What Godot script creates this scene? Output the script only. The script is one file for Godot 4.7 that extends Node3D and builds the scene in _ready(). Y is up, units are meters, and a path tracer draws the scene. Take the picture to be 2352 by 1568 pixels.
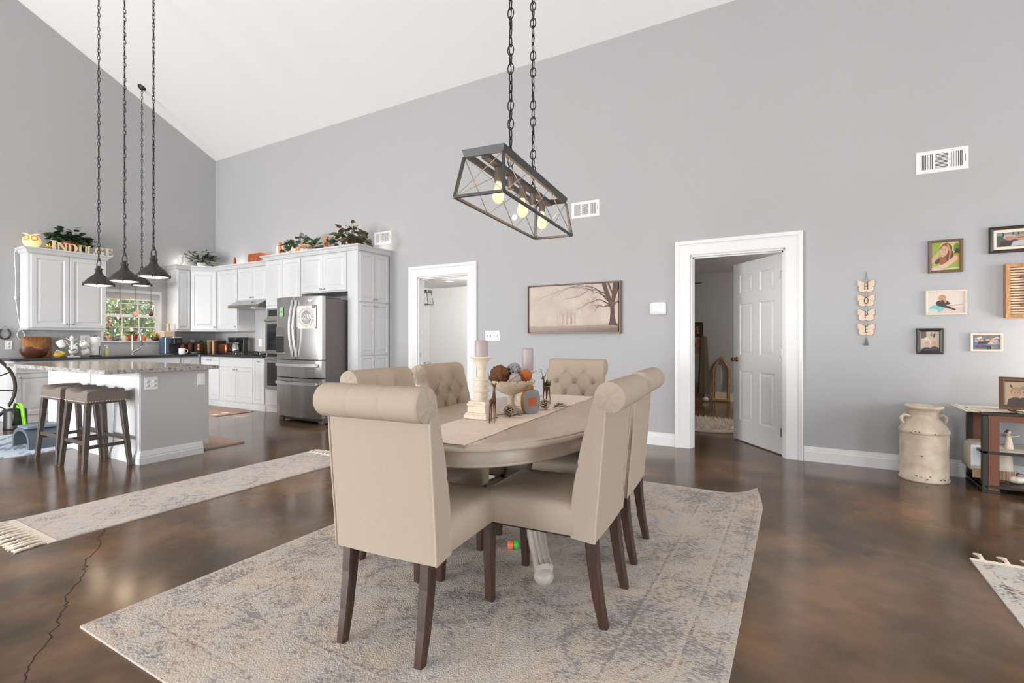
extends Node3D
# A vaulted kitchen and dining room. x runs along the long grey wall (z = 0), z into the room, y up, metres.

var M := {}
var cache := {}
var taken := {}
var rng := RandomNumberGenerator.new()
const ID := Transform3D.IDENTITY

func c8(r, g, b, a = 255) -> Color:
	return Color8(int(r), int(g), int(b), int(a))

func V(x, y, z) -> Vector3:
	return Vector3(x, y, z)

# ---------- naming and tagging ----------
func numbered(n: String) -> String:
	if not taken.has(n):
		taken[n] = 0
		return n
	taken[n] += 1
	return "%s_%03d" % [n, taken[n]]

func tag(o: Node3D, label: String, category: String, group := "") -> Node3D:
	o.set_meta("label", label)
	o.set_meta("category", category)
	if group != "":
		o.set_meta("group", group)
	return o

func thing(called: String, label: String, category: String, at := Vector3.ZERO, turn := 0.0, group := "") -> Node3D:
	var o := Node3D.new()
	o.name = numbered(called)
	add_child(o)
	o.position = at
	o.rotation.y = deg_to_rad(turn)
	tag(o, label, category, group)
	return o

func dup(o: Node3D, at: Vector3, turn: float, label: String) -> Node3D:
	var r: Node3D = o.duplicate()
	r.name = numbered(String(o.name).rstrip("0123456789_") if String(o.name).right(3).is_valid_int() else String(o.name))
	add_child(r)
	r.position = at
	r.rotation.y = deg_to_rad(turn)
	r.set_meta("label", label)
	return r

func put(called: String, st, m: Material, parent: Node3D = self, at := Vector3.ZERO) -> MeshInstance3D:
	var o := MeshInstance3D.new()
	o.name = numbered(called) if parent == self else called
	if st is SurfaceTool:
		st.generate_normals()
		o.mesh = st.commit()
	else:
		o.mesh = st
	o.material_override = m
	parent.add_child(o, true)
	o.position = at
	return o

func struct(called: String, st, m: Material, parent: Node3D = self, at := Vector3.ZERO) -> MeshInstance3D:
	var o := put(called, st, m, parent, at)
	if parent == self:
		o.set_meta("kind", "structure")
	return o

# ---------- mesh building ----------
func S() -> SurfaceTool:
	var st := SurfaceTool.new()
	st.begin(Mesh.PRIMITIVE_TRIANGLES)
	st.set_smooth_group(-1)
	return st

func tri(st: SurfaceTool, a: Vector3, b: Vector3, c: Vector3) -> void:
	st.add_vertex(a); st.add_vertex(b); st.add_vertex(c)

func quad(st: SurfaceTool, a: Vector3, b: Vector3, c: Vector3, d: Vector3) -> void:
	tri(st, a, b, c); tri(st, a, c, d)

func box(st: SurfaceTool, mid: Vector3, size: Vector3, bev := 0.0, xf := ID) -> void:
	# a box with chamfered edges
	st.set_smooth_group(-1)
	var h := size * 0.5
	var b: float = min(bev, min(h.x, min(h.y, h.z)) * 0.98)
	var g := func(sx, sy, sz, ax) -> Vector3:
		var p := Vector3(sx * (h.x - (0.0 if ax == 0 else b)), sy * (h.y - (0.0 if ax == 1 else b)), sz * (h.z - (0.0 if ax == 2 else b)))
		return xf * (mid + p)
	var flip := xf.basis.determinant() < 0.0
	var q := func(a, b2, c, d, out: Vector3) -> void:
		var n: Vector3 = (b2 - a).cross(c - a)
		if n.dot(out) > 0.0:
			quad(st, a, d, c, b2)
		else:
			quad(st, a, b2, c, d)
	for s in [-1, 1]:
		q.call(g.call(s, -1, -1, 0), g.call(s, 1, -1, 0), g.call(s, 1, 1, 0), g.call(s, -1, 1, 0), xf.basis * Vector3(s, 0, 0))
		q.call(g.call(-1, s, -1, 1), g.call(-1, s, 1, 1), g.call(1, s, 1, 1), g.call(1, s, -1, 1), xf.basis * Vector3(0, s, 0))
		q.call(g.call(-1, -1, s, 2), g.call(-1, 1, s, 2), g.call(1, 1, s, 2), g.call(1, -1, s, 2), xf.basis * Vector3(0, 0, s))
	if b > 0.0:
		for s in [-1, 1]:
			for t in [-1, 1]:
				q.call(g.call(s, t, -1, 0), g.call(s, t, 1, 0), g.call(s, t, 1, 1), g.call(s, t, -1, 1), xf.basis * Vector3(s, t, 0))
				q.call(g.call(s, -1, t, 0), g.call(s, 1, t, 0), g.call(s, 1, t, 2), g.call(s, -1, t, 2), xf.basis * Vector3(s, 0, t))
				q.call(g.call(-1, s, t, 1), g.call(1, s, t, 1), g.call(1, s, t, 2), g.call(-1, s, t, 2), xf.basis * Vector3(0, s, t))
				for r in [-1, 1]:
					var a: Vector3 = g.call(s, t, r, 0)
					var b3: Vector3 = g.call(s, t, r, 1)
					var c: Vector3 = g.call(s, t, r, 2)
					if (b3 - a).cross(c - a).dot(xf.basis * Vector3(s, t, r)) > 0.0:
						tri(st, a, c, b3)
					else:
						tri(st, a, b3, c)

func bx(x0, x1, y0, y1, z0, z1, bev := 0.0, st: SurfaceTool = null) -> SurfaceTool:
	if st == null:
		st = S()
	box(st, Vector3((x0 + x1) / 2.0, (y0 + y1) / 2.0, (z0 + z1) / 2.0), Vector3(abs(x1 - x0), abs(y1 - y0), abs(z1 - z0)), bev)
	return st

func grid(st: SurfaceTool, rows: Array, wrap := false, smooth := true, flip := false) -> void:
	# rows of points; faces seen with rows going up and columns going right from outside
	st.set_smooth_group(0 if smooth else -1)
	for i in rows.size() - 1:
		var a: Array = rows[i]
		var b: Array = rows[i + 1]
		var n: int = a.size()
		for j in (n if wrap else n - 1):
			var k: int = (j + 1) % n
			if flip:
				quad(st, a[j], a[k], b[k], b[j])
			else:
				quad(st, a[j], b[j], b[k], a[k])
	st.set_smooth_group(-1)

func lathe(st: SurfaceTool, prof: Array, seg := 24, xf := ID, ex := 1.0, ez := 1.0) -> void:
	# profile of (radius, height) from bottom to top; a repeated point makes a sharp edge
	var grp := 1
	for i in prof.size() - 1:
		var p: Vector2 = prof[i]
		var q: Vector2 = prof[i + 1]
		if p.is_equal_approx(q):
			grp += 1
			continue
		st.set_smooth_group(grp)
		for j in seg:
			var a0 := TAU * j / seg
			var a1 := TAU * (j + 1) / seg
			var A := xf * Vector3(p.x * cos(a0) * ex, p.y, p.x * sin(a0) * ez)
			var B := xf * Vector3(p.x * cos(a1) * ex, p.y, p.x * sin(a1) * ez)
			var C := xf * Vector3(q.x * cos(a1) * ex, q.y, q.x * sin(a1) * ez)
			var D := xf * Vector3(q.x * cos(a0) * ex, q.y, q.x * sin(a0) * ez)
			if p.x > 1e-6:
				tri(st, A, B, C)
			if q.x > 1e-6:
				tri(st, A, C, D)
	st.set_smooth_group(-1)

func L(prof: Array, seg := 24, xf := ID, ex := 1.0, ez := 1.0) -> SurfaceTool:
	var st := S()
	var pr := []
	for p in prof:
		pr.append(p if p is Vector2 else Vector2(p[0], p[1]))
	lathe(st, pr, seg, xf, ex, ez)
	return st

func ball(st: SurfaceTool, at: Vector3, r: Vector3, seg := 16, rings := 10, xf := ID) -> void:
	var pr := []
	for i in rings + 1:
		var a := PI * i / rings - PI / 2
		pr.append(Vector2(cos(a), sin(a)))
	pr[0].x = 0.0
	pr[rings].x = 0.0
	lathe(st, pr, seg, xf * Transform3D(Basis.from_scale(r), at))

func tube(st: SurfaceTool, pts: Array, r, seg := 8, closed := false, caps := true) -> void:
	# r: a number or one radius for each point
	var n := pts.size()
	var rings := []
	var up := Vector3.UP
	var prevn := Vector3.ZERO
	for i in n:
		var d: Vector3
		if closed:
			d = (pts[(i + 1) % n] - pts[(i - 1 + n) % n]).normalized()
		elif i == 0:
			d = (pts[1] - pts[0]).normalized()
		elif i == n - 1:
			d = (pts[n - 1] - pts[n - 2]).normalized()
		else:
			d = ((pts[i + 1] - pts[i]).normalized() + (pts[i] - pts[i - 1]).normalized()).normalized()
		if prevn == Vector3.ZERO:
			prevn = d.cross(up if abs(d.dot(up)) < 0.9 else Vector3.RIGHT).normalized()
		var nn := (prevn - d * prevn.dot(d)).normalized()
		prevn = nn
		var bb := d.cross(nn)
		var rad: float = r[i] if r is Array else r
		var ring := []
		for j in seg:
			var a := TAU * j / seg
			ring.append(pts[i] + (nn * cos(a) + bb * sin(a)) * rad)
		rings.append(ring)
	if closed:
		rings.append(rings[0])
	grid(st, rings, true, true)
	if caps and not closed:
		for j in range(1, seg - 1):
			tri(st, rings[0][0], rings[0][j], rings[0][j + 1])
			tri(st, rings[n - 1][0], rings[n - 1][j + 1], rings[n - 1][j])

func T(pts: Array, r, seg := 8, closed := false) -> SurfaceTool:
	var st := S()
	tube(st, pts, r, seg, closed)
	return st

func prism(st: SurfaceTool, poly: Array, y0: float, y1: float, xf := ID, bev := 0.0) -> void:
	# a polygon in (x, z) raised from y0 to y1, with a chamfered top edge
	st.set_smooth_group(-1)
	var pp := PackedVector2Array()
	for p in poly:
		pp.append(p)
	if Geometry2D.is_polygon_clockwise(pp):
		pp.reverse()
	var top := pp
	if bev > 0.0:
		var off := Geometry2D.offset_polygon(pp, -bev, Geometry2D.JOIN_MITER)
		if off.size() == 1 and off[0].size() == pp.size():
			top = PackedVector2Array()
			for p in pp:
				var best: Vector2 = off[0][0]
				for q in off[0]:
					if q.distance_to(p) < best.distance_to(p):
						best = q
				top.append(best)
		else:
			bev = 0.0
	var flip := xf.basis.determinant() < 0.0
	var n := pp.size()
	var put3 := func(p: Vector2, y: float) -> Vector3:
		return xf * Vector3(p.x, y, p.y)
	for i in n:
		var j := (i + 1) % n
		var lv := [[pp, y0], [pp, y1 - bev]] if bev > 0.0 else [[pp, y0], [pp, y1]]
		if bev > 0.0:
			lv.append([top, y1])
		for k in lv.size() - 1:
			var a: Vector3 = put3.call(lv[k][0][i], lv[k][1])
			var b: Vector3 = put3.call(lv[k][0][j], lv[k][1])
			var c: Vector3 = put3.call(lv[k + 1][0][j], lv[k + 1][1])
			var d: Vector3 = put3.call(lv[k + 1][0][i], lv[k + 1][1])
			if flip:
				quad(st, a, d, c, b)
			else:
				quad(st, a, b, c, d)
	for e in [[pp, y0, false], [top, y1, true]]:
		var idx := Geometry2D.triangulate_polygon(e[0])
		for k in range(0, idx.size(), 3):
			var a: Vector3 = put3.call(e[0][idx[k]], e[1])
			var b: Vector3 = put3.call(e[0][idx[k + 1]], e[1])
			var c: Vector3 = put3.call(e[0][idx[k + 2]], e[1])
			var want: Vector3 = xf.basis * Vector3(0, 1 if e[2] else -1, 0)
			if (b - a).cross(c - a).dot(want) > 0.0:
				tri(st, a, c, b)
			else:
				tri(st, a, b, c)

func molding(st: SurfaceTool, path: Array, prof: Array, xf := ID, closed := false) -> void:
	# sweeps a profile of (offset to the right of the path, height) along a plan path with mitred corners
	st.set_smooth_group(-1)
	var n := path.size()
	var nor := []
	for i in n:
		var a: Vector2 = path[(i - 1 + n) % n]
		var b: Vector2 = path[i]
		var c: Vector2 = path[(i + 1) % n]
		var d1 := (b - a).normalized()
		var d2 := (c - b).normalized()
		if not closed and i == 0:
			d1 = d2
		if not closed and i == n - 1:
			d2 = d1
		var n1 := Vector2(-d1.y, d1.x)
		var n2 := Vector2(-d2.y, d2.x)
		var m := (n1 + n2).normalized()
		nor.append(m / max(0.3, m.dot(n1)))
	var flip := xf.basis.determinant() < 0.0
	for i in (n if closed else n - 1):
		var j := (i + 1) % n
		for k in prof.size() - 1:
			var p: Vector2 = prof[k]
			var q: Vector2 = prof[k + 1]
			var f := func(ix: int, pr: Vector2) -> Vector3:
				var w: Vector2 = path[ix] + nor[ix] * pr.x
				return xf * Vector3(w.x, pr.y, w.y)
			if flip:
				quad(st, f.call(i, p), f.call(j, p), f.call(j, q), f.call(i, q))
			else:
				quad(st, f.call(i, p), f.call(i, q), f.call(j, q), f.call(j, p))
	if not closed:
		for e in [0, n - 1]:
			for k in range(1, prof.size() - 1):
				var pts := []
				for pr in [prof[0], prof[k], prof[k + 1]]:
					var w: Vector2 = path[e] + nor[e] * pr.x
					pts.append(xf * Vector3(w.x, pr.y, w.y))
				tri(st, pts[0], pts[1], pts[2])

func panel(st: SurfaceTool, w: float, h: float, rings: Array, xf := ID) -> void:
	# concentric rectangles of (inset, z) about the middle, facing +z, closed with a face at the end
	st.set_smooth_group(-1)
	var r := func(e: Array) -> Array:
		var x: float = w / 2 - e[0]
		var y: float = h / 2 - e[0]
		return [xf * V(-x, -y, e[1]), xf * V(x, -y, e[1]), xf * V(x, y, e[1]), xf * V(-x, y, e[1])]
	for i in rings.size() - 1:
		var a: Array = r.call(rings[i])
		var b: Array = r.call(rings[i + 1])
		for j in 4:
			var k := (j + 1) % 4
			quad(st, a[j], b[j], b[k], a[k])
	var f: Array = r.call(rings[-1])
	quad(st, f[0], f[3], f[2], f[1])

func sheet(w: float, h: float, xf := ID) -> ArrayMesh:
	# a printed face with texture coordinates, facing +z
	var st := SurfaceTool.new()
	st.begin(Mesh.PRIMITIVE_TRIANGLES)
	var p := [V(-w / 2, -h / 2, 0), V(-w / 2, h / 2, 0), V(w / 2, h / 2, 0), V(w / 2, -h / 2, 0)]
	var u := [Vector2(0, 1), Vector2(0, 0), Vector2(1, 0), Vector2(1, 1)]
	for k in [0, 1, 2, 0, 2, 3]:
		st.set_uv(u[k])
		st.add_vertex(xf * p[k])
	st.generate_normals()
	return st.commit()

func slab(w: float, h: float, t: float, xf := ID) -> ArrayMesh:
	# a printed sheet with thickness: front face has texture coordinates 0..1, the edges take the border colour
	var st := SurfaceTool.new()
	st.begin(Mesh.PRIMITIVE_TRIANGLES)
	st.set_smooth_group(-1)
	var x := w / 2
	var y := h / 2
	var P := [V(-x, -y, t), V(-x, y, t), V(x, y, t), V(x, -y, t), V(-x, -y, 0), V(-x, y, 0), V(x, y, 0), V(x, -y, 0)]
	for f in [[0, 1, 2, 3], [4, 7, 6, 5], [0, 4, 5, 1], [1, 5, 6, 2], [2, 6, 7, 3], [3, 7, 4, 0]]:
		for k in [0, 1, 2, 0, 2, 3]:
			var p: Vector3 = P[f[k]]
			st.set_uv(Vector2(clamp(p.x / w + 0.5, 0.002, 0.998), clamp(0.5 - p.y / h, 0.002, 0.998)))
			st.add_vertex(xf * p)
	st.generate_normals()
	return st.commit()

func rot(ax: Vector3, deg: float, at := Vector3.ZERO) -> Transform3D:
	return Transform3D(Basis(ax.normalized(), deg_to_rad(deg)), at)

func mv(x, y, z) -> Transform3D:
	return Transform3D(Basis.IDENTITY, Vector3(x, y, z))

func ellipse(rx: float, rz: float, n := 40, pw := 2.0) -> Array:
	var a := []
	for i in n:
		var t := TAU * i / n
		a.append(Vector2(rx * sign(cos(t)) * pow(abs(cos(t)), 2.0 / pw), rz * sign(sin(t)) * pow(abs(sin(t)), 2.0 / pw)))
	return a

func rrect(w: float, d: float, r: float, n := 5) -> Array:
	# rounded rectangle, counter-clockwise in (x, z)
	var a := []
	for q in 4:
		var cx: float = (w / 2 - r) * [1, -1, -1, 1][q]
		var cz: float = (d / 2 - r) * [1, 1, -1, -1][q]
		for i in n + 1:
			var t := PI / 2 * (q + float(i) / n)
			a.append(Vector2(cx + r * cos(t), cz + r * sin(t)))
	return a

func loft(st: SurfaceTool, outline: Array, levels: Array, xf := ID, smooth := true, cap_bottom := true, cap_top := true) -> void:
	# outline in (x, z), counter-clockwise; levels of [y, inset] or [y, inset, dx, dz]; inset pulls every point towards the middle by its distance
	var rows := []
	for l in levels:
		var ring := []
		for p in outline:
			var d: float = p.length()
			var k: float = max(0.0, 1.0 - l[1] / max(d, 1e-6))
			var o := Vector2(l[2], l[3]) if l.size() > 3 else Vector2.ZERO
			ring.append(xf * V(p.x * k + o.x, l[0], p.y * k + o.y))
		rows.append(ring)
	grid(st, rows, true, smooth, true)
	var n := outline.size()
	for e in [[cap_bottom, rows[0], true], [cap_top, rows[-1], false]]:
		if e[0]:
			var mid := Vector3.ZERO
			for p in e[1]:
				mid += p / n
			st.set_smooth_group(0 if smooth else -1)
			for j in n:
				var k := (j + 1) % n
				if e[2]:
					tri(st, mid, e[1][k], e[1][j])
				else:
					tri(st, mid, e[1][j], e[1][k])
	st.set_smooth_group(-1)

func text(s: String, size: float, depth: float, serif := false, bold := false, italic := false) -> TextMesh:
	var f := SystemFont.new()
	f.font_names = PackedStringArray(["Droid Serif" if serif else "Droid Sans"])
	f.font_weight = 700 if bold else 400
	f.font_italic = italic
	var t := TextMesh.new()
	t.text = s
	t.font = f
	t.font_size = 64
	t.pixel_size = size / 64.0
	t.depth = depth
	t.curve_step = 1.0
	return t

# ---------- materials ----------
func mat(called: String, col: Color, rough := 0.6, metal := 0.0, spec := 0.5) -> StandardMaterial3D:
	var m := StandardMaterial3D.new()
	m.resource_name = called
	m.albedo_color = col
	m.roughness = rough
	m.metallic = metal
	m.metallic_specular = spec
	M[called] = m
	return m

func noise_tex(freq: float, octaves := 4, sd := 1, size := 512, ramp: Array = [], normal := 0.0, kind := FastNoiseLite.TYPE_SIMPLEX_SMOOTH) -> NoiseTexture2D:
	var n := FastNoiseLite.new()
	n.noise_type = kind
	n.frequency = freq
	n.fractal_octaves = octaves
	n.seed = sd
	var t := NoiseTexture2D.new()
	t.width = size
	t.height = size
	t.seamless = true
	t.noise = n
	if ramp:
		var g := Gradient.new()
		g.offsets = PackedFloat32Array(ramp.map(func(e): return e[0]))
		g.colors = PackedColorArray(ramp.map(func(e): return e[1]))
		t.color_ramp = g
	if normal > 0.0:
		t.as_normal_map = true
		t.bump_strength = normal
	return t

func tri_map(m: StandardMaterial3D, scale: Vector3, world := true) -> void:
	m.uv1_triplanar = true
	m.uv1_world_triplanar = world
	m.uv1_scale = scale

func bump(m: StandardMaterial3D, t: Texture2D, k := 1.0) -> void:
	m.normal_enabled = true
	m.normal_texture = t
	m.normal_scale = k

func noise(freq: float, oct := 4, sd := 1) -> FastNoiseLite:
	var n := FastNoiseLite.new()
	n.noise_type = FastNoiseLite.TYPE_SIMPLEX_SMOOTH
	n.frequency = freq
	n.fractal_octaves = oct
	n.seed = sd
	return n

func tex(im: Image) -> ImageTexture:
	return ImageTexture.create_from_image(im)

func floor_image() -> Image:
	# acid-stained concrete: brown with soft clouds and darker drifts
	var sz := 1024
	var n1 := noise(0.0030, 5, 3)
	var n2 := noise(0.010, 5, 9)
	var a := n1.get_seamless_image(sz, sz).get_data()
	var b := n2.get_seamless_image(sz, sz).get_data()
	var d := noise(0.06, 3, 21).get_seamless_image(sz, sz).get_data()
	var out := PackedByteArray()
	out.resize(sz * sz * 3)
	for i in sz * sz:
		var p: float = a[i] / 255.0 - 0.5
		var q: float = b[i] / 255.0 - 0.5
		var k: float = clamp(0.5 + p * 0.8 + q * 0.85 + (d[i] / 255.0 - 0.5) * 0.16, 0.0, 1.0)
		out[i * 3] = int(lerp(66.0, 130.0, k) + 10.0 * q)
		out[i * 3 + 1] = int(lerp(50.0, 101.0, k))
		out[i * 3 + 2] = int(lerp(35.0, 76.0, k) - 8.0 * q)
	return Image.create_from_data(sz, sz, false, Image.FORMAT_RGB8, out)

func rug_image(w: int, h: int, sd: int, base: Color, dark: Color, amount: float, mid: float, border: bool) -> Image:
	# a distressed woven rug: broken, flecked motifs in grey on a pale ground
	var nm := noise(mid, 3, sd)
	var nf := noise(0.15, 3, sd + 5)
	var nl := noise(0.005, 2, sd + 14)
	var nc := noise(0.012, 2, sd + 33)
	var im := Image.create(w, h, false, Image.FORMAT_RGB8)
	for y in h:
		for x in w:
			var u: float = abs(fposmod(x / 108.0, 1.0) - 0.5) * 2.0
			var v: float = abs(fposmod(y / 108.0, 1.0) - 0.5) * 2.0
			var orn: float = sin((u * u + v * v) * 8.0) * 0.28 + cos(u * 6.0) * sin(v * 7.0) * 0.22
			var e: int = min(min(x, w - x), min(y, h - y))
			if border:
				if (e > 48 and e < 53) or (e > 120 and e < 125) or (e > 14 and e < 17):
					orn = 0.6
				elif e < 8 or (e > 53 and e < 58) or (e > 115 and e < 120):
					orn = -0.35
				elif e > 58 and e < 115:
					orn = 0.10 + 0.3 * sin(fposmod(float(x + y), 62.0) * 0.2) * cos((e - 86) * 0.11)
			var dens: float = orn * 0.6 + nm.get_noise_2d(x, y) * 0.45 + nl.get_noise_2d(x, y) * 0.55 + amount
			var f: float = nf.get_noise_2d(x * 0.62, y * 1.25)
			var k: float = smoothstep(-0.05, 0.85, dens + 1.15 * f) * 0.85
			var g: float = 1.0 + 0.07 * f
			var warm: float = nc.get_noise_2d(x, y)
			var col := base.lerp(dark, k) * g
			im.set_pixel(x, y, Color(col.r * (1.0 + 0.03 * warm), col.g, col.b * (1.0 - 0.035 * warm)))
	return im

func make_materials() -> void:
	var m := mat("wall_paint", Color(0.685, 0.687, 0.692), 0.7, 0.0, 0.3)
	bump(m, noise_tex(0.05, 3, 4, 512, [], 3.0), 0.12)
	tri_map(m, V(1.6, 1.6, 1.6))
	mat("ceiling_paint", Color(0.9, 0.9, 0.9), 0.85, 0.0, 0.2)
	mat("trim_white", Color(0.89, 0.89, 0.89), 0.32)
	mat("cabinet_white", Color(0.835, 0.84, 0.845), 0.33)
	mat("panel_grey", Color(0.74, 0.74, 0.745), 0.45)
	mat("utility_white", Color(0.9, 0.9, 0.9), 0.6)
	m = mat("stained_concrete", Color.WHITE, 0.16, 0.0, 0.44)
	m.albedo_texture = tex(floor_image())
	tri_map(m, V(0.17, 0.17, 0.17))
	bump(m, noise_tex(0.012, 3, 31, 512, [], 2.0), 0.05)
	m.roughness_texture = noise_tex(0.02, 4, 8, 512, [[0.0, Color(0.75, 0.75, 0.75)], [1.0, Color(1, 1, 1)]])
	m.roughness = 0.19
	mat("crack_dark", c8(34, 24, 17), 0.9)
	# linen
	m = mat("linen", c8(177, 162, 146), 0.85, 0.0, 0.25)
	m.albedo_texture = noise_tex(0.2, 3, 12, 256, [[0.0, Color(0.93, 0.93, 0.93)], [1.0, Color(1, 1, 1)]])
	bump(m, noise_tex(0.35, 2, 5, 256, [], 4.0), 0.22)
	tri_map(m, V(6, 6, 6), false)
	mat("linen_seam", c8(180, 165, 147), 0.9)
	m = mat("walnut", c8(66, 45, 33), 0.42)
	m.albedo_texture = noise_tex(0.02, 4, 2, 256, [[0.0, Color(0.72, 0.7, 0.68)], [1.0, Color(1.08, 1.05, 1.0)]])
	tri_map(m, V(9, 0.9, 9), false)
	m = mat("taupe_paint", c8(190, 175, 160), 0.36)
	m.albedo_texture = noise_tex(0.02, 3, 6, 256, [[0.0, Color(0.94, 0.94, 0.94)], [1.0, Color(1, 1, 1)]])
	tri_map(m, V(3, 3, 0.5), false)
	mat("taupe_leg", c8(178, 168, 158), 0.4)
	m = mat("runner_cloth", c8(226, 212, 200), 0.9)
	bump(m, noise_tex(0.4, 2, 15, 256, [], 4.0), 0.3)
	tri_map(m, V(7, 7, 7), false)
	mat("iron", c8(74, 74, 76), 0.5, 0.55)
	mat("bronze_iron", c8(66, 61, 57), 0.5, 0.5)
	mat("black_iron", c8(40, 38, 36), 0.55, 0.4)
	mat("nickel", c8(196, 194, 190), 0.26, 1.0)
	mat("chrome", c8(200, 200, 202), 0.12, 1.0)
	mat("bright_steel", c8(232, 231, 229), 0.32, 1.0)
	m = mat("stainless", c8(186, 185, 183), 0.27, 1.0)
	m.roughness_texture = noise_tex(0.01, 2, 7, 256, [[0.0, Color(0.85, 0.85, 0.85)], [1.0, Color(1, 1, 1)]])
	tri_map(m, V(40, 0.6, 40), false)
	mat("fridge_side", c8(112, 108, 105), 0.45, 0.35)
	mat("black_glass", c8(30, 32, 36), 0.06)
	mat("black_plastic", c8(34, 34, 36), 0.4)
	mat("dark_gap", c8(30, 29, 28), 0.8)
	mat("plate_white", c8(236, 236, 236), 0.35)
	mat("slot_dark", c8(58, 58, 60), 0.8)
	m = mat("dark_granite", c8(62, 63, 66), 0.14)
	m.albedo_texture = noise_tex(0.12, 4, 14, 512, [[0.0, Color(0.45, 0.45, 0.46)], [0.55, Color(0.85, 0.85, 0.86)], [0.8, Color(1.2, 1.2, 1.2)], [1.0, Color(2.0, 1.95, 1.9)]])
	tri_map(m, V(3, 3, 3))
	m = mat("veined_marble", Color.WHITE, 0.12)
	m.albedo_texture = noise_tex(0.018, 5, 44, 512, [[0.0, c8(88, 84, 80)], [0.36, c8(138, 133, 128)], [0.5, c8(186, 181, 177)], [0.62, c8(146, 140, 135)], [0.8, c8(196, 191, 188)], [1.0, c8(108, 103, 99)]])
	tri_map(m, V(0.55, 2.2, 2.4))
	m = mat("stool_cloth", c8(118, 107, 99), 0.8)
	bump(m, noise_tex(0.4, 2, 25, 256, [], 4.0), 0.25)
	tri_map(m, V(8, 8, 8), false)
	m = mat("stool_wood", c8(88, 78, 70), 0.4)
	m.albedo_texture = noise_tex(0.02, 4, 27, 256, [[0.0, Color(0.75, 0.75, 0.75)], [1.0, Color(1.05, 1.05, 1.05)]])
	tri_map(m, V(9, 0.9, 9), false)
	m = mat("cream_chipped", Color.WHITE, 0.6)
	m.albedo_texture = noise_tex(0.03, 5, 52, 512, [[0.0, c8(70, 54, 42)], [0.10, c8(96, 78, 62)], [0.13, c8(204, 191, 170)], [0.6, c8(216, 203, 182)], [1.0, c8(224, 213, 195)]])
	tri_map(m, V(2.2, 2.2, 2.2), false)
	m = mat("can_cream", Color.WHITE, 0.5)
	m.albedo_texture = noise_tex(0.012, 5, 57, 512, [[0.0, c8(176, 156, 134)], [0.35, c8(206, 188, 166)], [0.7, c8(219, 203, 182)], [1.0, c8(226, 212, 194)]])
	tri_map(m, V(1.3, 1.3, 1.3), false)
	mat("candle_mauve", c8(160, 148, 148), 0.45)
	mat("deer_bronze", c8(96, 58, 42), 0.42, 0.25)
	mat("antler", c8(62, 46, 38), 0.6)
	mat("pumpkin_grey", c8(142, 146, 144), 0.7)
	mat("wood_tan", c8(150, 104, 62), 0.6)
	mat("leather_rust", c8(186, 104, 66), 0.6)
	mat("cone_brown", c8(88, 56, 38), 0.75)
	mat("cone_tip", c8(226, 206, 184), 0.8)
	mat("pine_green", c8(70, 84, 58), 0.7)
	mat("moss_brown", c8(100, 64, 36), 0.85)
	mat("twig_silver", c8(150, 148, 152), 0.5, 0.3)
	mat("twig_dark", c8(60, 60, 70), 0.6)
	mat("orange_ball", c8(166, 92, 36), 0.7)
	mat("stone_grey", c8(168, 158, 156), 0.7)
	for e in [["leaf_dark", c8(48, 74, 44)], ["leaf_mid", c8(70, 98, 52)], ["leaf_olive", c8(92, 92, 58)], ["leaf_wine", c8(104, 66, 56)], ["leaf_silver", c8(150, 142, 136)], ["leaf_cream", c8(206, 198, 150)], ["leaf_black", c8(44, 54, 40)]]:
		var l := mat(e[0], e[1], 0.5)
		l.backlight_enabled = true
		l.backlight = e[1] * 0.25
	mat("terracotta", c8(164, 84, 48), 0.75)
	mat("orange_wax", c8(222, 138, 84), 0.5)
	mat("wood_letter", c8(226, 206, 172), 0.6)
	m = mat("board_wood", Color.WHITE, 0.55)
	m.albedo_texture = noise_tex(0.015, 4, 61, 256, [[0.0, c8(134, 88, 44)], [1.0, c8(184, 130, 74)]])
	tri_map(m, V(8, 1.0, 8), false)
	m = mat("frame_brown", Color.WHITE, 0.5)
	m.albedo_texture = noise_tex(0.015, 4, 63, 256, [[0.0, c8(92, 66, 46)], [1.0, c8(124, 94, 70)]])
	tri_map(m, V(14, 14, 14), false)
	mat("frame_black", c8(46, 36, 30), 0.35)
	mat("frame_bronze", c8(96, 70, 46), 0.35, 0.2)
	m = mat("frame_whitewash", Color.WHITE, 0.6)
	m.albedo_texture = noise_tex(0.03, 5, 66, 256, [[0.0, c8(140, 112, 90)], [0.16, c8(200, 180, 158)], [0.24, c8(218, 202, 184)], [1.0, c8(228, 214, 198)]])
	tri_map(m, V(9, 9, 9), false)
	m = mat("oak", Color.WHITE, 0.5)
	m.albedo_texture = noise_tex(0.015, 4, 68, 256, [[0.0, c8(150, 104, 64)], [1.0, c8(196, 150, 104)]])
	tri_map(m, V(10, 2, 10), false)
	mat("mat_cream", c8(232, 220, 202), 0.8)
	m = mat("butterfly_wood", Color.WHITE, 0.65)
	m.albedo_texture = noise_tex(0.01, 3, 71, 256, [[0.0, c8(210, 186, 160)], [1.0, c8(226, 206, 184)]])
	tri_map(m, V(3, 16, 3), false)
	mat("ink", c8(38, 32, 28), 0.7)
	mat("bead_grey", c8(180, 182, 190), 0.5)
	mat("bead_wood", c8(210, 172, 132), 0.6)
	mat("cord_grey", c8(128, 128, 130), 0.8)
	mat("brass", c8(150, 112, 74), 0.3, 0.9)
	mat("white_ceramic", c8(238, 236, 230), 0.2)
	mat("white_plastic", c8(240, 240, 240), 0.4)
	mat("copper", c8(170, 104, 70), 0.3, 0.85)
	mat("copper_dark", c8(96, 62, 46), 0.4, 0.5)
	mat("bowl_wood", c8(82, 44, 26), 0.4)
	mat("squash_orange", c8(186, 104, 58), 0.6)
	mat("frog_green", c8(116, 176, 116), 0.4)
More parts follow.
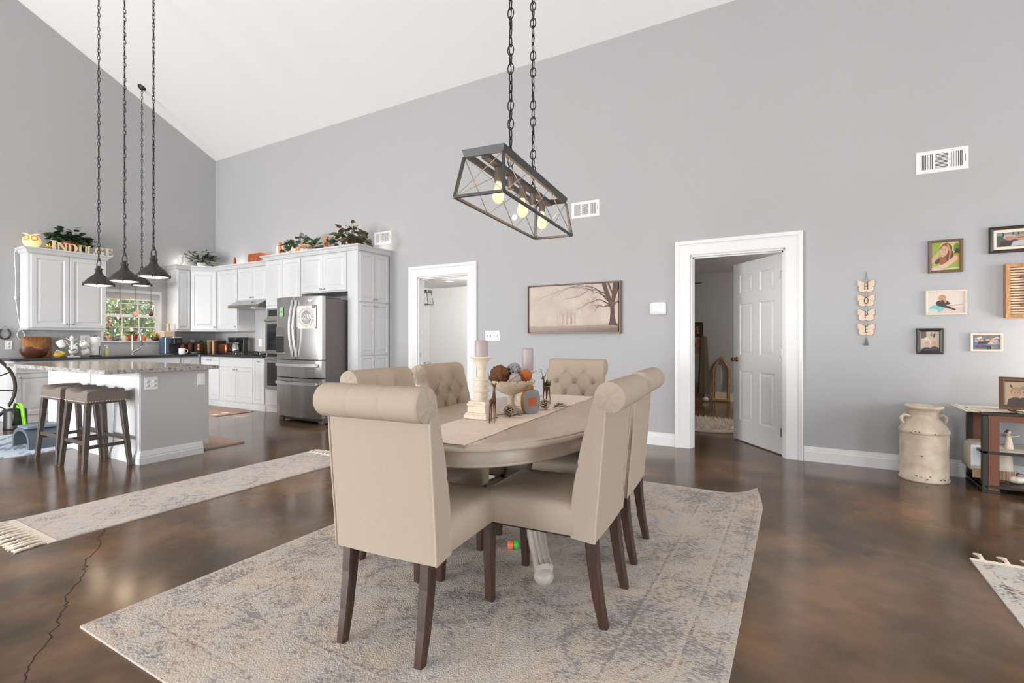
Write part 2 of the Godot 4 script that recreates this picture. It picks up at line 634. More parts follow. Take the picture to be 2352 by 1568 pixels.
	mat("bee_yellow", c8(190, 152, 38), 0.5)
	mat("soap_amber", c8(196, 186, 132), 0.2)
	mat("blue_steel", c8(104, 122, 146), 0.3, 0.5)
	mat("basket_tan", c8(206, 186, 164), 0.8)
	mat("mill_wood", c8(198, 180, 140), 0.5)
	mat("tissue_blue", c8(196, 208, 240), 0.6)
	mat("petal_yellow", c8(232, 208, 70), 0.6)
	mat("petal_pink", c8(222, 150, 150), 0.6)
	mat("pot_pink", c8(220, 172, 152), 0.6)
	mat("pot_cream", c8(226, 206, 176), 0.6)
	mat("jar_orange", c8(220, 112, 60), 0.3)
	mat("jar_dark", c8(90, 102, 96), 0.2)
	mat("mat_tan", c8(176, 150, 138), 0.7)
	mat("mat_brown", c8(122, 92, 80), 0.8)
	mat("rubber_grey", c8(88, 96, 104), 0.5)
	mat("lime", c8(142, 214, 60), 0.5)
	mat("wheel_iron", c8(72, 64, 56), 0.6, 0.3)
	mat("curtain_olive", c8(104, 92, 76), 0.9)
	mat("fur", c8(214, 200, 188), 0.95)
	mat("toy_green", c8(52, 200, 60), 0.4)
	mat("toy_orange", c8(236, 120, 70), 0.4)
	mat("throw_cream", c8(222, 208, 192), 0.9)
	mat("throw_white", c8(232, 234, 240), 0.9)
	mat("throw_tan", c8(176, 148, 124), 0.9)
	mat("angel_cream", c8(224, 206, 184), 0.7)
	mat("angel_hair", c8(120, 84, 60), 0.7)
	mat("pumpkin_white", c8(230, 220, 200), 0.5)
	for e in [["hedge_light", c8(164, 176, 84)], ["hedge_dark", c8(74, 98, 46)]]:
		var l := mat(e[0], e[1], 0.6)
		l.backlight_enabled = true
		l.backlight = e[1] * 0.6
	mat("trunk", c8(110, 90, 72), 0.9)
	mat("lawn", c8(120, 140, 76), 0.9)
	mat("brick_pale", c8(196, 160, 140), 0.9)
	var g := mat("clear_glass", Color(0.95, 0.97, 0.98, 0.06), 0.02)
	g.transparency = BaseMaterial3D.TRANSPARENCY_ALPHA
	var sh := mat("shower_glass", Color(0.9, 0.93, 0.95, 0.2), 0.05)
	sh.transparency = BaseMaterial3D.TRANSPARENCY_ALPHA
	for e in [["bulb_glow", c8(255, 196, 122), 3.0], ["lens_glow", c8(255, 232, 206), 3.2], ["owl_glow", c8(255, 220, 156), 0.5], ["downlight_glow", c8(255, 250, 240), 3.0], ["puck_glow", c8(255, 244, 226), 1.0], ["eye_glow", c8(214, 120, 40), 0.35], ["shade_glow", c8(255, 240, 220), 2.0]]:
		var b := mat(e[0], e[1], 0.5)
		b.emission_enabled = true
		b.emission = e[1]
		b.emission_energy_multiplier = e[2]

func light(o: Light3D, at: Vector3, col: Color, energy: float, size := 0.05, parent: Node3D = self, called := "lamp_light") -> Light3D:
	o.name = numbered(called)
	o.light_color = col
	o.light_energy = energy
	o.shadow_enabled = true
	o.light_size = size
	if o is OmniLight3D:
		o.omni_range = 25.0
		o.omni_attenuation = 2.0
	if o is SpotLight3D:
		o.spot_range = 25.0
		o.spot_attenuation = 2.0
	parent.add_child(o, true)
	o.position = at
	return o

func window_light(at: Vector3, size: Vector2, yaw: float, energy: float, col: Color) -> void:
	# daylight that comes in through a window opening
	var a := AreaLight3D.new()
	a.name = numbered("window_daylight")
	a.area_size = size
	a.area_range = 40.0
	a.area_normalize_energy = false
	a.light_color = col
	a.light_energy = energy
	a.shadow_enabled = true
	add_child(a)
	a.position = at
	a.rotation.y = deg_to_rad(yaw)

func _ready() -> void:
	rng.seed = 11
	# camera
	var cam := Camera3D.new()
	cam.name = "camera"
	cam.projection = Camera3D.PROJECTION_FRUSTUM
	cam.near = 0.05
	cam.far = 200.0
	cam.size = 0.068675
	cam.frustum_offset = Vector2(0.0, -0.00031973)
	add_child(cam)
	cam.position = V(9.86, 1.175, 5.56)
	cam.rotation_degrees = V(0.0, 29.784, 0.0)
	cam.current = true
	# sky and exposure
	var env := Environment.new()
	env.background_mode = Environment.BG_SKY
	var sky := Sky.new()
	var sm := ProceduralSkyMaterial.new()
	sm.sky_top_color = c8(120, 160, 215)
	sm.sky_horizon_color = c8(225, 232, 240)
	sm.ground_bottom_color = c8(110, 120, 90)
	sm.ground_horizon_color = c8(190, 195, 180)
	sm.sky_energy_multiplier = 2.0
	sky.sky_material = sm
	env.sky = sky
	env.tonemap_mode = Environment.TONE_MAPPER_LINEAR
	env.tonemap_exposure = 0.735
	env.sdfgi_enabled = true
	env.ssao_enabled = true
	env.ssil_enabled = true
	var we := WorldEnvironment.new()
	we.name = "environment"
	we.environment = env
	add_child(we)
	# low sun from beyond the kitchen window
	var sun := DirectionalLight3D.new()
	sun.name = "sun"
	sun.light_color = c8(255, 244, 224)
	sun.light_energy = 9.0
	sun.light_angular_distance = 0.6
	sun.shadow_enabled = true
	add_child(sun)
	sun.look_at_from_position(V(-2.4, 1.6, 0.1), Vector3.ZERO)
	# daylight through the windows behind the camera
	var day := c8(252, 252, 252)
	for q in [[0.8, 3.2, 0.3, 2.5, 19.0], [4.4, 6.8, 0.3, 2.5, 9.0], [8.6, 11.0, 0.3, 2.5, 2.5], [12.0, 14.0, 0.6, 2.5, 4.0]]:
		window_light(V((q[0] + q[1]) / 2, (q[2] + q[3]) / 2, DEEP - 0.02), Vector2(q[1] - q[0] - 0.1, q[3] - q[2] - 0.1), 0.0, q[4], day)
	for q in [[1.2, 2.9, 0.5, 2.5, 5.0], [4.6, 6.3, 0.5, 2.5, 5.0]]:
		window_light(V(WIDE - 0.02, (q[2] + q[3]) / 2, (q[0] + q[1]) / 2), Vector2(q[1] - q[0] - 0.1, q[3] - q[2] - 0.1), 90.0, q[4], day)
	make_materials()
	build_structure()
	build_window()
	build_outside()
	build_cabinets()
	build_island()
	build_appliances()
	build_pendants()
	build_dining()
	build_chandelier()
	build_rugs()
	build_props()
	build_counter()
	build_sill()
	build_cabinet_top()
	build_wall_decor()
	build_right()
	build_rooms()

# ---------- the room ----------
const SLOPE := 0.515
const EAVE := 4.64
const RIDGE_Z := 5.6
const DEEP := 11.2
const WIDE := 15.0

func wall_with_holes(st: SurfaceTool, a0: float, a1: float, h: float, holes: Array, place: Callable) -> void:
	# holes of [a0, a1, y0, y1], sorted; place(a0, a1, y0, y1) adds a block
	var at := a0
	for q in holes:
		place.call(at, q[0], 0.0, h)
		if q[2] > 0.0:
			place.call(q[0], q[1], 0.0, q[2])
		place.call(q[0], q[1], q[3], h)
		at = q[1]
	place.call(at, a1, 0.0, h)

func six_panel(st: SurfaceTool, w: float, h: float, t: float) -> void:
	# a moulded door leaf from x = 0 to -w, y 0..h, both faces
	var xs := [0.0, 0.115, w / 2 - 0.055, w / 2 + 0.055, w - 0.115, w]
	var ys := [0.0, 0.23, 0.80, 0.97, 1.56, 1.67, 1.89, h]
	for side in [-1, 1]:
		var xf := Transform3D(Basis.IDENTITY, Vector3.ZERO)
		if side < 0:
			xf = rot(Vector3.UP, 180)
		for i in 5:
			for j in 7:
				var x0: float = -xs[i] if side > 0 else xs[i]
				var x1: float = -xs[i + 1] if side > 0 else xs[i + 1]
				var lo: float = min(x0, x1)
				var hi: float = max(x0, x1)
				var cell := xf * mv((lo + hi) / 2, (ys[j] + ys[j + 1]) / 2, t / 2)
				if i in [1, 3] and j in [1, 3, 5]:
					panel(st, hi - lo, ys[j + 1] - ys[j], [[0.0, 0.0], [0.008, -0.002], [0.016, -0.010], [0.028, -0.010], [0.052, -0.003]], cell)
				else:
					panel(st, hi - lo, ys[j + 1] - ys[j], [[0.0, 0.0]], cell)
	for e in [[-w, 0.0], [0.0, 0.0]]:
		box(st, V(e[0], h / 2, 0), V(0.002, h, t))
	box(st, V(-w / 2, h, 0), V(w, 0.002, t))
	box(st, V(-w / 2, 0, 0), V(w, 0.002, t))

func build_structure() -> void:
	var st := S()
	bx(-0.3, WIDE + 0.3, -0.2, 0.0, -4.8, DEEP + 0.3, 0.0, st)
	var fl := struct("floor", st, M.stained_concrete)
	# the crack that runs through the slab, laid on as a thin dark strip
	var path := [V(6.02, 0, 4.08), V(6.233, 0, 4.188), V(6.30, 0, 4.235), V(6.40, 0, 4.262), V(6.546, 0, 4.355), V(6.60, 0, 4.40), V(6.70, 0, 4.44), V(6.84, 0, 4.51), V(6.98, 0, 4.60), V(7.104, 0, 4.658), V(7.25, 0, 4.73), V(7.42, 0, 4.84), V(7.573, 0, 4.915), V(7.9, 0, 5.08), V(8.4, 0, 5.33)]
	st = S()
	var fine := []
	rng.seed = 5
	for i in path.size() - 1:
		for k in 6:
			fine.append(path[i].lerp(path[i + 1], k / 6.0) + V(rng.randf_range(-0.012, 0.012), 0, rng.randf_range(-0.012, 0.012)))
	for i in fine.size() - 1:
		var d: Vector3 = (fine[i + 1] - fine[i]).normalized()
		var n := V(-d.z, 0, d.x)
		var w0: float = 0.0010 + 0.0016 * abs(sin(i * 1.7))
		var w1: float = 0.0010 + 0.0016 * abs(sin((i + 1) * 1.7))
		quad(st, fine[i] - n * w0 + V(0, 0.0006, 0), fine[i] + n * w0 + V(0, 0.0006, 0), fine[i + 1] + n * w1 + V(0, 0.0006, 0), fine[i + 1] - n * w1 + V(0, 0.0006, 0))
	put("crack", st, M.crack_dark, fl)
	# long grey wall with two doorways
	st = S()
	wall_with_holes(st, -0.12, WIDE + 0.12, EAVE, [[5.11, 5.99, 0.0, 2.055], [8.875, 9.765, 0.0, 2.06]], func(a, b, c, d): bx(a, b, c, d, -0.12, 0.0, 0.0, st))
	struct("wall_north", st, M.wall_paint)
	# gable wall with the kitchen window
	st = S()
	wall_with_holes(st, 0.0, DEEP, EAVE, [[0.95, 1.85, 1.115, 2.0]], func(a, b, c, d): bx(-0.14, 0.0, c, d, a, b, 0.0, st))
	var gable := [Vector2(EAVE, 0.0), Vector2(EAVE + SLOPE * RIDGE_Z, RIDGE_Z), Vector2(EAVE, DEEP)]
	var gx := Transform3D(Basis(V(0, 1, 0), V(1, 0, 0), V(0, 0, 1)), Vector3.ZERO)
	prism(st, gable, -0.14, 0.0, gx)
	struct("wall_west", st, M.wall_paint)
	# far walls behind the camera, with the windows that light the room
	st = S()
	var east := [[1.2, 2.9, 0.5, 2.5], [4.6, 6.3, 0.5, 2.5]]
	wall_with_holes(st, 0.0, DEEP, EAVE, east, func(a, b, c, d): bx(WIDE, WIDE + 0.14, c, d, a, b, 0.0, st))
	prism(st, gable, WIDE, WIDE + 0.14, gx)
	struct("wall_east", st, M.wall_paint)
	st = S()
	var south := [[0.8, 3.2, 0.3, 2.5], [4.4, 6.8, 0.3, 2.5], [8.6, 11.0, 0.3, 2.5], [12.0, 14.0, 0.6, 2.5]]
	wall_with_holes(st, -0.12, WIDE + 0.12, EAVE, south, func(a, b, c, d): bx(a, b, c, d, DEEP, DEEP + 0.12, 0.0, st))
	struct("wall_south", st, M.wall_paint)
	var n := 2
	for q in south + east:
		var w: float = q[1] - q[0]
		var h: float = q[3] - q[2]
		st = S()
		for e in [[0.0, h / 2 - 0.03, w, 0.06], [0.0, -h / 2 + 0.03, w, 0.06], [0.0, 0.0, w, 0.04]]:
			box(st, V(e[0], e[1], 0), V(e[2], e[3], 0.06), 0.004)
		for x in [-w / 2 + 0.03, 0.0, w / 2 - 0.03]:
			box(st, V(x, 0, 0), V(0.06, h, 0.06), 0.004)
		var is_south: bool = n < 6
		var o := struct("window_%d" % n, st, M.trim_white, self, V((q[0] + q[1]) / 2, (q[2] + q[3]) / 2, DEEP + 0.06) if is_south else V(WIDE + 0.07, (q[2] + q[3]) / 2, (q[0] + q[1]) / 2))
		if not is_south:
			o.rotation.y = PI / 2
		put("pane", bx(-w / 2, w / 2, -h / 2, h / 2, 0.005, 0.009), M.clear_glass, o)
		n += 1
	# vaulted ceiling, two slopes with thickness
	st = S()
	var top := EAVE + SLOPE * RIDGE_Z
	var roof := [Vector2(EAVE, -0.12), Vector2(top, RIDGE_Z), Vector2(EAVE, DEEP + 0.12), Vector2(EAVE + 0.2, DEEP + 0.12), Vector2(top + 0.2, RIDGE_Z), Vector2(EAVE + 0.2, -0.12)]
	roof[0] = Vector2(EAVE - SLOPE * 0.12, -0.12)
	roof[2] = Vector2(EAVE - SLOPE * 0.12, DEEP + 0.12)
	prism(st, roof, -0.14, WIDE + 0.14, gx)
	struct("ceiling", st, M.ceiling_paint)
	# baseboards
	var prof := [Vector2(0.0, 0.0), Vector2(0.020, 0.0), Vector2(0.020, 0.092), Vector2(0.014, 0.100), Vector2(0.014, 0.113), Vector2(0.009, 0.119), Vector2(0.009, 0.132), Vector2(0.0, 0.138)]
	for e in [["baseboard_east_end", 9.92, WIDE], ["baseboard_north", 6.14, 8.72], ["baseboard_pantry", 4.58, 4.955]]:
		st = S()
		molding(st, [Vector2(e[1], 0), Vector2(e[2], 0)], prof)
		struct(e[0], st, M.trim_white)
	# door casings
	var wall_xf := Transform3D(Basis(V(1, 0, 0), V(0, 0, 1), V(0, 1, 0)), Vector3.ZERO)
	var casing := [Vector2(0.0, 0.0), Vector2(0.0, 0.020), Vector2(0.010, 0.024), Vector2(0.098, 0.024), Vector2(0.102, 0.020), Vector2(0.112, 0.024), Vector2(0.118, 0.031), Vector2(0.140, 0.035), Vector2(0.152, 0.033), Vector2(0.152, 0.0)]
	n = 1
	for e in [[5.11, 5.99, 2.055], [8.875, 9.765, 2.06]]:
		st = S()
		molding(st, [Vector2(e[0], 0), Vector2(e[0], e[2]), Vector2(e[1], e[2]), Vector2(e[1], 0)], casing, wall_xf)
		var o := struct("trim_%d" % n, st, M.trim_white)
		st = S()
		bx(e[0], e[0] + 0.018, 0.0, e[2], -0.125, 0.0, 0.0, st)
		bx(e[1] - 0.018, e[1], 0.0, e[2], -0.125, 0.0, 0.0, st)
		bx(e[0], e[1], e[2] - 0.018, e[2], -0.125, 0.0, 0.0, st)
		for x in [[e[0] + 0.018, e[0] + 0.03], [e[1] - 0.03, e[1] - 0.018]]:
			bx(x[0], x[1], 0.0, e[2] - 0.018, -0.09, -0.05, 0.0, st)
		bx(e[0], e[1], e[2] - 0.03, e[2] - 0.018, -0.09, -0.05, 0.0, st)
		put("jamb", st, M.trim_white, o)
		if n == 1:
			put("strike_plate", bx(e[0] + 0.018, e[0] + 0.021, 0.90, 0.965, -0.048, -0.018, 0.001), M.nickel, o)
		n += 1
	# the bedroom door, swung inwards
	st = S()
	six_panel(st, 0.85, 2.02, 0.036)
	var d := struct("door_1", st, M.trim_white, self, V(9.748, 0.012, -0.118))
	d.rotation.y = deg_to_rad(-53.0)
	d.set_meta("label", "white six-panel door swung open into the bedroom")
	for y in [0.22, 1.02, 1.80]:
		put("hinge", bx(-0.002, 0.010, y - 0.045, y + 0.045, -0.020, 0.034, 0.002), M.nickel, d)
	for s in [1, -1]:
		var k := S()
		lathe(k, [Vector2(0.0, 0.0), Vector2(0.030, 0.0), Vector2(0.030, 0.005), Vector2(0.012, 0.010), Vector2(0.010, 0.030), Vector2(0.022, 0.036), Vector2(0.027, 0.048), Vector2(0.022, 0.060), Vector2(0.0, 0.064)], 18, Transform3D(Basis(Vector3.RIGHT, PI / 2 * s), V(-0.785, 0.92, 0.018 * s)))
		put("knob", k, M.brass, d)
	# rooms beyond the doorways
	st = S()
	bx(7.2, 7.32, 0.0, 2.5, -4.62, -0.12, 0.0, st)
	bx(11.6, 11.72, 0.0, 2.5, -4.62, -0.12, 0.0, st)
	bx(7.2, 11.72, 0.0, 2.5, -4.62, -4.5, 0.0, st)
	struct("wall_bedroom", st, M.wall_paint)
	struct("ceiling_bedroom", bx(7.2, 11.72, 2.41, 2.5, -4.62, -0.12), M.ceiling_paint)
	st = S()
	bx(2.6, 2.72, 0.0, 2.4, -3.32, -0.12, 0.0, st)
	bx(6.6, 6.72, 0.0, 2.4, -3.32, -0.12, 0.0, st)
	bx(2.6, 6.72, 0.0, 2.4, -3.32, -3.2, 0.0, st)
	struct("wall_utility", st, M.utility_white)
	struct("ceiling_utility", bx(2.6, 6.72, 2.29, 2.4, -3.32, -0.12), M.utility_white)
	st = S()
	molding(st, [Vector2(7.32, -4.5), Vector2(11.6, -4.5)], prof)
	struct("baseboard_bedroom", st, M.trim_white)

func build_window() -> void:
	# kitchen sash window, x < 0 is outside; three lights over three, each half with a cross bar
	var st := S()
	for e in [[0.95, 0.98, 1.115, 2.0], [1.82, 1.85, 1.115, 2.0], [0.95, 1.85, 1.97, 2.0], [0.95, 1.85, 1.115, 1.135]]:
		bx(-0.139, -0.005 if e[1] - e[0] < 0.1 else -0.007, e[2], e[3] - (0.0006 if e[1] - e[0] < 0.1 else 0.0), e[0], e[1], 0.0, st)
	var w := struct("window_1", st, M.trim_white)
	w.set_meta("label", "white sash window over the kitchen sink with divided panes")
	put("window_sill", bx(-0.135, 0.02, 1.112, 1.13, 0.94, 1.86, 0.004), M.trim_white, w)
	var sashes := [[1.55, 1.97, -0.115], [1.135, 1.57, -0.085]]
	for s in sashes:
		st = S()
		var y0: float = s[0]
		var y1: float = s[1]
		var x: float = s[2]
		for e in [[0.98, 1.02, y0, y1], [1.78, 1.82, y0, y1], [0.98, 1.82, y0, y0 + 0.035], [0.98, 1.82, y1 - 0.035, y1]]:
			var dx: float = 0.0 if e[1] - e[0] < 0.1 else 0.0015
			bx(x - 0.014 + dx, x + 0.014 - dx, e[2], e[3], e[0], e[1], 0.002, st)
		var sash := put("sash", st, M.trim_white, w)
		st = S()
		var cuts := [1.02, 1.274, 1.526, 1.78]
		var mid := (y0 + y1) / 2 + 0.01
		for k in [1, 2]:
			bx(x - 0.008, x + 0.008, y0 + 0.035, y1 - 0.035, cuts[k] - 0.009, cuts[k] + 0.009, 0.001, st)
		bx(x - 0.0065, x + 0.0065, mid - 0.009, mid + 0.009, 1.02, 1.78, 0.001, st)
		put("muntin", st, M.trim_white, sash)
		for k in 3:
			for r in [[y0 + 0.035, mid - 0.009], [mid + 0.009, y1 - 0.035]]:
				put("pane", bx(x - 0.002, x + 0.002, r[0], r[1], cuts[k] + 0.009, cuts[k + 1] - 0.009), M.clear_glass, sash)
	# blind pulled up under the head
	var b := thing("window_blind", "white slatted blind raised to the top of the kitchen window", "blind", V(-0.04, 1.84, 1.4))
	put("headrail", bx(-0.03, 0.03, 0.105, 0.158, -0.43, 0.43, 0.004), M.trim_white, b)
	for k in 11:
		put("slat", bx(-0.024, 0.024, 0.008 + k * 0.0085, 0.0135 + k * 0.0085, -0.42, 0.42, 0.001), M.trim_white, b)
	put("bottom_rail", bx(-0.026, 0.026, -0.014, 0.006, -0.42, 0.42, 0.003), M.trim_white, b)
	put("tilt_wand", T([V(0.03, 0.12, -0.37), V(0.032, -0.2, -0.385), V(0.036, -0.36, -0.38), V(0.05, -0.47, -0.44)], 0.004, 6), M.trim_white, b)

func build_outside() -> void:
	struct("ground_outside", bx(-14.0, -0.3, -0.25, -0.15, -8.0, 10.0), M.lawn)
	# a hedge and small trees close to the kitchen window
	var leaf := S()
	var o := [V(0, 0, -0.5), V(0.24, 0.06, -0.1), V(0.2, 0.02, 0.25), V(0, -0.05, 0.5), V(-0.2, 0.02, 0.25), V(-0.24, 0.06, -0.1)]
	for k in range(1, 5):
		tri(leaf, o[0], o[k], o[k + 1])
	leaf.generate_normals()
	var leaf_mesh := leaf.commit()
	rng.seed = 77
	var spots := [["garden_shrub", V(-2.7, 0.0, 2.6), 1.2, 2.5, "leafy green shrub outside the kitchen window, behind the left panes"], ["garden_shrub", V(-2.9, 0.0, 0.9), 1.1, 2.3, "sunlit green shrub outside the kitchen window, behind the middle panes"], ["garden_shrub", V(-2.6, 0.0, -0.7), 1.2, 2.3, "green shrub outside the kitchen window, behind the panes near the faucet"], ["garden_shrub", V(-3.2, 0.0, 4.0), 1.2, 2.6, "green shrub outside, at the left edge of the kitchen window view"]]
	for s in spots:
		var t := thing(s[0], s[4], "shrub", s[1], 0.0, "shrubs outside the kitchen window")
		put("stem", T([V(0, -0.15, 0), V(0.03, 0.6, 0.02), V(-0.02, 1.3, 0.0)], [0.06, 0.05, 0.03], 8), M.trunk, t)
		for tone in 2:
			var mm := MultiMesh.new()
			mm.transform_format = MultiMesh.TRANSFORM_3D
			mm.mesh = leaf_mesh
			mm.instance_count = 1500
			for k in 1500:
				var a := rng.randf() * TAU
				var r: float = s[2] * sqrt(rng.randf())
				var y: float = rng.randf() * s[3]
				var p := V(cos(a) * r * (0.6 + 0.4 * sin(y * 1.3 + 0.4)), y, sin(a) * r)
				var bs := Basis.from_euler(V(rng.randf() * TAU, rng.randf() * TAU, rng.randf() * TAU)).scaled(Vector3.ONE * rng.randf_range(0.10, 0.17))
				mm.set_instance_transform(k, Transform3D(bs, p))
			var mi := MultiMeshInstance3D.new()
			mi.name = "foliage"
			mi.multimesh = mm
			mi.material_override = M.hedge_light if tone == 0 else M.hedge_dark
			mi.set_meta("kind", "stuff")
			t.add_child(mi, true)
	# a taller tree whose crown breaks the sun into patches
	var t := thing("garden_tree", "tall tree outside whose crown shades the kitchen window", "tree", V(-4.6, 0.0, 1.7))
	put("trunk", T([V(0, -0.15, 0), V(0.1, 1.5, 0.05), V(0.0, 3.2, 0.0), V(-0.1, 4.6, 0.1)], [0.16, 0.13, 0.1, 0.05], 10), M.trunk, t)
	var mm := MultiMesh.new()
	mm.transform_format = MultiMesh.TRANSFORM_3D
	mm.mesh = leaf_mesh
	mm.instance_count = 850
	for k in 850:
		var q := V(rng.randfn(), rng.randfn(), rng.randfn()) * V(0.8, 0.75, 1.1) + V(0.1, 4.5, 0.0)
		var bs := Basis.from_euler(V(rng.randf() * TAU, rng.randf() * TAU, rng.randf() * TAU)).scaled(Vector3.ONE * rng.randf_range(0.18, 0.34))
		mm.set_instance_transform(k, Transform3D(bs, q))
	var mi := MultiMeshInstance3D.new()
	mi.name = "foliage"
	mi.multimesh = mm
	mi.material_override = M.hedge_dark
	mi.set_meta("kind", "stuff")
	t.add_child(mi, true)

# ---------- kitchen ----------
func door_mesh(w: float, h: float, flat := false) -> Mesh:
	var key := "door %.3f %.3f %s" % [w, h, flat]
	if not cache.has(key):
		var st := S()
		var k: float = clamp(min(w, h) / 0.36, 0.45, 1.0)
		if flat:
			panel(st, w, h, [[0.0, 0.0], [0.0, 0.016], [0.004, 0.020]])
		else:
			panel(st, w, h, [[0.0, 0.0], [0.0, 0.017], [0.004, 0.021], [0.056 * k, 0.021], [0.060 * k, 0.016], [0.066 * k, 0.011], [0.074 * k, 0.011], [0.100 * k, 0.019]])
		st.generate_normals()
		cache[key] = st.commit()
	return cache[key]

func knob_mesh() -> Mesh:
	if not cache.has("knob"):
		var st := S()
		lathe(st, [Vector2(0.007, 0.0), Vector2(0.006, 0.010), Vector2(0.013, 0.016), Vector2(0.015, 0.021), Vector2(0.012, 0.026), Vector2(0.0, 0.028)], 14, Transform3D(Basis(Vector3.RIGHT, PI / 2), Vector3.ZERO))
		st.generate_normals()
		cache["knob"] = st.commit()
	return cache["knob"]

func cab_door(p: Node3D, x0: float, x1: float, y0: float, y1: float, z: float, kx := -1.0, ky := 0.0, flat := false, called := "door", face := ID) -> MeshInstance3D:
	var g := 0.0025
	var d := put(called, door_mesh(x1 - x0 - 2 * g, y1 - y0 - 2 * g, flat), M.cabinet_white, p, Vector3.ZERO)
	d.transform = face * mv((x0 + x1) / 2, (y0 + y1) / 2, z)
	if kx >= 0.0:
		put("knob", knob_mesh(), M.nickel, d, V(kx - (x0 + x1) / 2, ky - (y0 + y1) / 2, 0.020))
	return d

func cabinet(label: String, at: Vector3, turn: float, w: float, h: float, d: float, called := "kitchen_cabinet", group := "white kitchen cabinets") -> Node3D:
	var t := thing(called, label, "cabinet", at, turn, group)
	put("body", bx(0.0, w, 0.0, h, 0.0, d, 0.003), M.cabinet_white, t)
	return t

func build_cabinets() -> void:
	var crown := [Vector2(0.0, 0.0), Vector2(0.010, 0.0), Vector2(0.014, 0.012), Vector2(0.022, 0.020), Vector2(0.032, 0.040), Vector2(0.048, 0.052), Vector2(0.054, 0.056), Vector2(0.058, 0.060), Vector2(0.058, 0.074), Vector2(0.0, 0.074)]
	var rail := [Vector2(0.0, -0.024), Vector2(0.006, -0.024), Vector2(0.014, -0.014), Vector2(0.014, -0.004), Vector2(0.0, 0.0)]
	# upper cabinet left of the window
	var c := cabinet("white double-door wall cabinet left of the kitchen window, under INDULGE letters", V(0.003, 1.32, 2.83), 90, 0.93, 1.09, 0.31)
	cab_door(c, 0.03, 0.465, 0.012, 1.075, 0.31, 0.43, 0.07)
	cab_door(c, 0.465, 0.925, 0.012, 1.075, 0.31, 0.505, 0.07)
	var st := S()
	molding(st, [Vector2(0, 0), Vector2(0, 0.33), Vector2(0.93, 0.33), Vector2(0.93, 0)], crown, mv(0, 1.09, 0))
	bx(0.0, 0.93, 1.09, 1.155, 0.0, 0.33, 0.0, st)
	put("crown", st, M.cabinet_white, c)
	st = S()
	molding(st, [Vector2(0, 0), Vector2(0, 0.325), Vector2(0.93, 0.325), Vector2(0.93, 0)], rail)
	put("light_rail", st, M.cabinet_white, c)
	# uppers round the corner
	c = cabinet("narrow white wall cabinet right of the kitchen window", V(0.003, 1.32, 0.866), 90, 0.232, 1.09, 0.31)
	cab_door(c, 0.006, 0.228, 0.012, 1.075, 0.31, 0.045, 0.06)
	c = thing("corner_cabinet", "white diagonal corner wall cabinet behind the pendant lamps", "cabinet", V(0.003, 1.32, 0.003), 0, "white kitchen cabinets")
	st = S()
	prism(st, [Vector2(0, 0), Vector2(0.617, 0), Vector2(0.617, 0.31), Vector2(0.31, 0.63), Vector2(0, 0.63)], 0.0, 1.09)
	put("body", st, M.cabinet_white, c)
	var dg := rot(Vector3.UP, rad_to_deg(atan2(0.32, 0.307)), V(0.31, 0, 0.63))
	var dl := sqrt(0.32 * 0.32 + 0.307 * 0.307)
	cab_door(c, 0.012, dl - 0.012, 0.012, 1.075, 0.0, dl - 0.05, 0.06, false, "door", dg)
	c = cabinet("white single-door wall cabinet between the corner and the range hood", V(0.621, 1.32, 0.003), 0, 0.635, 1.09, 0.31)
	cab_door(c, 0.02, 0.63, 0.012, 1.075, 0.31, 0.585, 0.06)
	c = cabinet("short white two-door wall cabinet over the range hood", V(1.257, 1.832, 0.003), 0, 1.230, 0.578, 0.31)
	cab_door(c, 0.01, 0.43, 0.012, 0.563, 0.31, 0.395, 0.05)
	cab_door(c, 0.43, 0.85, 0.012, 0.563, 0.31, 0.465, 0.05)
	st = S()
	molding(st, [Vector2(0.0, 0.868), Vector2(0.335, 0.868), Vector2(0.335, 0.640), Vector2(0.625, 0.335), Vector2(2.488, 0.335)], crown.map(func(q): return Vector2(q.x, q.y + 2.41)))
	prism(st, [Vector2(0.003, 0.003), Vector2(2.488, 0.003), Vector2(2.488, 0.335), Vector2(0.625, 0.335), Vector2(0.335, 0.64), Vector2(0.335, 0.868), Vector2(0.003, 0.868)], 2.41, 2.475)
	molding(st, [Vector2(0.0, 0.868), Vector2(0.328, 0.868), Vector2(0.328, 0.637), Vector2(0.622, 0.330), Vector2(1.258, 0.330), Vector2(1.258, 0.0)], rail.map(func(q): return Vector2(q.x, q.y + 1.32)))
	struct("trim_3", st, M.cabinet_white)
	# tall run: oven tower, fridge top, pantry
	c = cabinet("tall white oven cabinet left of the refrigerator", V(2.49, 0.0, 0.003), 0, 0.855, 2.41, 0.60, "oven_cabinet")
	cab_door(c, 0.02, 0.425, 1.69, 2.395, 0.60, 0.395, 1.73)
	cab_door(c, 0.425, 0.845, 1.69, 2.395, 0.60, 0.455, 1.73)
	cab_door(c, 0.03, 0.83, 0.115, 0.335, 0.60, -1.0, 0.0, true, "drawer")
	c = cabinet("white two-door cabinet above the refrigerator", V(3.346, 1.845, 0.003), 0, 0.997, 0.565, 0.60)
	cab_door(c, 0.015, 0.50, 0.012, 0.55, 0.60, 0.465, 0.05)
	cab_door(c, 0.50, 0.985, 0.012, 0.55, 0.60, 0.535, 0.05)
	c = thing("pantry_cabinet", "tall shallow white pantry cabinet right of the refrigerator", "cabinet", V(4.344, 0.0, 0.003), 0, "white kitchen cabinets")
	put("body", bx(0.0, 0.20, 0.0, 2.41, 0.0, 0.605, 0.003), M.cabinet_white, c)
	var pf := rot(Vector3.UP, 90, V(0.20, 0, 0.605))
	cab_door(c, 0.03, 0.305, 1.695, 2.39, 0.0, 0.275, 1.735, false, "door", pf)
	cab_door(c, 0.305, 0.59, 1.695, 2.39, 0.0, 0.335, 1.735, false, "door", pf)
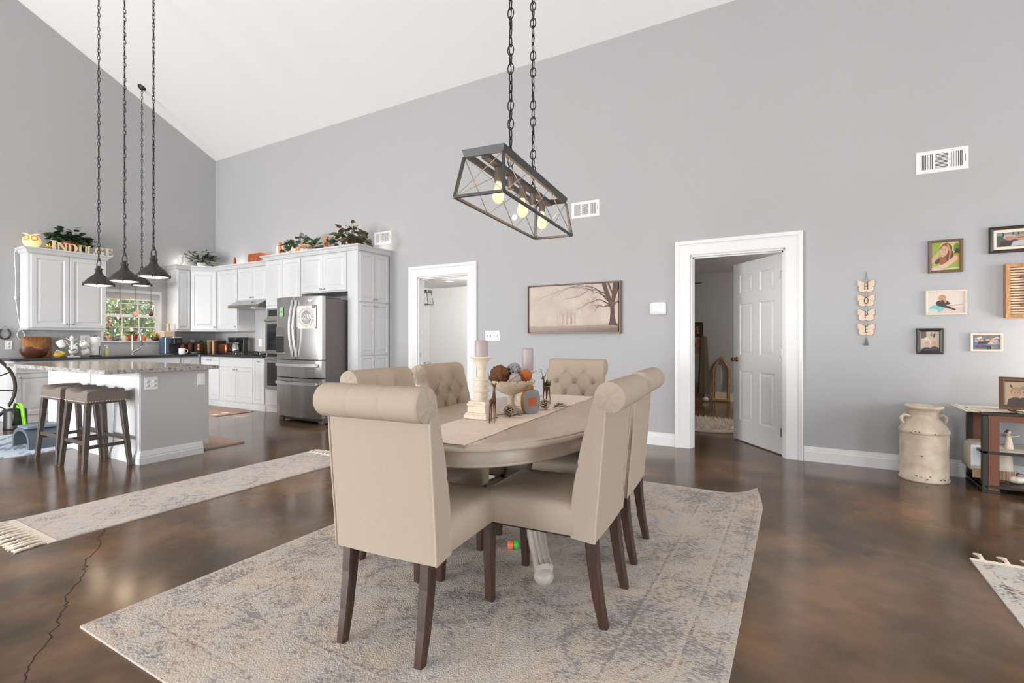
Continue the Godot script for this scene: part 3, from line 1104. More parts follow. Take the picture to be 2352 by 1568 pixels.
	for e in [[0.03, 0.305, 0.275], [0.305, 0.59, 0.335]]:
		var d := cab_door(c, e[0], e[1], 0.93, 1.68, 0.0, e[2], 1.635, false, "door", pf)
		var d2 := put("lower_panel", door_mesh(e[1] - e[0] - 0.005, 0.795), M.cabinet_white, d, V(0, -0.7725, 0))
	st = S()
	molding(st, [Vector2(2.49, 0.0), Vector2(2.49, 0.625), Vector2(4.567, 0.625), Vector2(4.567, 0.0)], crown.map(func(q): return Vector2(q.x, q.y + 2.41)))
	bx(2.49, 4.566, 2.41, 2.475, 0.003, 0.625, 0.0, st)
	struct("trim_4", st, M.cabinet_white)
	# base cabinets on the long wall
	var base := func(label: String, at: Vector3, turn: float, w: float) -> Node3D:
		var q := cabinet(label, at, turn, w, 0.856, 0.60, "base_cabinet")
		put("plinth", bx(0.0, w, 0.0, 0.098, 0.60, 0.618, 0.002), M.cabinet_white, q)
		return q
	c = base.call("white corner base cabinet with two narrow doors", V(0.003, 0, 0.003), 0.0, 1.210)
	cab_door(c, 0.645, 0.905, 0.11, 0.845, 0.60, 0.87, 0.80)
	cab_door(c, 0.905, 1.205, 0.11, 0.845, 0.60, 0.955, 0.80)
	c = base.call("white base cabinet with two doors under the cooktop", V(1.214, 0, 0.003), 0.0, 0.950)
	cab_door(c, 0.005, 0.945, 0.69, 0.845, 0.60, -1.0, 0.0, true, "drawer")
	cab_door(c, 0.005, 0.475, 0.11, 0.685, 0.60, 0.44, 0.65)
	cab_door(c, 0.475, 0.945, 0.11, 0.685, 0.60, 0.51, 0.65)
	c = base.call("narrow white base cabinet beside the oven tower", V(2.165, 0, 0.003), 0.0, 0.323)
	cab_door(c, 0.005, 0.30, 0.11, 0.845, 0.60, 0.15, 0.80)
	# base cabinets under the window
	c = base.call("white drawer base cabinet right of the sink", V(0.003, 0, 0.945), 90.0, 0.325)
	cab_door(c, 0.01, 0.30, 0.69, 0.845, 0.60, 0.15, 0.77, false, "drawer")
	cab_door(c, 0.01, 0.30, 0.11, 0.685, 0.60, 0.26, 0.64)
	c = base.call("white sink base cabinet under the kitchen window", V(0.003, 0, 1.85), 90.0, 0.903)
	cab_door(c, 0.005, 0.898, 0.69, 0.845, 0.60, 0.45, 0.77, true, "drawer")
	cab_door(c, 0.005, 0.45, 0.11, 0.685, 0.60, 0.42, 0.64)
	cab_door(c, 0.45, 0.898, 0.11, 0.685, 0.60, 0.48, 0.64)
	c = base.call("white base cabinet left of the sink, behind the island", V(0.003, 0, 2.45), 90.0, 0.598)
	cab_door(c, 0.005, 0.59, 0.69, 0.845, 0.60, 0.30, 0.77, false, "drawer")
	cab_door(c, 0.005, 0.59, 0.11, 0.685, 0.60, 0.55, 0.64)
	c = base.call("white end base cabinet beside the wagon wheel", V(0.003, 0, 3.05), 90.0, 0.598)
	cab_door(c, 0.005, 0.59, 0.69, 0.845, 0.60, 0.30, 0.77, false, "drawer")
	cab_door(c, 0.005, 0.59, 0.11, 0.685, 0.60, 0.05, 0.64)
	# worktop
	st = S()
	prism(st, [Vector2(0.003, 0.003), Vector2(2.488, 0.003), Vector2(2.488, 0.665), Vector2(0.68, 0.665), Vector2(0.665, 0.68), Vector2(0.665, 2.98), Vector2(0.64, 3.05), Vector2(0.57, 3.08), Vector2(0.003, 3.08)], 0.858, 0.895, ID, 0.005)
	var wt := put("worktop", st, M.dark_granite)
	tag(wt, "dark granite worktop running round the kitchen corner", "worktop")

func build_island() -> void:
	var c := thing("kitchen_island", "white kitchen island with grey-white end panel and moulded base", "island", V(2.45, 0, 2.645))
	put("body", bx(0.0, 2.10, 0.085, 0.855, 0.02, 0.615, 0.003), M.cabinet_white, c)
	put("end_panel", bx(2.10, 2.115, 0.085, 0.855, 0.0, 0.62, 0.003), M.panel_grey, c)
	var st := S()
	var prof := [Vector2(0.0, 0.0), Vector2(0.022, 0.0), Vector2(0.022, 0.058), Vector2(0.017, 0.066), Vector2(0.017, 0.078), Vector2(0.006, 0.112), Vector2(0.003, 0.122), Vector2(0.0, 0.124)]
	molding(st, [Vector2(0, 0.064), Vector2(0, 0.615), Vector2(2.115, 0.615), Vector2(2.115, 0.064)], prof)
	bx(0.0, 2.10, 0.0, 0.085, 0.064, 0.60, 0.0, st)
	put("base_moulding", st, M.cabinet_white, c)
	for x in [0.02, 1.05, 2.08]:
		st = S()
		box(st, V(x, 0.48, 0.618), V(0.03, 0.73, 0.008), 0.002)
		put("pilaster", st, M.cabinet_white, c)
	for k in 3:
		var d := put("door", door_mesh(0.68, 0.70), M.cabinet_white, c, V(0.37 + k * 0.69, 0.47, 0.02))
		d.rotation.y = PI
	st = S()
	prism(st, [Vector2(2.25, 2.574), Vector2(4.62, 2.574), Vector2(4.62, 3.56), Vector2(2.25, 3.56)], 0.857, 0.895, ID, 0.004)
	tag(put("island_worktop", st, M.veined_marble), "veined grey-brown stone slab on the kitchen island", "worktop")
	# outlet and switch on the end panel, facing +x
	var o := thing("power_outlet", "white double power outlet plate on the island end", "outlet", V(4.566, 0.75, 3.178), 90, "power outlets and switches")
	outlet_plate(o, 0.114, 0.118)
	for s in [-0.028, 0.028]:
		outlet_slots(o, s)
	o = thing("light_switch", "white rocker switch plate on the island end", "switch", V(4.566, 0.758, 2.723), 90, "power outlets and switches")
	outlet_plate(o, 0.075, 0.118)
	put("rocker", bx(-0.017, 0.017, -0.033, 0.033, 0.004, 0.008, 0.002), M.plate_white, o)

func outlet_plate(o: Node3D, w: float, h: float) -> void:
	put("plate", bx(-w / 2, w / 2, -h / 2, h / 2, 0.0, 0.005, 0.002), M.plate_white, o)

func outlet_slots(o: Node3D, x := 0.0) -> void:
	for y in [-0.02, 0.02]:
		var st := S()
		loft(st, ellipse(0.017, 0.014, 16, 3.0), [[0.0045, 0.0], [0.0062, 0.0]], Transform3D(Basis(Vector3.RIGHT, PI / 2), V(x, y, 0)))
		var r := put("receptacle", st, M.plate_white, o)
		st = S()
		for e in [[-0.006, 0.004, 0.002, 0.008], [0.006, 0.004, 0.002, 0.008], [0.0, -0.006, 0.004, 0.004]]:
			box(st, V(x + e[0], y + e[1], 0.0063), V(e[2], e[3], 0.0008))
		put("slot", st, M.slot_dark, r)

func curved_front(x0: float, x1: float, z0: float, z1: float, bulge: float) -> Array:
	# plan outline whose front (large z) bows outwards
	var a := [Vector2(x0, z0), Vector2(x1, z0)]
	for i in 13:
		var t := i / 12.0
		a.append(Vector2(lerp(x1, x0, t), z1 + bulge * 4.0 * t * (1.0 - t)))
	return a

func build_appliances() -> void:
	# refrigerator
	var f := thing("refrigerator", "stainless steel french-door refrigerator with two bottom drawers", "refrigerator", V(3.36, 0.0, 0.06))
	put("cabinet_body", bx(0.01, 0.945, 0.02, 1.72, 0.0, 0.90, 0.006), M.fridge_side, f)
	put("hinge_cover", bx(0.02, 0.935, 1.72, 1.745, 0.62, 0.90, 0.01), M.fridge_side, f)
	var w := 0.955
	var arc := func(x: float) -> float:
		var t := x / w
		return 0.972 + 0.052 * 4.0 * t * (1.0 - t)
	var front := func(a: float, b: float) -> Array:
		var p := [Vector2(a, 0.905), Vector2(b, 0.905)]
		for i in 11:
			var x: float = lerp(b, a, i / 10.0)
			var dz := 0.006 if i in [0, 10] else 0.0
			p.append(Vector2(x, arc.call(x) - dz))
		return p
	var parts := [["door", 0.0, 0.472, 0.885, 1.75], ["door", 0.480, w, 0.885, 1.75], ["freezer_drawer", 0.0, w, 0.635, 0.872], ["freezer_drawer", 0.0, w, 0.085, 0.622]]
	var made := []
	for p in parts:
		var st := S()
		prism(st, front.call(p[1], p[2]), p[3], p[4], ID, 0.006)
		made.append(put(p[0], st, M.stainless, f))
	for k in 2:
		var x: float = [0.435, 0.517][k]
		var pts := []
		var rad := []
		for i in 13:
			var t := i / 12.0
			pts.append(V(x, lerp(0.925, 1.70, t), arc.call(x) + 0.012 + 0.055 * sin(PI * t)))
		put("handle", T(pts, 0.0135, 10), M.bright_steel, made[k])
	for k in 2:
		var y: float = [0.805, 0.555][k]
		var st := S()
		var rows := []
		for i in 15:
			var x: float = lerp(0.055, 0.90, i / 14.0)
			var z: float = arc.call(x) + 0.03
			rows.append([V(x, y - 0.020, z), V(x, y + 0.020, z), V(x, y + 0.020, z + 0.014), V(x, y - 0.020, z + 0.014)])
		grid(st, rows, true, false, true)
		for e in [0, 14]:
			quad(st, rows[e][0], rows[e][1], rows[e][2], rows[e][3])
		for x in [0.075, 0.88]:
			box(st, V(x, y, arc.call(x) + 0.014), V(0.02, 0.022, 0.036))
		put("handle", st, M.bright_steel, made[2 + k])
	# water dispenser in the left door
	var dz: float = arc.call(0.14)
	put("dispenser_frame", bx(0.035, 0.245, 0.95, 1.34, dz - 0.02, dz + 0.008, 0.005), M.nickel, made[0])
	put("dispenser_panel", bx(0.045, 0.235, 1.225, 1.33, dz, dz + 0.012, 0.002), M.fridge_side, made[0])
	put("dispenser_cavity", bx(0.045, 0.235, 0.965, 1.205, dz, dz + 0.0105, 0.001), M.black_plastic, made[0])
	put("dispenser_tray", bx(0.05, 0.23, 0.965, 0.975, dz + 0.01, dz + 0.025, 0.002), M.nickel, made[0])
	put("kick_grille", bx(0.02, w - 0.02, 0.035, 0.075, 0.80, 0.93, 0.006), M.fridge_side, f)
	for x in [0.06, w - 0.06]:
		put("foot", bx(x - 0.045, x + 0.045, 0.0, 0.06, 0.90, 0.945, 0.008), M.fridge_side, f)
	# notes on the refrigerator
	var n := thing("fridge_note", "small green paper note on the refrigerator's left door", "note", V(3.512, 1.547, 1.062), -8.4, "papers on the refrigerator")
	put("paper", bx(-0.052, 0.052, -0.066, 0.066, 0.0, 0.0015), mat("note_green", c8(150, 186, 140), 0.8), n)
	put("paper_edge", bx(0.052, 0.060, -0.058, 0.06, 0.0, 0.002), M.black_plastic, n)
	put("drawing", bx(-0.014, 0.014, -0.016, 0.016, 0.0015, 0.0022, 0.0006), M.ink, n)
	for e in [[-0.045, 0.058], [0.05, -0.06]]:
		put("magnet", bx(e[0] - 0.007, e[0] + 0.007, e[1] - 0.007, e[1] + 0.007, 0.001, 0.006, 0.002), M.black_plastic, n)
	n = thing("wall_print", "square Love print in a leaf wreath held by magnets on the refrigerator's right door", "print", V(4.064, 1.463, 1.0745), 5.9, "papers on the refrigerator")
	var pm := mat("love_print", Color.WHITE, 0.8)
	pm.albedo_texture = tex(love_image())
	put("paper", slab(0.36, 0.31, 0.0015), pm, n)
	for e in [[-0.172, 0.146], [0.165, 0.146], [-0.172, -0.146], [0.168, -0.146]]:
		put("magnet", bx(e[0] - 0.008, e[0] + 0.008, e[1] - 0.006, e[1] + 0.006, 0.001, 0.006, 0.002), M.black_plastic, n)
	var tl := text("Love", 0.105, 0.001, true, false, true)
	put("lettering", tl, M.plate_white, n, V(0.0, 0.012, 0.0022))
	n = thing("butterfly_magnet", "grey butterfly magnet at the corner of the Love print", "magnet", V(4.195, 1.60, 1.064), 8)
	var st := S()
	for s in [-1, 1]:
		prism(st, [Vector2(0, 0.018), Vector2(s * 0.03, 0.03), Vector2(s * 0.026, 0.0), Vector2(s * 0.02, -0.026), Vector2(0, -0.012)], 0.0, 0.004, Transform3D(Basis(V(1, 0, 0), V(0, 0, 1), V(0, 1, 0)), Vector3.ZERO))
	put("wings", st, mat("magnet_grey", c8(120, 124, 132), 0.5), n)
	n = thing("badge_magnet", "small white winged magnet high on the refrigerator's right door", "magnet", V(4.14, 1.685, 1.067), 7)
	st = S()
	ball(st, V(0, 0, 0.004), V(0.018, 0.018, 0.004))
	ball(st, V(-0.026, 0.004, 0.003), V(0.018, 0.012, 0.003))
	ball(st, V(0.026, 0.004, 0.003), V(0.018, 0.012, 0.003))
	put("badge", st, M.plate_white, n)
	# double wall oven
	var o := thing("double_oven", "stainless double wall oven with black glass beside the refrigerator", "oven", V(2.515, 0.36, 0.604))
	put("housing", bx(0.0, 0.80, 0.0, 1.285, 0.0, 0.012, 0.002), M.stainless, o)
	put("control_panel", bx(0.05, 0.75, 1.165, 1.265, 0.01, 0.016, 0.002), M.black_glass, o)
	for y in [[0.02, 0.52], [0.58, 1.13]]:
		var d := put("door", bx(0.01, 0.79, y[0], y[1], 0.012, 0.045, 0.004), M.stainless, o)
		put("glass", bx(0.06, 0.74, y[0] + 0.05, y[1] - 0.09, 0.044, 0.047, 0.001), M.black_glass, d)
		st = S()
		tube(st, [V(0.06, y[1] - 0.035, 0.085), V(0.74, y[1] - 0.035, 0.085)], 0.014, 10)
		for x in [0.09, 0.71]:
			tube(st, [V(x, y[1] - 0.035, 0.04), V(x, y[1] - 0.035, 0.085)], 0.008, 8)
		put("handle", st, M.nickel, d)
	put("vent_slot", bx(0.02, 0.78, 0.525, 0.57, 0.012, 0.014), M.dark_gap, o)
	# range hood
	var h := thing("range_hood", "slim stainless range hood under the short cabinet", "hood", V(1.262, 1.69, 0.004))
	st = S()
	prism(st, [Vector2(0.0, 0.0), Vector2(0.0, 0.50), Vector2(0.05, 0.50), Vector2(0.140, 0.34), Vector2(0.140, 0.0)], 0.0, 0.86, Transform3D(Basis(V(0, 1, 0), V(1, 0, 0), V(0, 0, 1)), Vector3.ZERO))
	put("shell", st, M.stainless, h)
	st = S()
	lathe(st, [Vector2(0.0, -0.006), Vector2(0.035, -0.004), Vector2(0.04, 0.0)], 16, mv(0.56, 0.0, 0.40))
	put("lamp_lens", st, M.lens_glow, h)
	put("switch", bx(0.55, 0.63, 0.085, 0.095, 0.40, 0.43, 0.001), M.black_plastic, h)
	var sp := SpotLight3D.new()
	sp.spot_angle = 75.0
	sp.spot_angle_attenuation = 0.8
	light(sp, V(1.82, 1.675, 0.40), c8(255, 244, 226), 0.9, 0.03)
	sp.rotation_degrees = V(-90, 0, 0)
	# cooktop
	var k := thing("cooktop", "black gas cooktop with iron grates in the dark worktop", "cooktop", V(1.35, 0.895, 0.12))
	put("plate", bx(0.0, 0.76, 0.0, 0.008, 0.0, 0.48, 0.003), M.black_glass, k)
	for x in [0.19, 0.57]:
		for z in [0.13, 0.36]:
			st = S()
			for a in 4:
				var t := rot(Vector3.UP, a * 90.0, V(x, 0, z))
				tube(st, [t * V(0.03, 0.05, 0), t * V(0.11, 0.05, 0), t * V(0.12, 0.008, 0)], 0.006, 6)
			tube(st, [V(x - 0.1, 0.042, z - 0.1), V(x + 0.1, 0.042, z - 0.1), V(x + 0.1, 0.042, z + 0.1), V(x - 0.1, 0.042, z + 0.1)], 0.006, 6, true)
			lathe(st, [Vector2(0.0, 0.026), Vector2(0.035, 0.024), Vector2(0.04, 0.008)], 14, mv(x, 0, z))
			put("grate", st, M.black_iron, k)
	for i in 4:
		put("knob", L([[0.018, 0.008], [0.017, 0.03], [0.0, 0.032]], 12, mv(0.70, 0, 0.08 + i * 0.1)), M.black_plastic, k)
	# sink and tap
	var fa := thing("kitchen_faucet", "tall brushed-steel gooseneck faucet in front of the window", "faucet", V(0.22, 0.895, 1.50))
	st = S()
	lathe(st, [Vector2(0.0, 0.0), Vector2(0.032, 0.0), Vector2(0.030, 0.012), Vector2(0.020, 0.02), Vector2(0.018, 0.12)], 16)
	put("base", st, M.nickel, fa)
	var pts := [V(0, 0.1, 0)]
	for i in 13:
		var a := PI * i / 12.0
		pts.append(V(0.085 - 0.085 * cos(a), 0.31 + 0.085 * sin(a), -0.05 * i / 12.0))
	pts.append(V(0.175, 0.235, -0.052))
	put("spout", T(pts, 0.0135, 10), M.nickel, fa)
	put("spray_head", T([V(0.174, 0.25, -0.052), V(0.178, 0.215, -0.054), V(0.184, 0.165, -0.056)], [0.015, 0.018, 0.021], 12), M.fridge_side, fa)
	put("lever", T([V(0.012, 0.05, -0.01), V(0.03, 0.075, -0.035), V(0.06, 0.105, -0.085), V(0.07, 0.15, -0.10)], [0.012, 0.013, 0.011, 0.008], 8), M.nickel, fa)
	var sk := thing("kitchen_sink", "stainless sink rim set in the worktop under the window", "sink", V(0.40, 0.895, 1.40))
	st = S()
	molding(st, [Vector2(-0.16, -0.36), Vector2(0.18, -0.36), Vector2(0.18, 0.36), Vector2(-0.16, 0.36)], [Vector2(0.0, 0.0), Vector2(0.0, 0.006), Vector2(0.018, 0.006), Vector2(0.018, 0.0)], ID, true)
	put("rim", st, M.stainless, sk)
	put("basin", bx(-0.145, 0.165, 0.0008, 0.0016, -0.345, 0.345), M.fridge_side, sk)

func love_image() -> Image:
	var im := Image.create(256, 220, false, Image.FORMAT_RGB8)
	im.fill(c8(214, 208, 204))
	rng.seed = 3
	for i in 260:
		var a := rng.randf() * TAU
		var r := rng.randf_range(78, 100)
		var p := Vector2(128 + cos(a) * r, 110 + sin(a) * r * 0.95)
		var g := rng.randf_range(130, 190)
		disc(im, p.x, p.y, rng.randf_range(2, 5), rng.randf_range(1.5, 4), c8(g, g - 2, g - 6))
	disc(im, 128, 110, 66, 66, c8(150, 148, 147))
	im.fill_rect(Rect2i(86, 128, 84, 3), c8(205, 203, 200))
	im.fill_rect(Rect2i(96, 142, 64, 3), c8(188, 186, 184))
	im.fill_rect(Rect2i(104, 152, 48, 3), c8(188, 186, 184))
	return im

func disc(im: Image, cx: float, cy: float, rx: float, ry: float, col: Color) -> void:
	for y in range(int(floor(cy - ry)), int(ceil(cy + ry)) + 1):
		var t := 1.0 - pow((y - cy) / max(ry, 0.01), 2.0)
		if t > 0.0:
			var hw := rx * sqrt(t)
			im.fill_rect(Rect2i(int(round(cx - hw)), y, max(1, int(round(2 * hw))), 1), col)

func fill_poly(im: Image, pts: Array, col: Color) -> void:
	var lo := 1e9
	var hi := -1e9
	for p in pts:
		lo = min(lo, p.y)
		hi = max(hi, p.y)
	for y in range(max(0, int(lo)), min(im.get_height() - 1, int(hi)) + 1):
		var xs := []
		for i in pts.size():
			var a: Vector2 = pts[i]
			var b: Vector2 = pts[(i + 1) % pts.size()]
			if (a.y <= y and b.y > y) or (b.y <= y and a.y > y):
				xs.append(a.x + (y - a.y) / (b.y - a.y) * (b.x - a.x))
		xs.sort()
		for k in range(0, xs.size() - 1, 2):
			im.fill_rect(Rect2i(int(xs[k]), y, max(1, int(xs[k + 1]) - int(xs[k]) + 1), 1), col)

func stroke(im: Image, a: Vector2, b: Vector2, w0: float, w1: float, col: Color) -> void:
	var n := int(max(2.0, a.distance_to(b)))
	for i in n + 1:
		var t := float(i) / n
		var p := a.lerp(b, t)
		var w: float = lerp(w0, w1, t)
		if w < 1.0:
			var q := Vector2i(p)
			if q.x >= 0 and q.y >= 0 and q.x < im.get_width() and q.y < im.get_height():
				im.set_pixel(q.x, q.y, im.get_pixel(q.x, q.y).lerp(col, clamp(w, 0.25, 1.0)))
		else:
			disc(im, p.x, p.y, w / 2, w / 2, col)

func chain(p: Node3D, top: Vector3, bottom: Vector3, link: float, wire: float, called := "chain") -> void:
	# a hanging chain of oval links with the cable threaded through it
	var n := int((top - bottom).length() / (link * 0.78))
	var st := S()
	for i in n:
		var c := top.lerp(bottom, (i + 0.5) / n)
		var side := V(1, 0, 0) if i % 2 == 0 else V(0, 0, 1)
		if i % 3 == 2:
			side = V(0.7, 0, 0.7)
		var pts := []
		for k in 10:
			var a := TAU * k / 10
			pts.append(c + side * cos(a) * link * 0.27 + V(0, 1, 0) * sin(a) * link * 0.5)
		tube(st, pts, wire, 5, true)
	var cable := []
	for i in 40:
		cable.append(top.lerp(bottom, i / 39.0) + V(sin(i * 1.3), 0, cos(i * 1.9)) * link * 0.10)
	tube(st, cable, wire * 0.9, 5)
	put(called, st, M.black_iron, p)

func pendant(at: Vector3, top: float, r: float, label: String) -> void:
	var p := thing("pendant_lamp", label, "pendant lamp", at, 0, "kitchen pendant lamps")
	var st := S()
	lathe(st, [Vector2(r, 0.0), Vector2(r + 0.004, 0.008), Vector2(r, 0.018), Vector2(r, 0.018), Vector2(r * 0.93, 0.035), Vector2(r * 0.74, 0.075), Vector2(r * 0.52, 0.105), Vector2(r * 0.33, 0.13), Vector2(r * 0.24, 0.155), Vector2(r * 0.20, 0.185), Vector2(r * 0.20, 0.185), Vector2(r * 0.26, 0.188), Vector2(r * 0.26, 0.205), Vector2(r * 0.17, 0.21), Vector2(r * 0.16, 0.235), Vector2(0.0, 0.24)], 36)
	lathe(st, [Vector2(r * 0.22, 0.15), Vector2(r * 0.5, 0.10), Vector2(r * 0.97, 0.012), Vector2(r, 0.0)], 36)
	put("shade", st, M.bronze_iron, p)
	put("lens", L([[0.0, -0.012], [r * 0.5, -0.009], [r * 0.93, 0.004]], 32), M.lens_glow, p)
	st = S()
	var y0 := 0.19
	tube(st, [V(-r * 0.30, y0 - 0.01, 0), V(-r * 0.36, y0 + 0.02, 0), V(-r * 0.36, y0 + 0.08, 0), V(-r * 0.22, y0 + 0.115, 0), V(0, y0 + 0.125, 0), V(r * 0.22, y0 + 0.115, 0), V(r * 0.36, y0 + 0.08, 0), V(r * 0.36, y0 + 0.02, 0), V(r * 0.30, y0 - 0.01, 0)], 0.006, 8)
	for s in [-1, 1]:
		ball(st, V(s * r * 0.36, y0 - 0.005, 0), V(0.011, 0.011, 0.011), 8, 6)
	lathe(st, [Vector2(0.0, y0 + 0.10), Vector2(0.012, y0 + 0.105), Vector2(0.016, y0 + 0.13), Vector2(0.008, y0 + 0.15), Vector2(0.0, y0 + 0.155)], 10)
	put("yoke", st, M.bronze_iron, p)
	for k in 4:
		var a := TAU * k / 4 + 0.5
		put("clip", T([V(cos(a) * (r + 0.002), 0.03, sin(a) * (r + 0.002)), V(cos(a) * (r + 0.008), 0.0, sin(a) * (r + 0.008)), V(cos(a) * (r - 0.006), -0.008, sin(a) * (r - 0.006))], 0.005, 6), M.bronze_iron, p)
	chain(p, V(0, top - at.y - 0.02, 0), V(0, y0 + 0.15, 0), 0.056, 0.0033)
	put("canopy", L([[0.0, -0.045], [0.03, -0.04], [0.055, -0.02], [0.065, 0.0], [0.0, 0.004]], 20, Transform3D(Basis(Vector3.RIGHT, -atan(SLOPE)), V(0, top - at.y, 0))), M.bronze_iron, p)
	var s := SpotLight3D.new()
	s.spot_angle = 80.0
	s.spot_angle_attenuation = 0.7
	light(s, at + V(0, -0.03, 0), c8(255, 226, 190), 0.55, r * 0.5)
	s.rotation_degrees = V(-90, 0, 0)

func build_pendants() -> void:
	pendant(V(2.47, 1.82, 2.80), EAVE + SLOPE * 2.80, 0.149, "dark bronze pendant lamp over the island, nearest the wall cabinet")
	pendant(V(3.125, 1.83, 2.80), EAVE + SLOPE * 2.80, 0.149, "dark bronze pendant lamp over the middle of the island")
	pendant(V(3.78, 1.84, 2.80), EAVE + SLOPE * 2.80, 0.149, "dark bronze pendant lamp over the island end with the outlet")
	pendant(V(0.36, 2.055, 1.42), EAVE + SLOPE * 1.42, 0.135, "dark bronze pendant lamp hanging over the sink, partly hidden by the others")

# ---------- dining ----------
func sq_leg(st: SurfaceTool, pts: Array, wid: Array, ch := 0.15) -> void:
	# a square leg with chamfered corners through the given points
	var rows := []
	for i in pts.size():
		var h: float = wid[i] / 2
		var k: float = h * (1.0 - 2.0 * ch)
		var ring := []
		for e in [[h, -k], [h, k], [k, h], [-k, h], [-h, k], [-h, -k], [-k, -h], [k, -h]]:
			ring.append(pts[i] + V(e[0], 0, e[1]))
		rows.append(ring)
	grid(st, rows, true, false, true)
	for e in [rows[0], rows[-1]]:
		for j in range(1, 7):
			tri(st, e[0], e[j], e[j + 1])

func chair_profile() -> Array:
	# side outline of the backrest as (z, y): up the front, over the roll, to the underside of the roll
	var p := []
	for q in [[-0.128, 0.40], [-0.132, 0.46], [-0.140, 0.53], [-0.149, 0.59], [-0.160, 0.65], [-0.172, 0.71], [-0.186, 0.77], [-0.200, 0.83], [-0.212, 0.875], [-0.220, 0.905]]:
		p.append(Vector2(q[0], q[1]))
	# denser front
	var d := []
	for i in p.size() - 1:
		for k in 4:
			d.append(p[i].lerp(p[i + 1], k / 4.0))
	for i in 17:
		var a := deg_to_rad(-8.0 + 18.5 * i)
		d.append(Vector2(-0.286 + 0.064 * cos(a), 0.934 + 0.064 * sin(a)))
	return d

func chair_back() -> Array:
	var prof := chair_profile()
	var hw := 0.235
	var cols := []
	for i in 61:
		cols.append(lerp(-hw, hw, i / 60.0))
	var btn := []
	for r in 5:
		var y: float = 0.905 - r * 0.088
		for x in ([-0.075, 0.075] if r % 2 == 0 else [-0.15, 0.0, 0.15]):
			btn.append(Vector2(x, y))
	var creases := []
	for a in btn:
		for b in btn:
			if a.y > b.y and abs(abs(a.x - b.x) - 0.075) < 0.01 and abs(a.y - b.y - 0.088) < 0.01:
				creases.append([a, b])
	for s in [-1, 1]:
		for r in [1, 3]:
			creases.append([Vector2(s * 0.15, 0.905 - r * 0.088), Vector2(s * 0.24, 0.905 - r * 0.088 + 0.006)])
		creases.append([Vector2(s * 0.075, 0.905 - 4 * 0.088), Vector2(s * 0.075, 0.40)])
	var st := S()
	var rows := []
	for j in prof.size():
		var p: Vector2 = prof[j]
		var q: Vector2 = prof[min(j + 1, prof.size() - 1)]
		var o: Vector2 = prof[max(j - 1, 0)]
		var t := (q - o).normalized()
		var nor := Vector2(t.y, -t.x)
		var row := []
		for x in cols:
			var d := 0.0
			if j < 37:
				d += 0.010
				for b in btn:
					var r2: float = (Vector2(x, p.y) - b).length_squared()
					if r2 < 0.006:
						d -= 0.026 * exp(-r2 / 0.00045)
				for c in creases:
					var w: float = Geometry2D.get_closest_point_to_segment(Vector2(x, p.y), c[0], c[1]).distance_squared_to(Vector2(x, p.y))
					if w < 0.0009:
						d -= 0.0085 * exp(-w / 0.00005)
				d *= clamp(float(37 - j) / 4.0 + 0.2, 0.0, 1.0) if j > 34 else 1.0
			else:
				for bx2 in [-0.075, 0.075]:
					d -= 0.0030 * exp(-pow((x - bx2) / 0.005, 2.0))
			# soft corners at the two sides
			var e: float = hw - abs(x)
			if e < 0.02:
				d -= 0.02 * (1.0 - sqrt(max(0.0, 1.0 - pow(1.0 - e / 0.02, 2.0)))) * 0.22
			row.append(V(x, p.y + nor.y * d, p.x + nor.x * d))
		rows.append(row)
	grid(st, rows, false, true, true)
	# side faces
	for s in [-1, 1]:
		var poly := PackedVector2Array()
		for j in range(0, prof.size()):
			var g: Vector3 = rows[j][0 if s < 0 else 60]
			poly.append(Vector2(g.z, g.y))
		for q in [[-0.270, 0.872], [-0.262, 0.80], [-0.247, 0.62], [-0.232, 0.46], [-0.224, 0.35], [-0.128, 0.36]]:
			poly.append(Vector2(q[0], q[1]))
		var idx := Geometry2D.triangulate_polygon(poly)
		for k in range(0, idx.size(), 3):
			var a := V(s * hw, poly[idx[k]].y, poly[idx[k]].x)
			var b := V(s * hw, poly[idx[k + 1]].y, poly[idx[k + 1]].x)
			var c := V(s * hw, poly[idx[k + 2]].y, poly[idx[k + 2]].x)
			if (b - a).cross(c - a).x * s > 0.0:
				tri(st, a, c, b)
			else:
				tri(st, a, b, c)
		# pleated end of the roll
		var rr := []
		for i in 6:
			var r: float = 0.0615 * (1.0 - i / 5.0)
			var ring := []
			for k in 36:
				var a := TAU * k / 36
				var out := 0.010 * (1.0 - pow(r / 0.06, 2.0)) + 0.0035 * sin(a * 7.0) * (r / 0.06) * (1.0 if i > 0 else 0.0)
				if i == 5:
					out = 0.002
				ring.append(V(s * (hw + out), 0.934 + r * sin(a), -0.286 + r * cos(a)))
			rr.append(ring)
		grid(st, rr, true, true, s < 0)
	st.generate_normals()
	var res := [st.commit(), btn]
	# rear panel
	var rp := S()
	var rear := [[-0.268, 0.885], [-0.262, 0.80], [-0.247, 0.62], [-0.232, 0.46], [-0.225, 0.352]]
	var r2 := []
	for q in rear:
		var row := []
		for i in 9:
			var x: float = lerp(-0.235, 0.235, i / 8.0)
			row.append(V(x, q[1], q[0] - 0.006 * (1.0 - pow(x / 0.235, 2.0))))
		r2.append(row)
	grid(rp, r2, false, true, false)
	quad(rp, V(-0.23, 0.352, -0.226), V(0.23, 0.352, -0.226), V(0.23, 0.36, -0.13), V(-0.23, 0.36, -0.13))
	rp.generate_normals()
	res.append(rp.commit())
	var pp := S()
	for s in [-1, 1]:
		var pts := []
		for q in rear:
			pts.append(V(s * 0.2335, q[1], q[0] - 0.001))
		tube(pp, pts, 0.0042, 6)
	tube(pp, [V(-0.2335, 0.882, -0.270), V(0.2335, 0.882, -0.270)], 0.0035, 6)
	pp.generate_normals()
	res.append(pp.commit())
	return res

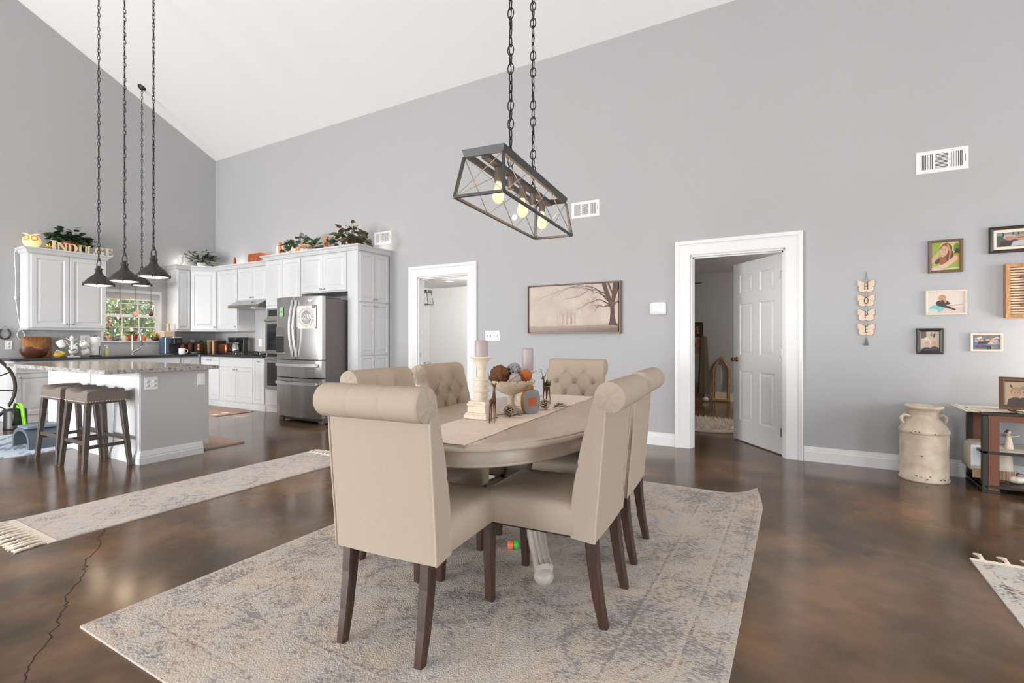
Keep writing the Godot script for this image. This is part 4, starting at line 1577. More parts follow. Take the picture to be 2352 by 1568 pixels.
func make_chair() -> Node3D:
	var t := thing("dining_chair", "", "chair", Vector3.ZERO, 0, "cream tufted dining chairs")
	var b := chair_back()
	var back := put("backrest", b[0], M.linen, t)
	put("rear_panel", b[2], M.linen, back)
	put("piping", b[3], M.linen_seam, back)
	var bm := S()
	ball(bm, Vector3.ZERO, V(0.009, 0.009, 0.005), 10, 6)
	bm.generate_normals()
	var bmesh := bm.commit()
	var prof := chair_profile()
	for q in b[1]:
		var z := -0.2
		for j in 36:
			if prof[j].y <= q.y:
				z = prof[j].x
		put("button", bmesh, M.linen, back, V(q.x, q.y, z - 0.020))
	# seat
	var st := S()
	loft(st, rrect(0.475, 0.46, 0.03, 5), [[0.365, 0.012], [0.372, 0.0], [0.45, -0.003], [0.472, 0.004], [0.486, 0.018], [0.494, 0.05], [0.499, 0.12], [0.501, 0.2]], mv(0, 0, 0.075))
	put("seat", st, M.linen, t)
	put("seat_base", bx(-0.21, 0.21, 0.352, 0.372, -0.16, 0.28), M.dark_gap, t)
	for s in [-1, 1]:
		st = S()
		sq_leg(st, [V(s * 0.192, 0.0, 0.262), V(s * 0.192, 0.2, 0.268), V(s * 0.192, 0.37, 0.268)], [0.034, 0.044, 0.050])
		put("leg", st, M.walnut, t)
		st = S()
		sq_leg(st, [V(s * 0.180, 0.0, -0.250), V(s * 0.181, 0.12, -0.226), V(s * 0.182, 0.26, -0.207), V(s * 0.182, 0.38, -0.198)], [0.036, 0.043, 0.048, 0.052])
		put("leg", st, M.walnut, t)
	return t

func build_dining() -> void:
	# table
	var t := thing("dining_table", "oval taupe-painted pedestal dining table", "table", V(8.44, 0.009, 2.975), 4.0)
	var top := ellipse(0.57, 0.965, 72, 2.15)
	var st := S()
	loft(st, top, [[0.692, 0.022], [0.696, 0.004], [0.704, 0.0], [0.712, 0.002], [0.719, 0.010], [0.7205, 0.018]], ID, true, true, false)
	loft(st, top, [[0.7205, 0.018], [0.722, 0.016], [0.725, 0.020], [0.727, 0.026], [0.7275, 0.08]], ID, true, false, true)
	put("tabletop", st, M.taupe_paint, t)
	st = S()
	loft(st, top, [[0.618, 0.078], [0.618, 0.062], [0.624, 0.058], [0.632, 0.062], [0.636, 0.066], [0.692, 0.066]], ID, true, true, false)
	put("apron", st, M.taupe_paint, t)
	for s in [-1, 1]:
		put("leaf_lock", bx(s * 0.515, s * 0.535, 0.625, 0.69, -0.02, 0.02, 0.004), M.taupe_leg, t)
	put("pedestal", L([[0.0, 0.105], [0.075, 0.11], [0.10, 0.13], [0.085, 0.16], [0.085, 0.16], [0.095, 0.17], [0.115, 0.23], [0.12, 0.29], [0.10, 0.36], [0.085, 0.40], [0.085, 0.40], [0.098, 0.41], [0.098, 0.425], [0.085, 0.435], [0.10, 0.47], [0.128, 0.52], [0.14, 0.56], [0.14, 0.585], [0.14, 0.585], [0.20, 0.59], [0.22, 0.618], [0.0, 0.62]], 32), M.taupe_leg, t)
	for e in [[1, 1], [-1, 1], [1, -1], [-1, -1]]:
		var leg := S()
		var dir := V(e[0] * 0.36, 0, e[1] * 0.51).normalized()
		var side := V(-dir.z, 0, dir.x)
		var path := [[0.06, 0.28, 0.055], [0.14, 0.315, 0.055], [0.24, 0.30, 0.052], [0.34, 0.25, 0.048], [0.43, 0.185, 0.044], [0.51, 0.125, 0.040], [0.57, 0.085, 0.040], [0.615, 0.075, 0.042]]
		var rows := []
		for i in path.size():
			var q: Array = path[i]
			var nx: Array = path[min(i + 1, 7)]
			var pv: Array = path[max(i - 1, 0)]
			var tg: Vector3 = (dir * (nx[0] - pv[0]) + Vector3.UP * (nx[1] - pv[1])).normalized()
			var up := side.cross(tg).normalized()
			if up.y < 0:
				up = -up
			var c: Vector3 = dir * q[0] + Vector3.UP * q[1]
			var ring := []
			var w: float = q[2]
			for k in 21:
				var u: float = lerp(-1.0, 1.0, k / 20.0)
				ring.append(c + side * u * w + up * (w * 0.75 + 0.005 * abs(sin(u * PI * 2.0)) - 0.012 * u * u))
			ring.append(c + side * w - up * w * 0.8)
			ring.append(c - side * w - up * w * 0.8)
			rows.append(ring)
		grid(leg, rows, true, true, false)
		for j in range(1, 22):
			tri(leg, rows[7][0], rows[7][j], rows[7][j + 1])
		ball(leg, dir * 0.605 + V(0, 0.041, 0), V(0.047, 0.041, 0.047), 18, 12)
		put("leg", leg, M.taupe_leg, t)
	# cloth down the middle of the table
	var cl := S()
	var rows := []
	for i in 41:
		var z: float = lerp(-0.945, 0.935, i / 40.0)
		var row := []
		for k in 9:
			var x: float = lerp(-0.175, 0.175, k / 8.0)
			row.append(V(x + 0.004 * sin(z * 9.0 + 1.0), 0.7298 + 0.0008 * sin(z * 23.0 + x * 17.0), z))
		rows.append(row)
	grid(cl, rows, false, true, true)
	for s in [0, 8]:
		for i in 40:
			var a: Vector3 = rows[i][s]
			var b: Vector3 = rows[i + 1][s]
			quad(cl, a, b, b - V(0, 0.002, 0), a - V(0, 0.002, 0))
	var rm := mat("runner_print", Color.WHITE, 0.9)
	rm.albedo_texture = tex(runner_image())
	rm.uv1_triplanar = true
	rm.uv1_scale = V(1.0 / 0.36, 1.0, 1.0 / 1.92)
	rm.uv1_offset = V(0.5, 0.0, 0.5)
	bump(rm, noise_tex(0.4, 2, 15, 256, [], 4.0), 0.2)
	var rn := put("table_runner", cl, rm)
	tag(rn, "pale cream cloth runner laid along the dining table", "table runner")
	rn.position = V(8.44, 0.010, 2.975)
	rn.rotation.y = deg_to_rad(4.0)
	# chairs
	var ch := make_chair()
	ch.position = V(8.497, 0.009, 3.955)
	ch.rotation.y = deg_to_rad(185.0)
	ch.set_meta("label", "cream roll-back dining chair at the near head of the table, its back towards us")
	dup(ch, V(8.925, 0.009, 3.475), -86.0, "cream roll-back dining chair seen from the side, nearer of the two by the doorway")
	dup(ch, V(8.865, 0.009, 2.855), -85.0, "cream roll-back dining chair behind the one seen from the side")
	dup(ch, V(8.095, 0.009, 3.475), 94.0, "cream tufted dining chair in front of the pantry, half hidden by the near chair")
	dup(ch, V(8.045, 0.009, 2.865), 95.0, "cream tufted dining chair in front of the white doorway")
	dup(ch, V(8.315, 0.009, 2.03), 3.0, "cream tufted dining chair at the far head of the table, below the tree picture")
	build_centrepiece()

func runner_image() -> Image:
	var im := Image.create(200, 1024, false, Image.FORMAT_RGB8)
	im.fill(c8(224, 209, 197))
	rng.seed = 9
	for i in 26:
		var p := Vector2(rng.randf_range(20, 180), rng.randf_range(20, 1004))
		var a := rng.randf() * TAU
		var d := Vector2(cos(a), sin(a)) * rng.randf_range(16, 26)
		var n := Vector2(-d.y, d.x) * 0.35
		fill_poly(im, [p - d, p - d * 0.3 + n, p + d * 0.4 + n * 0.8, p + d, p + d * 0.4 - n * 0.8, p - d * 0.3 - n], [c8(232, 221, 211), c8(214, 202, 186), c8(216, 205, 200)][i % 3])
	return im

func sprig(p: Node3D, at: Vector3, dirs: Array, length: float, mats: Material) -> void:
	# pine twigs with needles
	for d in dirs:
		var st := S()
		var tip: Vector3 = at + d * length
		tube(st, [at, at.lerp(tip, 0.5) + V(0, 0.006, 0), tip], [0.002, 0.0018, 0.001], 5)
		for k in 46:
			var t := rng.randf_range(0.08, 1.0)
			var c: Vector3 = at.lerp(tip, t) + V(0, 0.006 * sin(t * PI), 0)
			var n: Vector3 = (d + V(rng.randf_range(-1, 1), rng.randf_range(-0.15, 0.9), rng.randf_range(-1, 1)) * 1.0).normalized()
			var e: Vector3 = c + n * rng.randf_range(0.018, 0.03)
			e.y = max(e.y, 0.0006)
			var w := n.cross(V(0.3, 1, 0.2)).normalized() * 0.0011
			tri(st, c - w, c + w, e)
		put("twig", st, mats, p)

func pine_cone(label: String, at: Vector3, h: float, r: float, turn: float) -> void:
	var p := thing("pine_cone", label, "pine cone", at, turn, "pine cones on the dining table")
	var st := S()
	lathe(st, [Vector2(0.0, 0.002), Vector2(r * 0.4, h * 0.1), Vector2(r * 0.45, h * 0.4), Vector2(r * 0.25, h * 0.8), Vector2(0.0, h * 0.97)], 12)
	put("core", st, M.cone_brown, p)
	var sc := S()
	var tips := S()
	for i in 60:
		var t := i / 59.0
		var a := i * 2.39996
		var y: float = h * (0.06 + 0.86 * t)
		var rr: float = r * sin(PI * clamp(0.16 + 0.80 * t, 0.0, 1.0)) * 1.05
		var d := V(cos(a), 0, sin(a))
		var s := V(-sin(a), 0, cos(a)) * r * 0.26
		var up := V(0, h * 0.05, 0)
		var a0 := V(0, y, 0) + d * rr * 0.3
		var b0 := V(0, y + h * 0.02, 0) + d * rr
		quad(sc, a0 - s * 0.4, a0 + s * 0.4, b0 + s, b0 - s)
		quad(sc, a0 - s * 0.4 + up * 0.5, b0 - s + up, b0 + s + up, a0 + s * 0.4 + up * 0.5)
		quad(tips, b0 - s, b0 + s, b0 + s + up, b0 - s + up)
	put("scales", sc, M.cone_brown, p)
	put("scale_tips", tips, M.cone_tip, p)

func deer(label: String, at: Vector3, turn: float, h: float) -> Node3D:
	var p := thing("deer_figurine", label, "figurine", at, turn, "bronze deer on the dining table")
	var k := h / 0.26
	var st := S()
	# body along z, head at +z
	for e in [[-0.012, 0.028], [0.012, 0.028], [-0.012, -0.030], [0.012, -0.030]]:
		tube(st, [V(e[0] * 1.3, 0.0, e[1]) * k, V(e[0] * 1.2, 0.055, e[1]) * k, V(e[0], 0.10, e[1] * 0.95) * k, V(e[0] * 0.6, 0.13, e[1] * 0.8) * k], [0.0035 * k, 0.0038 * k, 0.0052 * k, 0.010 * k], 8)
	tube(st, [V(0, 0.128, -0.042) * k, V(0, 0.132, -0.032) * k, V(0, 0.130, 0.0) * k, V(0, 0.134, 0.028) * k, V(0, 0.150, 0.040) * k, V(0, 0.185, 0.046) * k, V(0, 0.215, 0.050) * k], [0.006 * k, 0.016 * k, 0.0165 * k, 0.0175 * k, 0.013 * k, 0.0085 * k, 0.007 * k], 12)
	tube(st, [V(0, 0.222, 0.040) * k, V(0, 0.222, 0.054) * k, V(0, 0.214, 0.072) * k, V(0, 0.207, 0.084) * k], [0.005 * k, 0.011 * k, 0.007 * k, 0.004 * k], 10)
	tube(st, [V(0, 0.14, -0.042) * k, V(0, 0.152, -0.052) * k], [0.004 * k, 0.002 * k], 6)
	for s in [-1, 1]:
		tube(st, [V(s * 0.007, 0.228, 0.046) * k, V(s * 0.016, 0.236, 0.042) * k, V(s * 0.022, 0.238, 0.040) * k], [0.003 * k, 0.004 * k, 0.001 * k], 6)
	put("body", st, M.deer_bronze, p)
	for s in [-1, 1]:
		var an := S()
		tube(an, [V(s * 0.005, 0.228, 0.046) * k, V(s * 0.016, 0.250, 0.040) * k, V(s * 0.030, 0.272, 0.036) * k, V(s * 0.034, 0.300, 0.040) * k], [0.0022 * k, 0.002 * k, 0.0016 * k, 0.0008 * k], 6)
		for e in [[0.016, 0.25, 0.008, 0.275], [0.026, 0.266, 0.044, 0.276], [0.031, 0.28, 0.020, 0.296], [0.033, 0.288, 0.046, 0.302]]:
			tube(an, [V(s * e[0], e[1], 0.038) * k, V(s * e[2], e[3], 0.044) * k], [0.0016 * k, 0.0006 * k], 5)
		put("antler", an, M.antler, p)
	return p

func build_centrepiece() -> void:
	var y := 0.7405
	rng.seed = 31
	# two turned candlesticks
	var holder := func(label: String, at: Vector3, h: float, clabel: String, ch: float) -> void:
		var t := thing("candlestick", label, "candlestick", at, 4.0, "cream turned candlesticks")
		var st := S()
		var k := h / 0.31
		loft(st, rrect(0.145, 0.145, 0.01, 3), [[0.0, 0.010], [0.004, 0.0], [0.022, 0.0], [0.030, 0.010], [0.034, 0.012], [0.036, 0.020], [0.068, 0.022], [0.072, 0.016], [0.082, 0.016], [0.086, 0.024], [0.094, 0.026], [0.096, 0.034]], ID, false)
		put("plinth", st, M.cream_chipped, t)
		st = S()
		var pr := [[0.044, 0.094], [0.040, 0.10], [0.030, 0.106], [0.042, 0.116], [0.042, 0.122], [0.030, 0.130], [0.048, 0.140], [0.048, 0.146], [0.030, 0.156], [0.044, 0.168], [0.044, 0.176], [0.030, 0.186], [0.042, 0.194], [0.040, 0.204], [0.022, 0.210], [0.022, 0.218], [0.024, 0.245], [0.034, 0.275], [0.044, 0.292], [0.062, 0.302], [0.064, 0.308], [0.0, 0.308]]
		for q in pr:
			q[1] = 0.094 + (q[1] - 0.094) * (h - 0.094) / (0.308 - 0.094)
		lathe(st, pr.map(func(q): return Vector2(q[0], q[1])), 28)
		put("turned_stem", st, M.cream_chipped, t)
		var c := thing("pillar_candle", clabel, "candle", at + V(0, h + 0.0005, 0), 0.0, "mauve pillar candles")
		st = S()
		lathe(st, [Vector2(0.0, 0.0), Vector2(0.036, 0.0), Vector2(0.037, 0.004), Vector2(0.037, ch - 0.008), Vector2(0.034, ch), Vector2(0.028, ch - 0.003), Vector2(0.022, ch - 0.012), Vector2(0.0, ch - 0.014)], 28)
		put("wax", st, M.candle_mauve, c)
		put("wick", T([V(0, ch - 0.014, 0), V(0.001, ch - 0.003, 0)], 0.0012, 5), M.ink, c)
	holder.call("cream distressed candlestick with a chunky square plinth, nearest the near chair", V(8.365, y, 3.285), 0.335, "mauve pillar candle on the taller near candlestick", 0.088)
	holder.call("cream distressed candlestick behind the pumpkin decoration", V(8.352, y, 2.722), 0.225, "tall mauve pillar candle behind the pumpkin decoration, its rim slumped", 0.145)
	# scalloped pedestal bowl
	var b := thing("pedestal_bowl", "cream footed bowl with scalloped rim in the table centre", "bowl", V(8.379, y, 2.985), 0.0)
	var st := S()
	lathe(st, [Vector2(0.0, 0.0), Vector2(0.062, 0.0), Vector2(0.064, 0.005), Vector2(0.050, 0.014), Vector2(0.030, 0.028), Vector2(0.020, 0.050), Vector2(0.018, 0.072), Vector2(0.026, 0.092), Vector2(0.030, 0.104)], 32)
	put("foot", st, M.cream_chipped, b)
	st = S()
	var outer := []
	var inner := []
	for lv in [[0.028, 0.098, 0], [0.062, 0.112, 0], [0.102, 0.137, 0], [0.130, 0.163, 0], [0.146, 0.188, 1]]:
		var ro := []
		var ri := []
		for k in 96:
			var a := TAU * k / 96
			var drop: float = 0.011 * clamp(1.0 - abs(sin(a * 8.0)) * 2.2, 0.0, 1.0) if lv[2] else 0.0
			ro.append(V(cos(a) * lv[0], lv[1] - drop, sin(a) * lv[0]))
			ri.append(V(cos(a) * (lv[0] - 0.006), lv[1] + (0.004 if lv[2] == 0 else 0.0) - drop, sin(a) * (lv[0] - 0.006)))
		outer.append(ro)
		inner.append(ri)
	grid(st, outer, true, true, true)
	grid(st, inner, true, true, false)
	grid(st, [outer[4], inner[4]], true, false, true)
	put("basin", st, M.cream_chipped, b)
	# balls heaped in the bowl
	var bb := V(8.379, y, 2.985)
	var rough := func(at: Vector3, r: float, sd: int, amp: float) -> SurfaceTool:
		var s2 := S()
		var n := noise(2.6, 4, sd)
		var rws := []
		for i in 29:
			var row := []
			for k in 48:
				var th := PI * i / 28.0 - PI / 2
				var ph := TAU * k / 48
				var d := V(cos(th) * cos(ph), sin(th), cos(th) * sin(ph))
				row.append(d * r * (1.0 + amp * n.get_noise_3dv(d)))
			rws.append(row)
		grid(s2, rws, true, true, true)
		return s2
	var woven := func(r: float, n: int, w: float) -> SurfaceTool:
		var s2 := S()
		for i in n:
			var bs := Basis.from_euler(V(rng.randf() * TAU, rng.randf() * TAU, rng.randf() * TAU))
			var pts := []
			for k in 22:
				var a := TAU * k / 22
				pts.append(bs * V(cos(a) * r, r * 0.12 * sin(a * 3.0 + i), sin(a) * r))
			tube(s2, pts, w, 5, true)
		return s2
	var o := put("decor_ball", rough.call(Vector3.ZERO, 0.058, 5, 0.32), M.moss_brown, self, bb + V(-0.058, 0.213, 0.035))
	tag(o, "large shaggy brown ball at the front of the footed bowl", "decor ball", "balls in the footed bowl")
	o = put("decor_ball", woven.call(0.042, 26, 0.0028), M.twig_silver, self, bb + V(0.0, 0.243, -0.040))
	tag(o, "silver and black woven twig ball on top of the footed bowl", "decor ball", "balls in the footed bowl")
	var core := S()
	ball(core, Vector3.ZERO, Vector3.ONE * 0.036, 14, 10)
	put("inner_ball", core, M.twig_dark, o)
	o = put("decor_ball", rough.call(Vector3.ZERO, 0.037, 8, 0.10), M.orange_ball, self, bb + V(0.082, 0.212, -0.035))
	tag(o, "orange-brown ball beside the mauve candle in the footed bowl", "decor ball", "balls in the footed bowl")
	o = put("decor_ball", rough.call(Vector3.ZERO, 0.036, 12, 0.08), M.stone_grey, self, bb + V(0.052, 0.198, 0.040))
	tag(o, "pale grey ball between the brown and orange balls", "decor ball", "balls in the footed bowl")
	var band := S()
	for i in 3:
		var bs := Basis.from_euler(V(i * 1.1, i * 0.7, 0.6))
		var pts := []
		for k in 24:
			pts.append(bs * V(cos(TAU * k / 24) * 0.0368, 0, sin(TAU * k / 24) * 0.0368))
		tube(band, pts, 0.0012, 4, true)
	put("crack_line", band, M.cone_brown, o)
	o = put("decor_ball", rough.call(Vector3.ZERO, 0.034, 14, 0.08), M.stone_grey, self, bb + V(-0.098, 0.202, -0.030))
	tag(o, "grey ball at the back of the footed bowl behind the candlestick", "decor ball", "balls in the footed bowl")
	# deer
	deer("bronze deer with its rump towards us, in front of the candlestick", V(8.492, y, 3.372), 201.0, 0.215)
	var d2 := deer("bronze antlered deer in profile with greenery, at the far end of the runner", V(8.412, y, 2.565), -122.0, 0.20)
	st = S()
	for i in 16:
		var a := rng.randf() * TAU
		var base := V(0.0, 0.115, -0.01)
		var e := base + V(cos(a) * 0.03, rng.randf_range(0.0, 0.05), sin(a) * 0.03)
		var s := V(-sin(a), 0.3, cos(a)) * 0.012
		quad(st, base, (base + e) * 0.5 + s, e, (base + e) * 0.5 - s)
	put("greenery", st, M.leaf_mid, d2)
	# pumpkin block
	var p := thing("pumpkin_decoration", "grey wooden pumpkin block with rust leather patch on the runner", "decoration", V(8.522, y, 3.008), 58.0)
	var pr := [Vector2(-0.030, 0.0), Vector2(0.030, 0.0), Vector2(0.046, 0.018), Vector2(0.054, 0.055), Vector2(0.053, 0.095), Vector2(0.042, 0.128), Vector2(0.020, 0.138), Vector2(-0.020, 0.138), Vector2(-0.042, 0.128), Vector2(-0.053, 0.095), Vector2(-0.054, 0.055), Vector2(-0.046, 0.018)]
	var up := Transform3D(Basis(V(1, 0, 0), V(0, 0, 1), V(0, 1, 0)), Vector3.ZERO)
	st = S()
	prism(st, pr, -0.018, 0.018, up)
	put("block", st, M.wood_tan, p)
	st = S()
	prism(st, pr, 0.018, 0.021, up)
	put("painted_face", st, M.pumpkin_grey, p)
	put("stem", bx(-0.014, 0.014, 0.138, 0.162, -0.014, 0.014, 0.003), M.wood_tan, p)
	put("leather_patch", bx(-0.030, 0.030, 0.046, 0.094, 0.021, 0.0235, 0.001), M.leather_rust, p)
	# cones and pine
	pine_cone("pine cone on a green pine sprig in front of the footed bowl", V(8.461, y, 3.155), 0.062, 0.030, 10)
	pine_cone("pale-tipped pine cone between the pumpkin block and the antlered deer", V(8.530, y, 2.835), 0.070, 0.030, 60)
	var g := thing("pine_sprig", "green pine sprig spread round the near pine cone", "pine sprig", V(8.50, y, 3.19), 0, "pine sprigs on the dining table")
	sprig(g, V(0, 0.008, 0), [V(-0.5, 0.05, 0.4).normalized(), V(0.2, 0.02, 0.5).normalized(), V(0.6, 0.1, -0.4).normalized(), V(0.5, 0.05, 0.1).normalized()], 0.075, M.pine_green)
	g = thing("pine_sprig", "green pine sprig beside the far pine cone", "pine sprig", V(8.560, y, 2.775), 0, "pine sprigs on the dining table")
	sprig(g, V(0, 0.008, 0), [V(0.3, 0.1, -0.6).normalized(), V(0.5, 0.05, -0.2).normalized(), V(0.1, 0.1, -0.8).normalized()], 0.085, M.pine_green)

func build_chandelier() -> void:
	var t := thing("linear_chandelier", "dark metal open-frame chandelier with three bulbs over the dining table", "chandelier", V(8.49, 1.86, 3.045), 6.4)
	var tw := 0.105
	var tl := 0.50
	var bw := 0.131
	var bl := 0.55
	var h := 0.205
	# flared top rim
	var st := S()
	molding(st, [Vector2(-tw, -tl), Vector2(tw, -tl), Vector2(tw, tl), Vector2(-tw, tl)], [Vector2(0.016, h), Vector2(0.0, h), Vector2(-0.010, h + 0.034), Vector2(0.010, h + 0.034), Vector2(0.016, h)], ID, true)
	put("top_rim", st, M.iron, t)
	var bar := func(a: Vector3, b: Vector3, w: float) -> SurfaceTool:
		var s2 := S()
		var d := (b - a)
		var z := d.normalized()
		var x := z.cross(Vector3.UP if abs(z.y) < 0.9 else Vector3.RIGHT).normalized()
		box(s2, V(0, 0, d.length() / 2), V(w, w, d.length()), 0.001, Transform3D(Basis(x, z.cross(x), z), a))
		return s2
	var T4 := [V(-tw, h, -tl), V(tw, h, -tl), V(tw, h, tl), V(-tw, h, tl)]
	var B4 := [V(-bw, 0, -bl), V(bw, 0, -bl), V(bw, 0, bl), V(-bw, 0, bl)]
	for k in 4:
		put("frame_post", bar.call(B4[k], T4[k], 0.014), M.iron, t)
		put("frame_rail", bar.call(B4[k], B4[(k + 1) % 4], 0.014), M.iron, t)
	# crossed wires: one cross on each end, three on each side
	var cross := func(a: Vector3, b: Vector3, c: Vector3, d: Vector3) -> void:
		put("wire", T([a, c], 0.0025, 5), M.nickel, t)
		put("wire", T([b, d], 0.0025, 5), M.nickel, t)
	cross.call(B4[0], B4[1], T4[1], T4[0])
	cross.call(B4[2], B4[3], T4[3], T4[2])
	for e in [[1, 2], [0, 3]]:
		for k in 3:
			cross.call(B4[e[0]].lerp(B4[e[1]], k / 3.0), B4[e[0]].lerp(B4[e[1]], (k + 1) / 3.0), T4[e[0]].lerp(T4[e[1]], (k + 1) / 3.0), T4[e[0]].lerp(T4[e[1]], k / 3.0))
	# socket bar
	put("socket_bar", bx(-0.022, 0.022, h - 0.012, h + 0.014, -tl + 0.02, tl - 0.02, 0.003), M.iron, t)
	for z in [-0.33, 0.0, 0.33]:
		put("socket", L([[0.0, h - 0.085], [0.019, h - 0.085], [0.019, h - 0.012], [0.021, h - 0.01]], 16, mv(0, 0, z)), M.iron, t)
		put("bulb", L([[0.0, h - 0.195], [0.014, h - 0.192], [0.026, h - 0.178], [0.030, h - 0.158], [0.027, h - 0.138], [0.018, h - 0.112], [0.013, h - 0.096], [0.013, h - 0.084]], 18, mv(0, 0, z)), M.bulb_glow, t)
		light(OmniLight3D.new(), V(0, h - 0.155, z), c8(255, 206, 150), 0.10, 0.025, t, "bulb_light")
	for z in [-0.17, 0.17]:
		put("spare_socket", L([[0.0, h - 0.075], [0.017, h - 0.078], [0.018, h - 0.012]], 14, mv(0, 0, z)), M.iron, t)
		put("loop", T([V(-0.012, h + 0.014, z), V(-0.012, h + 0.04, z), V(0, h + 0.052, z), V(0.012, h + 0.04, z), V(0.012, h + 0.014, z)], 0.004, 6), M.iron, t)
		chain(t, V(0, EAVE + SLOPE * (3.045 + z) - 1.86 - 0.01, z), V(0, h + 0.05, z), 0.064, 0.0033)
		put("ceiling_canopy", L([[0.0, -0.03], [0.03, -0.028], [0.055, -0.012], [0.06, 0.0], [0.0, 0.004]], 18, Transform3D(Basis(Vector3.RIGHT, -atan(SLOPE)), V(0, EAVE + SLOPE * (3.045 + z) - 1.86, z))), M.iron, t)

# ---------- floor things ----------
func rug(called: String, label: String, at: Vector3, w: float, d: float, t: float, m: Material, curl := false) -> Node3D:
	var st := SurfaceTool.new()
	st.begin(Mesh.PRIMITIVE_TRIANGLES)
	var nx := 28
	var nz := 36
	var p := func(i: int, k: int, up: bool) -> Vector3:
		var x: float = w * i / nx
		var z: float = d * k / nz
		var y := t if up else 0.0
		if curl:
			# the far corner lifts and rolls back a little
			var e: float = max(0.0, 0.30 - Vector2(w - x, z).length()) / 0.30
			y += 0.075 * e * e
			x -= 0.05 * e * e
			z += 0.03 * e * e
			y += 0.004 * (sin(z * 5.0) + 1.0) * smoothstep(0.6, 0.0, w - x) * 0.4
		return V(x, y, z)
	var add := func(i, k, up) -> void:
		st.set_uv(Vector2(float(i) / nx, float(k) / nz))
		st.add_vertex(p.call(i, k, up))
	st.set_smooth_group(0)
	for i in nx:
		for k in nz:
			for q in [[0, 0], [1, 0], [1, 1], [0, 0], [1, 1], [0, 1]]:
				add.call(i + q[0], k + q[1], true)
	st.set_smooth_group(-1)
	for i in nx:
		for k in [0, nz]:
			for q in [[0, true], [1, true], [1, false], [0, true], [1, false], [0, false]]:
				add.call(i + q[0], k, q[1])
	for k in nz:
		for i in [0, nx]:
			for q in [[0, true], [1, true], [1, false], [0, true], [1, false], [0, false]]:
				add.call(i, k + q[0], q[1])
	var o := put(called, st, m, self, at)
	tag(o, label, "rug" if not called.ends_with("mat") else "mat")
	return o

func rug_mat(called: String, im: Image, fuzz: float, tile: Vector3) -> StandardMaterial3D:
	var m := mat(called, Color.WHITE, 0.95, 0.0, 0.2)
	m.albedo_texture = tex(im)
	m.detail_enabled = true
	m.detail_uv_layer = BaseMaterial3D.DETAIL_UV_1
	m.detail_enabled = false
	return m

func tassels(o: Node3D, x0: float, x1: float, n: int, z: float, dirz: float, length: float) -> void:
	rng.seed = 40 + n
	for i in n:
		var x: float = lerp(x0, x1, (i + 0.5) / n)
		var st := S()
		var bend := rng.randf_range(-0.02, 0.02)
		var e := V(x + bend, 0.007, z + dirz * length * 0.55)
		tube(st, [V(x, 0.006, z), V(x + bend * 0.5, 0.010, z + dirz * length * 0.3), e], [0.011, 0.009, 0.012], 7)
		for k in 5:
			var a := (k - 2) * 0.22 + rng.randf_range(-0.1, 0.1)
			tube(st, [e, e + V(sin(a) * 0.4, 0.0, cos(a) * dirz) * length * 0.25 + V(0, -0.001, 0), e + V(sin(a), 0.0, cos(a) * dirz) * length * rng.randf_range(0.38, 0.5) + V(0, -0.004, 0)], [0.008, 0.0075, 0.0035], 5)
		put("tassel", st, M.mat_cream, o)

func build_rugs() -> void:
	var base := c8(203, 191, 179)
	var dark := c8(136, 131, 130)
	var m := rug_mat("dining_rug_weave", rug_image(720, 988, 21, base, dark, 0.06, 0.016, true), 0.3, V(1, 1, 1))
	bump(m, noise_tex(0.35, 2, 19, 1024, [], 8.0), 0.3)
	rug("dining_rug", "large distressed cream and grey rug under the dining table", V(7.335, 0.0, 1.495), 2.325, 3.185, 0.009, m, true)
	m = rug_mat("runner_weave", rug_image(260, 860, 51, c8(203, 192, 184), c8(138, 137, 140), -0.08, 0.03, false), 0.3, V(1, 1, 1))
	var r := rug("runner_rug", "long pale distressed runner rug with tassels along the island", V(5.485, 0.0, 2.17), 0.665, 2.20, 0.007, m)
	put("hem", bx(0.0, 0.665, 0.0, 0.0085, 2.20, 2.245, 0.002), M.mat_cream, r)
	put("hem", bx(0.0, 0.665, 0.0, 0.0085, -0.035, 0.0, 0.002), M.mat_cream, r)
	tassels(r, 0.0, 0.665, 12, 2.24, 1.0, 0.15)
	tassels(r, 0.0, 0.665, 13, -0.03, -1.0, 0.12)
	m = rug_mat("hall_rug_weave", rug_image(560, 766, 91, c8(206, 199, 192), c8(84, 80, 80), -0.1, 0.03, true), 0.3, V(1, 1, 1))
	r = rug("living_rug", "corner of a white and charcoal tasselled rug near the console", V(10.66, 0.0, 2.08), 1.9, 2.6, 0.007, m)
	put("hem", bx(0.0, 1.9, 0.0, 0.0085, -0.03, 0.0, 0.002), M.mat_cream, r)
	tassels(r, 0.0, 1.9, 19, -0.025, -1.0, 0.10)
	rug("kitchen_mat", "tan cushioned mat on the floor beyond the island", V(3.05, 0.0, 2.19), 1.40, 0.43, 0.016, M.mat_tan)
	rug("kitchen_mat", "pinkish tan mat on the floor by the oven cabinet", V(1.25, 0.0, 0.70), 1.06, 0.60, 0.008, M.mat_tan)
	var im := Image.create(256, 128, false, Image.FORMAT_RGB8)
	im.fill(c8(206, 216, 226))
	rng.seed = 8
	for i in 60:
		var p := Vector2(rng.randf() * 256, rng.randf() * 128)
		var g := rng.randf_range(0.8, 1.0)
		fill_poly(im, [p, p + Vector2(16, 3), p + Vector2(30, 16), p + Vector2(12, 12)], Color(0.66 * g, 0.73 * g, 0.82 * g))
	m = rug_mat("blue_mat_print", im, 0.2, V(1, 1, 1))
	rug("door_mat", "pale blue patterned mat under the step stool", V(1.55, 0.0, 3.12), 1.60, 0.73, 0.006, m)

